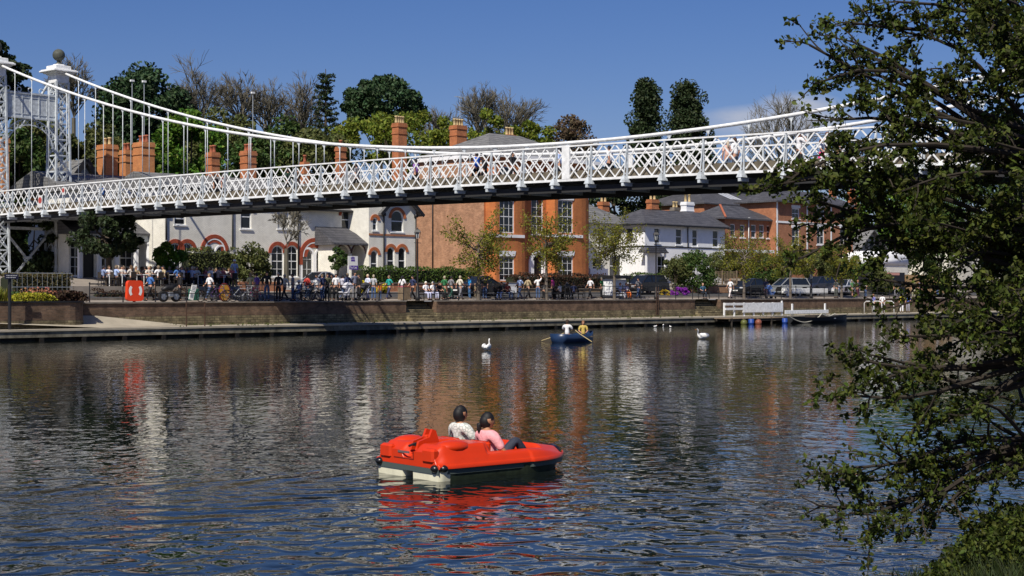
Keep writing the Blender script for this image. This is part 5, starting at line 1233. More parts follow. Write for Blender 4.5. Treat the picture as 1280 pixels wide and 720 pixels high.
bperson(460, 4.8, 'push', 'person in white and blue top leaning with a pushchair', 90, top=(.62, .68, .85), leg=(.3, .33, .5), hair=(.6, .5, .35), group=GP)
bperson(486.5, 7.0, 'walk', 'person in teal green top and dark leggings walking past the yellow shrubs', 90, top=TEAL, leg=NV, hair=(.2, .06, .02), group=GP)
bperson(503, 7.0, 'walk', 'dark haired person in white top and pink skirt behind the litter bin', -80, top=WH, leg=PK, hair=BK, hk='long', lk='skirt', group=GP)
bperson(532, 5.6, 'sit', 'left of the white clad couple on the bench by the lamp post', 178, top=WH, leg=(.5, .52, .7), hair=(.7, .62, .5), group=GP)
bperson(541, 5.6, 'sit', 'right of the white clad couple on the bench by the lamp post', 182, top=WH, leg=(.5, .52, .7), hair=(.75, .7, .6), group=GP)
bperson(549, 5.6, 'sit', 'person in black sitting at the right end of the bench by the lamp post', 190, top=BK, leg=BK, hair=BK, group=GP)
bperson(555.5, 6.5, 'walk', 'person in green top walking left of the grey topped one', -90, top=GR, leg=(.03, .08, .05), hair=(.4, .35, .25), group=GP)
bperson(564, 6.5, 'walk', 'person in grey vest and dark green trousers walking with a bag', -90, top=(.2, .2, .22), leg=(.02, .08, .06), hair=BK, group=GP)
bperson(587, 7.0, 'stand', 'person in bright blue top and jeans beside the black car', 60, top=(.03, .25, .6), leg=(.05, .12, .25), hair=BK, group=GP)
bperson(594, 8.0, 'stand', 'child in beige standing beside the person in bright blue', 60, top=BE_, leg=BE_, hair=(.2, .15, .1), group=GP, h=.7)
bperson(627, 5.6, 'sit', 'person in black and pale jeans sitting on the bench before the white garden wall', 110, top=BK, leg=LB, hair=BK, group=GP)
bperson(634.5, 5.6, 'sit', 'person in dark red sitting on the bench before the white garden wall', 170, top=(.25, .05, .04), leg=DEN, hair=(.15, .05, .02), hk='long', group=GP)
bperson(672.5, 6.0, 'wave', 'person in white top with one arm raised to the head', -60, top=WH, leg=DEN, hair=(.05, .03, .02), group=GP)
bperson(679.5, 6.0, 'stand', 'child in dark clothes beside the person with a raised arm', -90, top=(.12, .12, .12), leg=BK, hair=(.05, .03, .02), group=GP, h=.72)
bperson(691, 6.0, 'stand', 'person in bright pink top with long dark hair behind the promenade', 30, top=(.7, .06, .3), leg=BK, hair=BK, hk='long', group=GP)
bperson(700, 5.6, 'sit', 'person in white top sitting left on the bench right of the pink top', 20, top=WH, leg=BK, hair=BK, group=GP)
bperson(709, 5.6, 'sit', 'person in white and black sitting beside a pram on the bench', 10, top=(.6, .6, .62), leg=BK, hair=(.4, .3, .2), group=GP)
bperson(717, 5.6, 'sit', 'person in navy sitting at the right of the villa bench', -20, top=NV, leg=BK, hair=BK, group=GP)
bperson(775, 5.6, 'sit', 'person in pale blue sitting on the bench under the white stall', 200, top=LB, leg=(.5, .5, .55), hair=(.25, .12, .06), group=GP)
bperson(782.5, 5.6, 'sit', 'person in orange trousers sitting on the bench under the white stall', 170, top=(.35, .35, .5), leg=(.7, .16, .03), hair=(.3, .15, .08), group=GP)
bperson(878.5, 5.6, 'sit', 'bald person in dark blue sitting alone on the bench above the right steps', 150, top=(.03, .08, .14), leg=(.02, .03, .05), hair=(.45, .28, .2), group=GP)
bperson(913, 6.2, 'walk', 'person dressed all in white walking in front of the dark car', 90, top=WH, leg=(.75, .68, .66), hair=(.25, .12, .08), group=GP)
bperson(957, 5.8, 'push', 'person in navy top pushing a blue pushchair', -80, top=NV, leg=(.35, .2, .2), hair=(.4, .28, .2), group=GP)
bperson(1045, 6.0, 'stand', 'person in dark grey standing by the railings left of the silver car', 90, top=(.08, .09, .09), leg=(.08, .09, .08), hair=BK, group=GP)
bperson(1065, 8.0, 'stand', 'person in green top and beige shorts right of the silver car', 0, top=(.08, .2, .08), leg=(.45, .35, .2), lk='shorts', hair=(.35, .3, .25), group=GP)
bperson(1072.5, 8.0, 'stand', 'person in navy right of the green topped one beside the hedge', 0, top=NV, leg=(.10, .03, .05), hair=(.3, .2, .15), group=GP)
for px, v, po, lb, f_, c1, c2, kw in (
 (356, 6.5, 'walk', 'person in cream jacket walking behind the two dark figures', 90, (.6, .55, .45), BK, dict(tk='coat')),
 (366, 5.2, 'stand', 'person in grey top standing left of the pale hatted one', 60, GY, DEN, {}),
 (384, 6.6, 'walk', 'person in red top walking before the silver car', -90, (.45, .05, .04), DEN, {}),
 (396, 5.4, 'walk', 'person in white top walking before the silver car bonnet', 90, WH, GY, {}),
 (403, 4.4, 'stand', 'person in navy top at the railing left of the olive one', 10, NV, DEN, {}),
 (415, 6.2, 'stand', 'person in black top half hidden between the olive and white ones', 120, BK, BK, dict(hk='long')),
 (467, 6.2, 'stand', 'person in pale grey top right of the white and blue one', -60, (.4, .42, .45), DEN, {}),
 (475, 4.6, 'stand', 'child in orange top at the railing before the yellow shrubs', 0, (.6, .18, .03), DEN, dict(h=.68)),
 (516, 6.6, 'walk', 'person in dark blue top passing behind the lamp post', 90, NV, BK, {}),
 (575, 5.0, 'walk', 'person in cream top walking between the grey and blue ones', -90, (.65, .6, .5), GY, {}),
 (606, 6.8, 'stand', 'person in black beside the black car bonnet', -30, BK, DEN, {}),
 (650, 6.4, 'walk', 'person in pale blue top before the reddish hedge', 90, LB, DEN, {}),
 (660, 6.8, 'walk', 'person in tan coat before the reddish hedge', -90, BE_, BK, dict(tk='coat')),
 (738, 6.6, 'walk', 'person in white top right of the villa bench', 90, WH, BK, {}),
 (752, 6.6, 'stand', 'person in dark green left of the white stall', 20, GR, BK, {}),
 (798, 6.8, 'walk', 'person in grey walking past the black hatchback', 90, GY, DEN, {}),
 (1082, 5.5, 'stand', 'person in pale top at the end of the railings', 60, (.55, .55, .5), DEN, {}),
 (313, 6.0, 'stand', 'person in pale yellow left of the purple shirted one', -20, (.6, .55, .3), (.5, .45, .35), {}),
 (262, 6.4, 'walk', 'person in white walking behind the round ochre sign', 90, WH, DEN, {}),
 (225, 6.4, 'stand', 'person in dark coat right of the black motorcycle', 70, BK, BK, dict(tk='coat')),
 (188, 6.6, 'walk', 'person in blue walking right of the lifebuoy box', 90, BL, BK, {})):
    bperson(px, v, po, lb, f_, top=c1, leg=c2, hair=[BK, (.2, .12, .06), (.4, .3, .2)][px % 3], group=GP, **kw)
GQ = 'people on the lower quay at right'
bperson(1092, 1.2, 'stand', 'person in violet blue top leaning at the white quay handrail', 60, z=.58, top=(.16, .17, .42), leg=BK, hair=(.25, .15, .1), group=GQ)
bperson(1103, 1.6, 'stand', 'person in white top beside the one in violet blue', -60, z=.58, top=WH, leg=BK, hair=BK, group=GQ)
bperson(1127, 1.6, 'stand', 'person in bright yellow top on the lower quay', 120, z=.58, top=(.7, .6, .03), leg=WH, hair=(.1, .06, .03), group=GQ)
bperson(1135, 1.8, 'stand', 'person in royal blue top on the lower quay', 100, z=.58, top=(.06, .14, .6), leg=(.3, .3, .35), hair=(.2, .1, .06), group=GQ)
bperson(1142, 4.6, 'stand', 'person in olive green near the kiosk', 100, top=(.2, .22, .1), leg=(.3, .3, .2), hair=(.2, .1, .06), group=GQ)
bperson(1150, 5.2, 'stand', 'person in grey violet top near the kiosk', 100, top=(.25, .2, .3), leg=BK, hair=(.2, .1, .06), group=GQ)
bperson(1120, 6.5, 'stand', 'person in dark clothes in front of the dark shed', 100, top=BK, leg=GY, group=GQ)
bperson(1172, 6.5, 'stand', 'person in pale top glimpsed through the tree leaves', 60, top=WH, leg=DEN, group=GQ)
# people on the bridge
def brperson(px, off, pose, lab, face, **kw):
    # invert the bridge projection on the line offset across the deck
    lo_, hi_ = -3.0, 45.0
    for _ in range(40):
        k = (lo_ + hi_) / 2; p = B0 + BD * (k * PAN) + BN * off
        if 640 + F * p.x / p.y < px: lo_ = k
        else: hi_ = k
    return person(pose, lab, (p.x, p.y, bz(k) + .055), ang + R(face), group='people crossing the footbridge', **kw)
brperson(596, 1.0, 'walk', 'person in royal blue jacket crossing the middle of the bridge', 90, top=(.02, .12, .6), leg=BK, tk='coat', hair=BK)
brperson(606, 2.4, 'walk', 'person in dark jacket beside the one in royal blue on the bridge', 90, top=BK, leg=BK, tk='coat', hair=BK)
brperson(641, 1.8, 'walk', 'person in black on the bridge left of the midspan plate', -90, top=BK, leg=BK, tk='coat', hair=BK)
brperson(909, 3.0, 'stand', 'blond person in pale pink top on the bridge below the cable', 60, top=(.7, .45, .38), leg=(.1, .15, .25), hair=(.5, .3, .1), hk='long')
brperson(919, 3.0, 'stand', 'person in white shirt with dark shoulder strap on the bridge', 80, top=WH, leg=(.06, .07, .1), hair=(.06, .03, .02), h=1.05)
brperson(999, 2.2, 'photo', 'person in white shirt taking a photo from the bridge', -20, top=WH, leg=BK, hair=(.06, .04, .02), h=1.05)
brperson(1027, 1.2, 'walk', 'child in pink skirt and white top crossing the bridge', -90, top=WH, leg=(.75, .08, .25), lk='skirt', hair=(.15, .07, .04), hk='long', h=.8)
brperson(1034, 2.0, 'walk', 'person in pale top crossing beside the child in pink', -90, top=(.6, .5, .48), leg=WH, hair=(.15, .07, .04))
brperson(1049, 2.4, 'walk', 'person in light shirt behind the child in pink on the bridge', -90, top=WH, leg=BE_, hair=BK)
brperson(1139, 1.2, 'stand', 'person in dark jacket on the bridge seen through the tree', -60, top=(.05, .06, .09), leg=BK, tk='coat', hair=(.06, .04, .02), h=1.05)
for px, lb, c in ((269, 'dark haired person in black above the left lattice', BK), (279, 'person in dark red just right of the black clad one', (.15, .03, .04)), (360, 'person in dark green on the bridge above the cottage arches', (.03, .06, .04)), (372, 'person in brown on the bridge above the cottage arches', (.12, .07, .04)), (446, 'person in grey on the bridge left of the villa chimney', GY), (520, 'person in violet on the bridge right of the villa chimney', PU), (700, 'person in light blue left of the midspan plate', LB), (128, 'person in blue on the left part of the bridge', BL), (762, 'person in white on the bridge right of the midspan plate', WH)):
    brperson(px, 2.0, 'walk', lb, 90, top=c, leg=BK)
# terrace diners, tables and chairs
GD = 'diners at the terrace tables'
tab_top = mat('white_tablecloth', (.75, .75, .76), .8)
terr = bthing('dining_terrace', 'raised stone terrace carrying the diners in front of the cream inn', 'terrace', U(60, 9.4), 9.4, 2.3)
mb = MB(); mb.box(U(70, 9.4), U(300, 9.4), 9.4, 16.8, 1.9, 2.85); mb.build('platform', M_pave, terr)
TB = [(142, 12), (158, 10.6), (176, 12), (192, 10.4), (216, 10.8), (232, 12.6), (252, 10.8), (268, 12.8), (284, 11), (150, 14.6), (171, 15), (190, 14.2), (222, 15.2), (246, 14.8), (276, 15), (206, 12.8)]
WH2 = (.72, .68, .62); ti = 0; tcol = [WH, WH2, LB, BL, BK, (.6, .15, .15), PK, (.55, .5, .45), NV, (.7, .55, .5), TEAL, (.2, .25, .4), BE_]
nmc = {id(WH): 'white', id(WH2): 'off white', id(LB): 'pale blue', id(BL): 'blue', id(BK): 'black', id(tcol[5]): 'red', id(PK): 'pink', id(tcol[7]): 'stone coloured', id(NV): 'navy', id(tcol[9]): 'peach', id(TEAL): 'teal', id(tcol[11]): 'slate blue', id(BE_): 'tan'}
posn = ['first', 'second', 'third', 'fourth', 'fifth', 'sixth', 'seventh', 'eighth', 'ninth', 'first rear', 'second rear', 'third rear', 'fourth rear', 'fifth rear', 'sixth rear', 'middle row']
t0 = None
rr_ = random.Random(5)
chair0 = None
used_lab = set()
for i, (px, v) in enumerate(TB):
    u = U(px, v); z = 2.85; t = bthing('cafe_table', 'white topped terrace table, %s from the left' % posn[i], 'table', u, v, z, 'white tables on the dining terrace')
    if i == 0:
        mb = MB(); mb.cbox(u - .55, u + .55, v - .4, v + .4, z + .71, z + .745, .01); mb.build('tabletop', tab_top, t)
        for sx in (-.48, .48):
            for sy in (-.33, .33): mb = MB(); mb.tube([(u + sx, v + sy, z), (u + sx, v + sy, z + .71)], .025, 6); mb.build('leg', M_white, t)
        t0 = t
    else:
        for ch in t0.children: c = ch.copy(); COL.objects.link(c); c.parent = t
    for j, (dx, dy, fa) in enumerate(((-.75, 0, -90), (.75, 0, 90), (0, -.62, 0), (0, .62, 180))):
        if (i * 4 + j) % 7 == 5: continue
        w = rr_.randrange(13) if rr_.random() < .72 else rr_.randrange(2); 
        for q in range(13):
            c = tcol[(w + q) % 13]; sd = ['left', 'right', 'river', 'inn'][j]
            lb = 'diner in %s seated at the %s side of the %s table from left' % (nmc[id(c)], sd, posn[i])
            if lb not in used_lab: break
        used_lab.add(lb)
        person('table', lb, bank(u + dx, v + dy, z), R(45 + fa), top=c, leg=DEN if j % 2 else BK, hair=[BK, (.2, .12, .06), (.5, .4, .3), (.1, .05, .03)][(i + j) % 4], hk=['short', 'long', 'short', 'bob'][(i * 3 + j) % 4], group=GD, key=('table', 'shirt', 'trousers', ['short', 'long', 'short', 'bob'][(i * 3 + j) % 4]))
        cu, cv = u + dx, v + dy
        ch = bthing('cafe_chair', 'chair at the %s side of the %s terrace table from left' % (sd, posn[i]), 'chair', cu, cv, z, 'chairs on the dining terrace'); ch.rotation_euler = (0, 0, R(45 + fa))
        if chair0 is None:
            chair0 = ch
            mb = MB(); mb.cbox(cu - .21, cu + .21, cv - .22, cv + .2, z + .40, z + .44, .01); mb.build('seat', M_dkwood, ch)
            mb = MB(); mb.cbox(cu - .2, cu + .2, cv - .25, cv - .22, z + .5, z + .88, .01); mb.build('backrest', M_dkwood, ch)
            for sx in (-.18, .18):
                for sy in (-.2, .17): mb = MB(); mb.bar((cu + sx, cv + sy, z), (cu + sx, cv + sy, z + .41), .03); mb.build('leg', M_dkwood, ch)
        else:
            for c2 in chair0.children: c = c2.copy(); COL.objects.link(c); c.parent = ch
# strand-like relief on every hair material
for k_, m_ in list(MATS.items()):
    if k_.startswith('hair_'):
        n_ = m_.node_tree; b_ = n_.nodes['Principled BSDF']; t_ = n_.nodes.new('ShaderNodeTexCoord'); p_ = n_.nodes.new('ShaderNodeMapping'); p_.inputs['Scale'].default_value = (90, 90, 9); n_.links.new(t_.outputs['Object'], p_.inputs[0])
        z_n = n_.nodes.new('ShaderNodeTexNoise'); z_n.inputs['Scale'].default_value = 1; n_.links.new(p_.outputs[0], z_n.inputs['Vector']); u_ = n_.nodes.new('ShaderNodeBump'); u_.inputs['Distance'].default_value = .02; n_.links.new(z_n.outputs['Fac'], u_.inputs['Height']); n_.links.new(u_.outputs[0], b_.inputs['Normal'])
# ---------------- railings ------------------------------------------------------
rl_ = bthing('promenade_railing', 'long black iron railing with two rails along the edge of the promenade', 'railing', 0, 3.25, 1.93)
mb = MB(); 
segs = [(U(112, 3.25), uA0 - .05), (uA1 + .05, uB0 - .05), (uB1 + .05, U(1112, 3.25))]
for a, b in segs:
    for z in (2.42, 2.93): mb.bar((a, 3.25, z), (b, 3.25, z), .045)
    n = max(1, round((b - a) / 2.15))
    for i in range(n + 1):
        u = a + (b - a) * i / n; p = MB(); p.lathe([(.045, 0), (.035, .05), (.03, 1.0), (.045, 1.02), (.05, 1.06), (.02, 1.11)], (u, 3.25, 1.932), 8); p.build('post', M_iron, rl_)
mb.build('rails', M_iron, rl_)
# small railing at the left quay edge (mooring gate)
g_ = bthing('quay_handrail', 'thin brown iron handrail frame at the quay edge below the bicycles', 'handrail', U(232, .3), .3, QZ); mb = MB()
a, b = U(233, .3), U(256, .3)
for z in (QZ + 1.35, QZ + .75): mb.bar((a, .3, z), (b, .3, z), .04)
for q in (a, b): mb.bar((q, .3, QZ - .25), (q, .3, QZ + 1.35), .05)
mb.build('frame', mat('rusty_iron', (.08, .045, .03), .8), g_)
a = U(822, 2.9); g_ = bthing('wall_ladder', 'narrow iron ladder on the river wall below the promenade lamp post at right', 'ladder', a, 2.9, QZ); mb = MB()
for q in (a - .12, a + .12): mb.bar((q, 2.93, QZ), (q, 2.93, 2.9), .035)
for i in range(6): mb.bar((a - .12, 2.93, QZ + .2 + i * .25), (a + .12, 2.93, QZ + .2 + i * .25), .03)
mb.build('ladder_frame', mat('rusty_iron', (.08, .045, .03), .8), g_)
# ---------------- lamp posts -----------------------------------------------------
def lamp(px, pyt, v, lab, z0=1.93):
    u = U(px, v); zt = ZP(pyt, u, v); h = zt - z0; t = bthing('street_lamp', lab, 'street lamp', u, v, z0, 'black lamp posts on the promenade')
    mb = MB(); mb.smooth = True; mb.lathe([(.16, 0), (.16, .25), (.11, .32), (.12, .9), (.07, 1.0), (.06, 1.1), (.045, h - .85), (.06, h - .82), (.04, h - .78)], (u, v, z0), 10)
    mb.bar((u - .3, v, z0 + h - 1.05), (u + .3, v, z0 + h - 1.05), .035); mb.build('post', M_iron, t)
    mb = MB()
    for i in range(4):
        c, s = cos(i * pi / 2 + pi / 4), sin(i * pi / 2 + pi / 4); mb.bar((u + .12 * c, v + .12 * s, z0 + h - .76), (u + .2 * c, v + .2 * s, z0 + h - .33), .025)
    mb.lathe([(.31, h - .34), (.20, h - .16), (.06, h - .12), (.05, h - .05), (.02, h)], (u, v, z0), 4); ln = mb.build('lantern', M_iron, t)
    mb = MB(); mb.lathe([(.10, h - .76), (.18, h - .35)], (u, v, z0), 4); mb.build('glass', mat('lantern_glass', (.35, .37, .38), .15, .5), ln)
lamp(522, 284, 4.2, 'black iron street lamp with glass lantern beside the couple in white on the bench')
lamp(820, 288, 4.2, 'black iron street lamp with glass lantern in front of the white house')
lamp(1014, 338, 4.6, 'short black lamp post before the white trailer at right')
# wall lamp bracket etc: bollard sign at left (finger post on the quay)
u, v = U(12, .8), .8; t = bthing('river_signpost', 'dark signpost with small name plates standing on the quay before the flower bed', 'signpost', u, v, QZ); z1 = ZP(342, u, v)
mb = MB(); mb.tube([(u, v, QZ), (u, v, z1)], .09, 8); mb.build('post', M_iron, t)
mb = MB(); mb.cbox(u - .32, u + .42, v - .14, v - .10, z1 - .28, z1 - .03, .01); pl = mb.build('sign_plate', mat('navy_plate', (.02, .02, .05), .5), t)
mb = MB()
for q in (0, 1):
    x = u - .24
    for L_ in (.05, .07, .04, .08, .06, .07, .05)[:7 - q]: mb.box(x, x + L_, v - .146, v - .142, z1 - .12 - q * .10, z1 - .08 - q * .10); x += L_ + .025
mb.build('worn_lettering', mat('worn_letter_white', (.6, .6, .6), .6), pl)
# flower bed walled enclosure at left
u0, u1 = U(-60, 1.4), U(113, 1.4) - 1.2; zt = 2.02
fb = bthing('flower_bed_wall', 'curved brick and stone flower bed wall standing on the quay below the bridge tower', 'flower bed', u0, 1.4, QZ)
def bedring(mb, z0, z1, o):
    P = [(u0, 1.4 - o)] + [(u1 + 1.3 * sin(a) + o * sin(a), 2.7 - 1.3 * cos(a) - o * cos(a)) for a in [pi / 2 * i / 6 for i in range(7)]] + [(u1 + 1.3 + o, 7), (u0, 7)]
    n = len(P); mb.add([(x, y, z0) for x, y in P] + [(x, y, z1) for x, y in P], [tuple(range(n))[::-1], tuple(range(n, 2 * n))] + [(k, (k + 1) % n, (k + 1) % n + n, k + n) for k in range(n)])
mb = MB(); bedring(mb, 1.0, zt - .08, 0); mb.build('brick_face', M_wallb, fb); mb = MB(); bedring(mb, QZ, 1.0, .03); mb.build('stone_base', M_stone, fb); mb = MB(); bedring(mb, zt - .08, zt, .06); mb.build('coping', M_iron, fb)
r = random.Random(8)
def plantmass(name, lab, px0, px1, v0, v1, zb, hh, lm, seed, n, s, spiky=False, group=None):
    r = random.Random(seed); u0_, u1_ = U(px0, v0), U(px1, v0); t = bthing(name, lab, 'plant', u0_, v0, zb, group); mb = MB()
    for _ in range(n):
        uu, vv = r.uniform(u0_, u1_), r.uniform(v0, v1); e = 1 - abs((uu - u0_) / (u1_ - u0_) * 2 - 1) ** 3
        if spiky:
            a = r.uniform(0, 2 * pi); d = Vector((cos(a) * .5, sin(a) * .5, 1)).normalized(); p = Vector((uu, vv, zb)); L_ = hh * r.uniform(.5, 1.1); q = p + d * L_; w_ = Vector((-sin(a), cos(a), 0)) * s * .4
            mb.add([p - w_, p + w_, p + d * L_ * .6 + w_ * .8, q, p + d * L_ * .6 - w_ * .8], [(0, 1, 2, 3, 4)])
        else: leaf(mb, Vector((uu, vv, zb + r.random() ** .6 * hh * (.5 + .5 * e))), s, r)
    mb.build('foliage', lm, t)
plantmass('flax_plant', 'spiky yellow green flax plants in the flower bed left part', -5, 8, 2.0, 3.4, 2.0, .9, L_lane, 1, 260, .10, True)
plantmass('yellow_flowers', 'bright yellow green flowering plants in the middle of the flower bed', 24, 72, 1.9, 3.4, 1.95, .5, leafmat('bed_yellow', (.30, .29, .02), .6, .2), 2, 1300, .07)
plantmass('orange_flowers', 'orange pink flowers above the yellow ones in the flower bed', 30, 74, 2.4, 3.6, 2.25, .5, leafmat('bed_orange', (.42, .17, .09), .4, .2), 3, 160, .06)
plantmass('dark_shrubs', 'low dark reddish green shrubs at the right end of the flower bed', 72, 112, 1.9, 4, 1.95, .62, L_red, 4, 3000, .07)
plantmass('low_shrubs', 'low dark green shrubs at the back of the flower bed', -20, 80, 3.6, 5, 2.0, .5, L_mid, 5, 3000, .07)
# mesh cage / hedge behind the bed under the tower
hedge('boxed_hedge', 'flat topped brownish hedge behind a mesh fence under the bridge tower', 15, 92, 343, 6.5, 1.8, leafmat('brown_hedge_leaves', (.10, .085, .035), .4, .2), 31, dens=160, wob=.03)
t = bthing('mesh_fence', 'thin wire mesh fence in front of the flat topped hedge under the bridge tower', 'fence', U(15, 6.2), 6.2, 2.0); mb = MB(); a, b = U(15, 6.2), U(90, 6.2); z1 = ZP(341, a, 6.2)
i = a
while i < b: mb.bar((i, 6.2, 1.95), (i, 6.2, z1), .01); i += .3
for z in (2.0, (2 + z1) / 2, z1): mb.bar((a, 6.2, z), (b, 6.2, z), .03)
mb.build('mesh', M_grey, t)
# ---------------- life buoy housing ------------------------------------------------
u, v = U(168, 3.1), 3.1; t = bthing('lifebuoy_housing', 'bright orange lifebuoy housing on the railing by the river', 'lifebuoy box', u, v, 1.93)
mb = MB(); z0, z1 = ZP(376.5, u, v), ZP(350.5, u, v); mb.smooth = True; hw_ = .53; P = []
for k in range(24): 
    a = 2 * pi * k / 24; ca, sa = cos(a), sin(a); P.append((u + hw_ * (abs(ca) ** .35) * (1 if ca > 0 else -1) * (1 - .06 * (sa > 0)), (z0 + z1) / 2 + (z1 - z0) / 2 * (abs(sa) ** .35) * (1 if sa > 0 else -1)))
mb.prism(P, v - .12, v + .12); mb.smooth = False; o = mb.build('housing', mat('lifebuoy_orange', (.75, .06, .015), .4, .5), t)
for p in o.data.polygons: p.use_smooth = False
mb = MB()
for s in (-1, 1):
    n = 10; c = (u, (z0 + z1) / 2); Q_ = [(c[0] + s * .42 * cos(a), c[1] + .42 * sin(a)) for a in [-.72 + 1.44 * i / n for i in range(n + 1)]] + [(c[0] + s * .26 * cos(a), c[1] + .30 * sin(a)) for a in [.72 - 1.44 * i / n for i in range(n + 1)]]
    mb.prism(Q_ if s > 0 else Q_[::-1], v - .126, v - .121)
mb.build('white_ring_mark', mat('mark_white', (.8, .8, .78), .5), o)
mb = MB(); mb.box(u - .05, u + .05, v - .05, v + .1, 1.93, z0 + .1); mb.build('stand', M_iron, t)
# ---------------- benches ------------------------------------------------------------
bench0 = None
def bench(px, v, lab, rot=0, m=None):
    global bench0
    u = U(px, v); t = bthing('park_bench', lab, 'bench', u, v, 1.93, 'black benches on the promenade'); t.rotation_euler.z += R(rot)
    if bench0 is None:
        bench0 = t; z = 1.93
        mb = MB()
        for i in range(4): mb.cbox(u - .85, u + .85, v - .24 + i * .125, v - .14 + i * .125, z + .42, z + .455, .008)
        mb.build('seat', M_dkwood, t); mb = MB()
        for i in range(3): mb.cbox(u - .85, u + .85, v + .27 + i * .03, v + .30 + i * .03, z + .54 + i * .13, z + .64 + i * .13, .008)
        mb.build('backrest', M_dkwood, t)
        for s in (-.72, .72):
            mb = MB(); x = u + s
            mb.bar((x, v - .24, z), (x, v - .2, z + .42), .05); mb.bar((x, v + .22, z), (x, v + .34, z + .92), .05); mb.bar((x, v - .22, z + .40), (x, v + .26, z + .40), .05); mb.bar((x, v - .26, z + .64), (x, v + .3, z + .66), .05); mb.bar((x, v - .22, z + .42), (x, v - .25, z + .64), .04)
            mb.build('leg', M_iron, t)
    else:
        for ch in bench0.children: c = ch.copy(); COL.objects.link(c); c.parent = t
bench(537, 5.6, 'black bench carrying the couple in white beside the lamp post'); bench(549, 5.7, 'black bench carrying the person in black, right of the couple in white', 10)
bench(631, 5.6, 'black bench in front of the white garden wall and black car'); bench(704, 5.6, 'black bench with people in front of the right bow of the villa'); bench(718, 5.6, 'black bench with the navy clad person, right of the villa bench')
bench(779, 5.6, 'black bench below the white stall with black canopy'); bench(880, 5.6, 'black bench with the bald person above the right steps', 20); bench(948, 5.6, 'black bench beside the person with the blue pushchair')
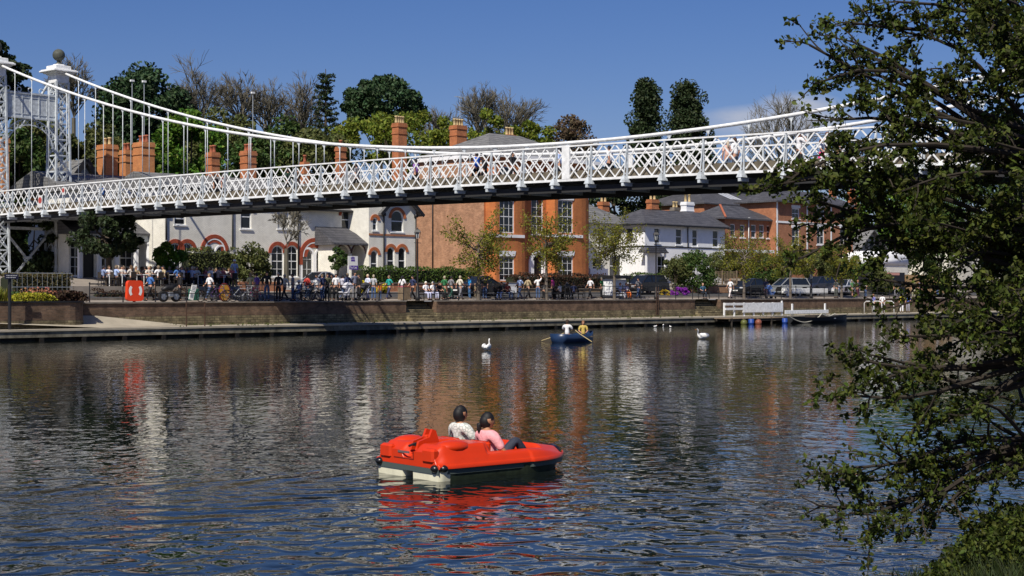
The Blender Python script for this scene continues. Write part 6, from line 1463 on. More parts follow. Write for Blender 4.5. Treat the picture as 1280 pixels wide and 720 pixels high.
# ---------------- cars ----------------------------------------------------------------
def wheelmesh():
    mb = MB(); mb.smooth = True
    P = [(.20, -.09), (.29, -.10), (.32, -.07), (.325, 0), (.32, .07), (.29, .10), (.20, .09)]; n = 24; vs = []
    for r_, y in P:
        for k in range(n): a = 2 * pi * k / n; vs.append((r_ * cos(a), y, r_ * sin(a)))
    mb.add(vs, [(i * n + k, i * n + (k + 1) % n, (i + 1) * n + (k + 1) % n, (i + 1) * n + k) for i in range(len(P) - 1) for k in range(n)])
    rm = MB(); rm.prism([(.21 * cos(2 * pi * k / 20), .21 * sin(2 * pi * k / 20)) for k in range(20)], -.05, .05)
    for k in range(5): a = 2 * pi * k / 5; rm.bar((0, -.07, 0), (.2 * cos(a), -.06, .2 * sin(a)), .05, .05)
    return mb, rm
def car(px, v, col, lab, kind='hatch', face=0, L_=4.1, z=None, hh=1.45, metal=.3, sc_=1):
    u = U(px, v); z = gz(v) if z is None else z; t = thing('parked_car', lab, 'car', bank(u, v, z), R(45 + face), 'cars parked along the promenade road')
    W_ = .86; hood = {'hatch': .30, 'saloon': .30, 'estate': .27, 'suv': .25}[kind]; x0, x1 = -L_ / 2, L_ / 2; b = .78 if kind != 'suv' else .9
    roofb = {'hatch': .10, 'saloon': .22, 'estate': .04, 'suv': .05}[kind]
    prof = [(x0, .35), (x0 + .04, .62), (x0 + .10, b + .06), (x0 + .5, b + .12), (x0 + L_ * .4, b + .13), (x1 - L_ * hood, b + .09), (x1 - .35, b - .05), (x1 - .06, .6), (x1, .4), (x1 - .05, .2), (x0 + .05, .22)]
    P1 = [(x0 + .05 + L_ * roofb * .7, b + .1), (x0 + .25 + L_ * roofb * 1.5, hh - .02), (x0 + L_ * .45, hh + .02), (x1 - L_ * (hood + .18), hh - .03), (x1 - L_ * hood + .02, b + .08)]
    m = mat('car_paint_%02d%02d%02d' % tuple(int(c * 99) for c in col), col, .25, .5, metal=metal, coat=.6)
    def arch_sub(mb, prof, y0, y1, t0=.0): mb.prism(prof, y0, y1)
    mb = MB(); n = len(prof)
    rows = [(-W_, .93, .0), (-W_ + .06, 1, .0), (W_ - .06, 1, 0), (W_, .93, 0)]; vs = []
    for y, k, _ in rows:
        for x, zz in prof: vs.append((x * (.985 if k < 1 else 1), y, .62 + (zz - .62) * (.90 if k < 1 else 1)))
    fs = [tuple(range(n)), tuple(range(3 * n, 4 * n))[::-1]]
    for i in range(3):
        for k in range(n): fs.append((i * n + k, (i + 1) * n + k, (i + 1) * n + (k + 1) % n, i * n + (k + 1) % n))
    mb.add(vs, fs)
    # roof panel
    r2 = [(P1[1][0] + .05, hh - .02), (P1[2][0], hh + .03), (P1[3][0] - .05, hh - .02)]
    mb.prism([(r2[0][0], hh - .05), r2[0], r2[1], r2[2], (r2[2][0], hh - .05)], -.60, .60)
    for s in (-1, 1):       # pillars
        for (xa, za), (xb, zb) in ((P1[0], P1[1]), (P1[4], P1[3])): mb.bar((xa, s * .74, za), (xb, s * .60, zb - .01), .07)
        mb.bar((x0 + L_ * .47, s * .755, b + .1), (x0 + L_ * .47, s * .61, hh - .02), .06)
        mb.bar((P1[1][0], s * .6, hh - .03), (P1[3][0], s * .6, hh - .03), .06)
    body = mb.build('body', m, t)
    g = MB(); k = len(P1); vs = [(x, -.73 if zz < b + .2 else -.585, zz) for x, zz in P1] + [(x, .73 if zz < b + .2 else .585, zz) for x, zz in P1]
    g.add(vs, [tuple(range(k)), tuple(range(2 * k - 1, k - 1, -1))] + [(i, i + k, (i + 1) % k + k, (i + 1) % k) for i in range(k)]); g.build('windows', M_glass, t)
    for sx in (x0 + L_ * .19, x1 - L_ * .19):
        for s in (-1, 1):
            a, r_ = wheelmesh(); w_ = MB(); off = lambda M_: setattr(M_, 'v', [(x + sx, y + s * (W_ - .08), zz + .325) for x, y, zz in M_.v]); off(a); off(r_); wo = a.build('wheel', M_tyre, t); r_.build('rim', M_rim, wo)
            c = MB(); c.prism([(sx + .40 * cos(pi * q / 10), .34 + .40 * sin(pi * q / 10)) for q in range(11)], s * (W_ + .004) - .002, s * (W_ + .004) + .002); c.build('wheel_arch', M_tyre, t)
    for s in (-1, 1):
        c = MB(); c.cbox(x1 - .16, x1 + .01, s * .62 - .16, s * .62 + .16, .56, .70, .02); c.build('headlight', mat('headlamp', (.6, .62, .65), .1, .6), t)
        c = MB(); c.cbox(x0 - .015, x0 + .1, s * .68 - .1, s * .68 + .1, .62, .86, .02); c.build('tail_light', mat('tail_lamp_red', (.45, .01, .01), .2, .5), t)
    c = MB(); c.box(x0 - .02, x0 - .004, -.26, .26, .42, .53); c.build('number_plate', mat('plate_yellow', (.6, .5, .1), .5), t)
    c = MB(); c.box(x1 + .003, x1 + .012, -.26, .26, .34, .44); c.build('number_plate', mat('mark_white', (.8, .8, .78), .5), t)
    t.scale = (sc_,) * 3; return t
car(398, 11, (.42, .44, .47), 'silver saloon car parked below the big arched doorway behind the standing group', 'saloon', 180, 4.5)
car(597, 9.2, (.012, .012, .014), 'black saloon car parked in front of the pale brick wall', 'saloon', 180, 4.6, metal=.1)
car(806, 10.0, (.012, .013, .02), 'black hatchback parked under the white house wall', 'suv', 180, 4.6, metal=.1, hh=1.6)
car(936, 9.2, (.02, .022, .025), 'black car with an alloy wheel showing behind the person in white', 'hatch', 180, 4.0, metal=.1)
car(983, 9.2, (.35, .36, .36), 'grey silver estate car with its front to the left behind the young tree', 'estate', 160, 4.6, hh=1.55)
car(1022, 10.2, (.03, .035, .06), 'dark blue estate car behind the white trailer', 'suv', 180, 4.6, hh=1.65)
car(1054, 9.4, (.55, .57, .62), 'silver car with red rear light, rightmost of the parked cars', 'saloon', 190, 4.3)
# white trailer / low hoarding, garden walls, stall, trellis
def slab(name, lab, cat, px0, px1, pyt, v, dv, m, z0=None, partname='panel', group=None, cap=None):
    u0, u1 = U(px0, v), U(px1, v); z0 = gz(v) if z0 is None else z0; zt = ZP(pyt, u0, v); t = bthing(name, lab, cat, u0, v, z0, group)
    mb = MB(); mb.cbox(u0, u1, v, v + dv, z0 - .1, zt, .02); mb.build(partname, m, t)
    if cap: mb = MB(); mb.cbox(u0 - .05, u1 + .05, v - .05, v + dv + .05, zt + .002, zt + .07, .01); mb.build('coping', cap, t)
    return t
t = slab('flatbed_trailer', 'low white sided trailer parked behind the railings at right', 'trailer', 990, 1035, 360.5, 7.6, 1.6, M_white, 2.45, 'side_board')
for k in (.25, .75): 
    a, r_ = wheelmesh(); u = U(990, 7.6) + (U(1035, 7.6) - U(990, 7.6)) * k; a.v = [(x + u, y + 7.8, z + 2.3) for x, y, z in a.v]; r_.v = [(x + u, y + 7.8, z + 2.3) for x, y, z in r_.v]; w_ = a.build('wheel', M_tyre, t); r_.build('rim', M_rim, w_)
slab('white_post_box', 'white upright panel at the left end of the trailer', 'panel', 985, 988.5, 356, 7.2, .2, M_white, 2.0)
slab('garden_wall', 'low white garden wall with capped end pier in front of the brick villa', 'wall', 612, 646, 353.5, 11.2, .35, M_white2, 2.3, 'wall_body', cap=M_cope)
slab('garden_wall', 'low brown brick garden wall under the clipped green hedge', 'wall', 480, 607, 354.5, 11.9, .3, M_redbrick, 2.2, 'wall_body', cap=M_cope)
slab('garden_wall', 'low brown garden wall under the dark reddish hedge', 'wall', 648, 765, 361.5, 11.6, .3, M_wood, 2.2, 'wall_body', cap=M_cope)
slab('garden_wall', 'low sandy brick wall under the garden trellis', 'wall', 866, 925, 357, 10.8, .3, M_pale, 2.2, 'wall_body', cap=M_cope)
slab('garden_wall', 'dark garden wall behind the road at left below the dining terrace', 'wall', 300, 365, 352, 12.2, .3, M_redbrick, 2.2, 'wall_body')
u0, u1 = U(765, 8.4), U(786, 8.4); t = bthing('ticket_stall', 'white stall with black flat canopy behind the bench of the person in orange', 'stall', u0, 8.4, 2.2)
z1 = ZP(344, u0, 8.4); mb = MB(); mb.cbox(u0 + .2, u1 - .05, 8.6, 9.8, 2.15, z1 - .32, .02); mb.build('counter', M_white2, t)
mb = MB(); mb.cbox(u0, u1 + .1, 8.2, 10, z1 - .28, z1, .03); mb.build('canopy', M_iron, t)
for a in (u0 + .1, u1): mb = MB(); mb.box(a - .03, a + .03, 8.3, 8.36, 2.1, z1 - .28); mb.build('post', M_iron, t)
u0, u1 = U(885, 11), U(921, 11); t = bthing('garden_trellis', 'square wooden trellis fence between the large bushes', 'fence', u0, 11, 2.6); z0, z1 = 2.95, ZP(339, u0, 11); mb = MB()
k = u0
while k < u1: mb.bar((k, 11, z0), (k, 11, z1), .04); k += .22
z = z0
while z < z1 + .01: mb.bar((u0, 11.03, z), (u1, 11.03, z), .04); z += .2
mb.build('lattice', M_wood, t)
for a in (u0, (u0 + u1) / 2, u1): mb = MB(); mb.box(a - .05, a + .05, 10.95, 11.06, 2.3, z1 + .1); mb.build('post', M_wood, t)
# litter bin, for-sale board, display boards
u, v = U(505, 5.2), 5.2; t = bthing('litter_bin', 'square wooden slatted litter bin beside the lamp post', 'litter bin', u, v, 1.93); mb = MB()
for i in range(5):
    for s in (-1, 1): mb.box(u - .29 + i * .12, u - .19 + i * .12, v + s * .28 - .015, v + s * .28 + .015, 1.98, 2.82); mb.box(u + s * .29 - .015, u + s * .29 + .015, v - .26 + i * .11, v - .17 + i * .11, 1.98, 2.82)
mb.build('slats', M_wood, t); mb = MB(); mb.lathe([(.24, 0), (.24, .85), (.22, .86)], (u, v, 1.95), 14); mb.build('liner', M_iron, t); mb = MB(); mb.cbox(u - .32, u + .32, v - .31, v + .31, 2.83, 2.88, .01); mb.build('lid', mat('maroon', (.2, .03, .04), .6), t)
def text(s, size, m, parent, loc, rot=(R(90), 0, 0), ext=.004):
    c = bpy.data.curves.new('lettering', 'FONT'); c.body = s; c.size = size; c.align_x = 'CENTER'; c.align_y = 'CENTER'; c.extrude = ext; o = bpy.data.objects.new('lettering', c); COL.objects.link(o)
    dgr = bpy.context.evaluated_depsgraph_get(); me = bpy.data.meshes.new_from_object(o.evaluated_get(dgr)); bpy.data.objects.remove(o); o = bpy.data.objects.new('lettering', me); COL.objects.link(o); me.materials.clear(); me.materials.append(m); o.parent = parent; o.location = loc; o.rotation_euler = rot; return o
u, v = U(441, 12), 12.0; z1, z0 = ZP(320, u, v), ZP(332, u, v); t = bthing('estate_board', 'white and violet estate agent board on a post in front of the porch', 'sign board', u, v, 2.5)
mb = MB(); w_ = (U(448, v) - U(436, v)) / 2; mb.box(u - w_, u + w_, v - .02, v + .02, z0 + .003, z1); mb.box(u - w_, u - w_ + .08, v - .025, v + .05, 2.4, z0); bd = mb.build('board', mat('mark_white', (.8, .8, .78), .5), t)
M_vio = mat('violet_print', (.10, .05, .32), .5)
mb = MB(); mb.box(u - w_ * .7, u + w_ * 1.05, v - .03, v + .02, z0 - .28, z0); mb.box(u - w_ * .45, u + w_ * .35, v - .026, v - .022, z1 - .20, z1 - .13); mb.prism([(u - w_ * .5, z1 - .11), (u + w_ * .45, z1 - .11), (u, z1 - .04)], v - .026, v - .022); mb.box(u - w_ * .4, u + w_ * .4, v - .026, v - .022, z1 - .38, z1 - .24); mb.build('print', M_vio, bd)
text('To Let', .24, mat('mark_white', (.8, .8, .78), .5), bd, (.02, -.034, z0 - .14 - 2.5))
u, v = U(280.5, 4.4), 4.4; t = bthing('round_sign', 'round ochre sign disc among the bicycles by the railing', 'sign', u, v, 1.93); zc = ZP(365.5, u, v)
mb = MB(); mb.prism([(u + .36 * cos(2 * pi * k / 28), zc + .5 * sin(2 * pi * k / 28)) for k in range(28)], v - .02, v + .02); d = mb.build('disc', mat('ochre', (.50, .25, .03), .6), t)
mb = MB(); mb.prism([(u + .42 * cos(2 * pi * k / 28), zc + .56 * sin(2 * pi * k / 28)) for k in range(28)], v - .015, v + .015); mb.build('rim', mat('maroon', (.2, .03, .04), .6), t)
mb = MB(); mb.box(u - .17, u - .04, v - .026, v - .022, zc - .06, zc + .10); mb.box(u + .03, u + .17, v - .026, v - .022, zc - .06, zc + .08); mb.build('dark_print', mat('brown_print', (.15, .06, .01), .6), d)
mb = MB(); mb.bar((u, v + .03, 1.93), (u, v + .03, zc), .05); mb.build('post', M_iron, t)
u, v = U(238, 4.2), 4.2; t = bthing('menu_board', 'leaning white menu board in front of the dining terrace', 'menu board', u, v, 1.93); t.rotation_euler.y = R(14)
mb = MB(); mb.cbox(u - .16, u + .16, v - .02, v + .02, 2.05, 2.55, .01); mb.cbox(u - .14, u + .20, v - .02, v + .02, 2.58, 2.98, .01); b_ = mb.build('board', mat('mark_white', (.8, .8, .78), .5), t)
mb = MB(); mb.box(u - .1, u + .1, v - .026, v - .022, 2.18, 2.4); [mb.box(u - .09, u + .14, v - .026, v - .022, 2.66 + i * .08, 2.69 + i * .08) for i in range(3)]; mb.build('dark_print', M_grey, b_)
slab('green_crate', 'dark green box on the promenade beside the white menu board', 'box', 241, 249, 361, 4.6, .5, mat('crate_green', (.02, .10, .07), .6), 2.1, 'box_body')
# ---------------- bicycles --------------------------------------------------------------
bike0 = None
def bicycle(px, v, lab, rot, lean=6, col=(.05, .05, .06), name='bicycle'):
    t = thing(name, lab, 'bicycle', bank(U(px, v), v, 1.93), R(45 + rot), 'bicycles parked by the railing'); t.rotation_euler.x = R(lean)
    for xc in (-.52, .52):
        mb = MB(); n = 24; mb.tube([(xc + .34 * cos(2 * pi * k / n), 0, .35 + .34 * sin(2 * pi * k / n)) for k in range(n + 1)], .022, 6, False); wo = mb.build('wheel', M_tyre, t)
        mb = MB()
        for k in range(10): mb.bar((xc, 0, .35), (xc + .33 * cos(pi * k / 5), 0, .35 + .33 * sin(pi * k / 5)), .007)
        mb.tube([(xc, -.05, .35), (xc, .05, .35)], .03, 8); mb.build('spokes', M_rim, wo)
    mb = MB(); A, B, C_, D = (-.52, 0, .35), (-.05, 0, .30), (-.17, 0, .78), (.36, 0, .80)
    for p, q in ((A, B), (A, C_), (B, C_), (C_, D), (B, (.38, 0, .68)), ((.34, 0, .9), (.38, 0, .68)), ((.38, 0, .68), (.52, 0, .35)), (C_, (-.20, 0, .9))): mb.tube([p, q], .018, 6)
    mb.build('frame', mat('bike_%02d%02d%02d' % tuple(int(c * 99) for c in col), col, .4), t)
    mb = MB(); mb.cbox(-.33, -.08, -.06, .06, .9, .95, .02); mb.build('saddle', M_iron, t)
    mb = MB(); mb.tube([(.28, -.26, .98), (.36, -.2, .95), (.34, 0, .95), (.36, .2, .95), (.28, .26, .98)], .014, 6); mb.tube([(.34, 0, .9), (.34, 0, .95)], .016, 6); mb.build('handlebar', M_rim, t)
    mb = MB(); mb.tube([(-.05, -.09, .30), (-.05, .09, .30)], .02, 6); mb.bar((-.05, .09, .3), (.08, .09, .2), .02); mb.bar((-.05, -.09, .3), (-.18, -.09, .4), .02); mb.cbox(-.24, -.12, -.15, -.07, .39, .41, .005); mb.cbox(.03, .13, .07, .15, .19, .21, .005); mb.build('pedals', M_iron, t)
for px, v, lb, ro, co in ((259, 3.9, 'dark bicycle left of the round ochre sign', 8, (.03, .03, .03)), (272, 4.3, 'bicycle with violet frame just left of the round ochre sign', -12, (.12, .06, .2)), (292, 3.9, 'navy bicycle just right of the round ochre sign', 6, (.03, .04, .10)), (302, 4.3, 'silver bicycle in the middle of the parked row', -20, (.4, .42, .45)), (309, 3.9, 'white bicycle at the right end of the parked row', 25, (.6, .6, .62)), (318, 4.6, 'pink bicycle behind the two dark figures', 10, (.6, .05, .18)), (378, 4.0, 'black bicycle beside the person in the pale hat', 12, (.02, .02, .02)), (391, 4.0, 'black bicycle left of the standing group', -8, (.03, .03, .03)), (384, 4.6, 'grey bicycle between the two black ones left of the standing group', 20, (.3, .3, .32))):
    bicycle(px, v, lb, ro, 6, co)
# scooter/mobility scooter at px 212
u, v = U(212, 4.2), 4.2; t = bthing('motor_scooter', 'black motorcycle with pale engine parked nose on behind the railing', 'motorcycle', u, v, 1.93)
for s in (-.42, .42):
    a, r_ = wheelmesh(); a.v = [(x + u + s, y + v, z + 2.25) for x, y, z in a.v]; r_.v = [(x + u + s, y + v, z + 2.25) for x, y, z in r_.v]; w_ = a.build('wheel', M_tyre, t); r_.build('rim', M_rim, w_)
mb = MB(); mb.smooth = True; mb.tube([(u - .5, v, 2.62), (u - .2, v, 2.75), (u + .1, v, 2.72), (u + .35, v, 2.9)], [.10, .15, .18, .08], 10); mb.build('body', M_iron, t)
mb = MB(); mb.cbox(u - .16, u + .18, v - .2, v + .2, 2.2, 2.5, .05); mb.build('engine', M_rim, t)
mb = MB(); mb.tube([(u + .3, v - .35, 3.0), (u + .3, v, 2.95), (u + .3, v + .35, 3.0)], .02, 6); mb.ball((u + .38, v, 2.86), .09, 10, 8); mb.build('handlebar', M_iron, t)
# pushchairs
def pram(px, v, lab, col, rot=0):
    t = thing('pushchair', lab, 'pushchair', bank(U(px, v), v, 1.93), R(45 + rot), 'pushchairs on the promenade'); mb = MB()
    mb.prism([(-.25, .35), (.15, .35), (.32, .55), (.28, .6), (.1, .48), (-.15, .48), (-.3, .85), (-.38, .8)], -.2, .2); mb.build('seat', cmat(col), t)
    mb = MB(); n = 6; mb.tube([(-.3 + .25 * cos(pi * k / n) - .02, 0, .82 + .2 * sin(pi * k / n)) for k in range(n + 1)], .19, 10); mb.build('hood', cmat(col), t)
    mb = MB()
    for s in (-.2, .2): mb.tube([(.3, s, .12), (-.15, s, .5), (-.5, s, 1.02)], .013, 6); mb.tube([(-.3, s, .12), (0, s, .45)], .013, 6)
    mb.tube([(-.5, -.2, 1.02), (-.5, .2, 1.02)], .016, 6); mb.build('frame', M_rim, t)
    for sx in (-.3, .3):
        for s in (-.22, .22): mb = MB(); mb.prism([(sx + .1 * cos(pi * k / 7), .11 + .1 * sin(pi * k / 7)) for k in range(14)], s - .02, s + .02); mb.build('wheel', M_tyre, t)
pram(430, 4.3, 'white pushchair in front of the standing group', (.6, .6, .65), 180); pram(452, 4.3, 'black and white pushchair held by the person in white and blue', (.04, .04, .05), 170); pram(964, 5.6, 'blue pushchair pushed by the person in navy', (.10, .2, .5), -100 + 90); pram(711, 5.0, 'dark pram beside the villa bench', (.02, .02, .03), 20)
# ---------------- landing stage at right ---------------------------------------------------
t = bthing('landing_fence', 'white three board fence along the boat landing', 'fence', U(905, .2), .2, QZ, 'white boat landing fences'); a, b = U(906, .2), U(978, .2); z0, z1 = QZ + .02, ZP(378.5, a, .2)
h_ = z1 - z0
for zz0, zz1 in ((.45, .62), (.80, .98)): mb = MB(); mb.cbox(a, b, .14, .19, z0 + h_ * zz0, z0 + h_ * zz1, .01); mb.build('board', M_white, t)
mb = MB(); mb.cbox(a + 2.3, b, .13, .135, z0 + h_ * .28, z0 + h_ * .96, .001); mb.box(a + 2.3, b, .14, .19, z0 + h_ * .25, z0 + h_ * .44); mb.build('board', M_white, t)
n = 6
for i in range(n + 1): u = a + (b - a) * i / n; mb = MB(); mb.cbox(u - .06, u + .06, .2, .32, z0 - .1, z1 + (.12 if i == n else 0), .01); mb.build('post', M_white, t)
u0 = b + .3; b2 = U(1035, .2); t = bthing('landing_fence', 'low single board white fence right of the three board one', 'fence', u0, .2, QZ, 'white boat landing fences'); mb = MB(); mb.cbox(u0, b2, .14, .19, QZ + .12, QZ + .42, .01); mb.build('board', M_white, t)
for u in (U(991, .2), U(1032, .2)): mb = MB(); mb.cbox(u - .07, u + .07, .2, .32, QZ, QZ + .95, .01); mb.build('post', M_white, t)
a, b = U(905, -1), U(975, -1); t = bthing('landing_stage', 'low weathered timber landing stage below the white fence', 'jetty', a, -1, 0); mb = MB(); k = a
while k < b: mb.cbox(k, k + .19, -1.6, -.05, .42, .47, .008); k += .21
mb.build('deck', M_wood, t); mb = MB(); mb.box(a, b, -1.55, -1.45, .25, .42); mb.box(a, b, -.3, -.2, .25, .42)
k = a + .3
while k < b: mb.tube([(k, -1.5, -.6), (k, -1.5, .5)], .09, 8); k += 2.6
mb.build('frame', M_dkwood, t)
for px, c, lb in ((939, (.02, .06, .28), 'blue plastic drum float tied at the landing stage'), (948, (.22, .075, .045), 'large round orange brown buoy at the landing stage'), (981, (.02, .06, .28), 'blue drum float at the right end of the landing stage'), (930, (.10, .11, .03), 'mossy yellow float at the left of the blue drum')):
    u = U(px, -2); t = bthing('float', lb, 'float', u, -2, 0, 'floats at the landing stage'); mb = MB(); mb.smooth = True
    if 'buoy' in lb or 'moss' in lb: mb.ball((u, -2, .12), .27, 16, 10)
    else: mb.lathe([(.18, -.2), (.22, -.17), (.22, .1), (.235, .12), (.22, .14), (.22, .38), (.18, .42)], (u, -2, 0), 14)
    mb.build('float_body', mat('float_%02d%02d' % (int(c[0] * 99), int(c[2] * 99)), c, .45), t)
    mb = MB(); mb.tube([(u, -2, .4), (u + .1, -1.7, .5), (u + .1, -1.45, .45)], .015, 5); mb.build('rope', M_wood, t)
# moored dark barge
def hull(mb, L_, W_, h, d, n=14, bowr=.9, sternw=.75, z0=0, sheer=.12, m=8):
    vs = []; fs = []
    for i in range(n + 1):
        s = i / n; w_ = W_ / 2 * (sternw + (1 - sternw) * min(1, s * 3) if s < .4 else max(.02, (1 - ((s - .4) / .6) ** 2.2))); zt = h + sheer * (2 * s - .8) ** 2
        for j in range(m + 1):
            a = pi * j / m; vs.append((-L_ / 2 + L_ * s, -w_ * cos(a) * (1 if abs(cos(a)) > .98 else .96), z0 + zt - (zt + d) * sin(a) ** .75 if 0 < j < m else z0 + zt))
    for i in range(n):
        for j in range(m): fs.append((i * (m + 1) + j, (i + 1) * (m + 1) + j, (i + 1) * (m + 1) + j + 1, i * (m + 1) + j + 1))
    fs.append(tuple(range(m + 1))); mb.add(vs, fs)
u = (U(980, -1.6) + U(1058, -1.6)) / 2; Lb = U(1058, -1.6) - U(980, -1.6); t = thing('moored_punt', 'dark low flat workboat moored right of the landing stage', 'boat', bank(u, -1.6, 0), R(45)); mb = MB(); hull(mb, Lb, 1.9, .45, .15, sternw=.95); mb.build('hull', mat('black_hull', (.02, .022, .025), .6), t)
mb = MB(); mb.cbox(-Lb * .42, Lb * .2, -.75, .75, .3, .36, .01); mb.build('inner_deck', M_grey, t); mb = MB(); mb.cbox(-Lb * .1, Lb * .12, -.5, .5, .36, .62, .03); mb.build('cabin_hatch', M_dkwood, t)
t = bthing('mooring_rope', 'slack pale mooring rope hanging beside the dark workboat', 'rope', U(985, -2.6), -2.6, 0); mb = MB(); a, b = U(985, -2.6), U(1044, -2.2)
P = [(a + (b - a) * i / 20, -2.6 + .4 * i / 20, .62 - .55 * sin(pi * min(1, i / 14)) if i < 14 else .62 - .2 * sin(pi * (i - 14) / 6) + .1) for i in range(21)]; mb.tube(P, .045, 6); mb.build('rope', mat('pale_rope', (.42, .40, .33), .9), t)
for i, (px, lb) in enumerate(((1089, 'left white tubular handrail hoop at the right quay steps'), (1099, 'middle white tubular handrail hoop at the right quay steps'), (1114, 'right white tubular handrail hoop at the right quay steps'))):
    u = U(px, .4); t = bthing('handrail_hoop', lb, 'handrail', u, .4, QZ, 'white handrail hoops'); mb = MB(); mb.smooth = True; mb.tube([(u, .1, .3), (u, .15, QZ + .95), (u, .35, QZ + 1.1), (u, .9, QZ + 1.1), (u, 1.1, QZ + .95), (u, 1.1, QZ)], .035, 8); mb.build('tube', M_white, t)
# ---------------- rowing boat ---------------------------------------------------------------
p = at(719, 427.5, 76.3); p.z = 0; ra = 52
t = thing('rowing_boat', 'small dark blue rowing boat with two people near the far bank', 'rowing boat', p, R(ra)); mb = MB(); mb.smooth = True; hull(mb, 3.0, 1.15, .36, .14); mb.build('hull', mat('navy_hull', (.015, .035, .09), .35, .5), t)
hl = t.children[0]; md = hl.modifiers.new('s', 'SOLIDIFY'); md.thickness = .03
mb = MB(); 
for x in (-.75, .1, .8): mb.cbox(x - .12, x + .12, -.48, .48, .24, .27, .008)
mb.build('thwart', M_wood, t); mb = MB(); mb.box(-1.2, 1.0, -.3, .3, .0, .03); mb.build('floorboards', M_wood, t)
Mr = Matrix.Rotation(R(ra), 3, 'Z')
for s, lb in ((1, 'left wooden oar with yellow blade of the rowing boat'), (-1, 'right wooden oar of the rowing boat')):
    o_ = thing('oar', lb, 'oar', p, R(ra), 'oars of the rowing boat'); mb = MB(); mb.tube([(-.15, s * .12, .58), (-.35, s * .55, .40), (-.75, s * 1.55, .05)], .022, 6); mb.build('shaft', mat('oar_wood', (.45, .36, .18), .6), o_)
    mb = MB(); mb.cbox(-.95, -.72, s * 1.72 - .18, s * 1.72 + .18, -.05, -.02, .008); mb.build('blade', mat('oar_yellow', (.42, .30, .04), .5), o_)
person('row', 'person in white shirt rowing the blue boat with back to the camera', p + Mr @ Vector((-.55, .10, -.20)), R(ra - 68), top=WH, leg=DEN, hair=(.05, .03, .02), h=1.02)
person('sit', 'person in yellow top facing the rower in the blue boat', p + Mr @ Vector((.62, -.05, -.18)), R(ra + 130), top=(.5, .38, .1), leg=NV, hair=(.25, .08, .04), hk='long', h=.95)
# ---------------- swans, gulls ---------------------------------------------------------------
def swan(px, py, Y, lab, rot, s=1.0):
    p = at(px, py, Y); p.z = 0; t = thing('swan', lab, 'swan', p, R(rot), 'white swans on the river'); t.scale = (s,) * 3
    vs = [(-.42, 0, .20), (-.22, 0, .17), (0, 0, .15), (.20, 0, .16), (.32, 0, .26), (.33, 0, .42), (.30, 0, .58), (.35, 0, .66), (.42, 0, .645)]
    me = skin_mesh([Vector(v) for v in vs], [(i, i + 1) for i in range(8)], [.03, (.16, .13), (.21, .17), (.17, .14), .065, .042, .038, .048, .03], 'body', 1, 2); o = bpy.data.objects.new('body', me); COL.objects.link(o); o.parent = t; me.materials.clear(); me.materials.append(mat('white_feathers', (.8, .8, .78), .8))
    for sg in (-1, 1):
        mb = MB(); mb.smooth = True; mb.ball((-.1, sg * .15, .25), .26, 12, 8, (1.25, .32, .6)); mb.build('wing', mat('white_feathers', (.8, .8, .78), .8), t)
    mb = MB(); mb.tube([(.43, 0, .64), (.53, 0, .61)], [.022, .012], 6); mb.build('bill', mat('bill_orange', (.6, .2, .02), .5), t)
swan(609, 438, 65, 'white swan left of the rowing boat, neck upright', 70, .74)
swan(878, 424, 80.5, 'white swan right of the rowing boat, wings slightly raised', 200, .82)
for i, (px, py, lb) in enumerate(((819, 409, 'left small white gull on the water below the white house'), (829, 407.5, 'middle small gull on the water below the white house'), (838, 409.5, 'right small white gull on the water below the white house'))):
    Y = F * H / (py - HY); p = at(px, py, Y); p.z = 0; t = thing('gull', lb, 'gull', p, R(30 + i * 40), 'gulls by the far quay'); t.scale = (.6, .6, .6); me = skin_mesh([Vector(v) for v in ((-.25, 0, .12), (0, 0, .09), (.15, 0, .14), (.22, 0, .24))], [(0, 1), (1, 2), (2, 3)], [.02, .10, .06, .05], 'body', 1, 1); o = bpy.data.objects.new('body', me); COL.objects.link(o); o.parent = t; me.materials.clear(); me.materials.append(mat('white_feathers', (.8, .8, .78), .8))
    mb = MB(); mb.tube([(.25, 0, .23), (.32, 0, .22)], [.015, .006], 5); mb.build('bill', mat('bill_orange', (.6, .2, .02), .5), t)
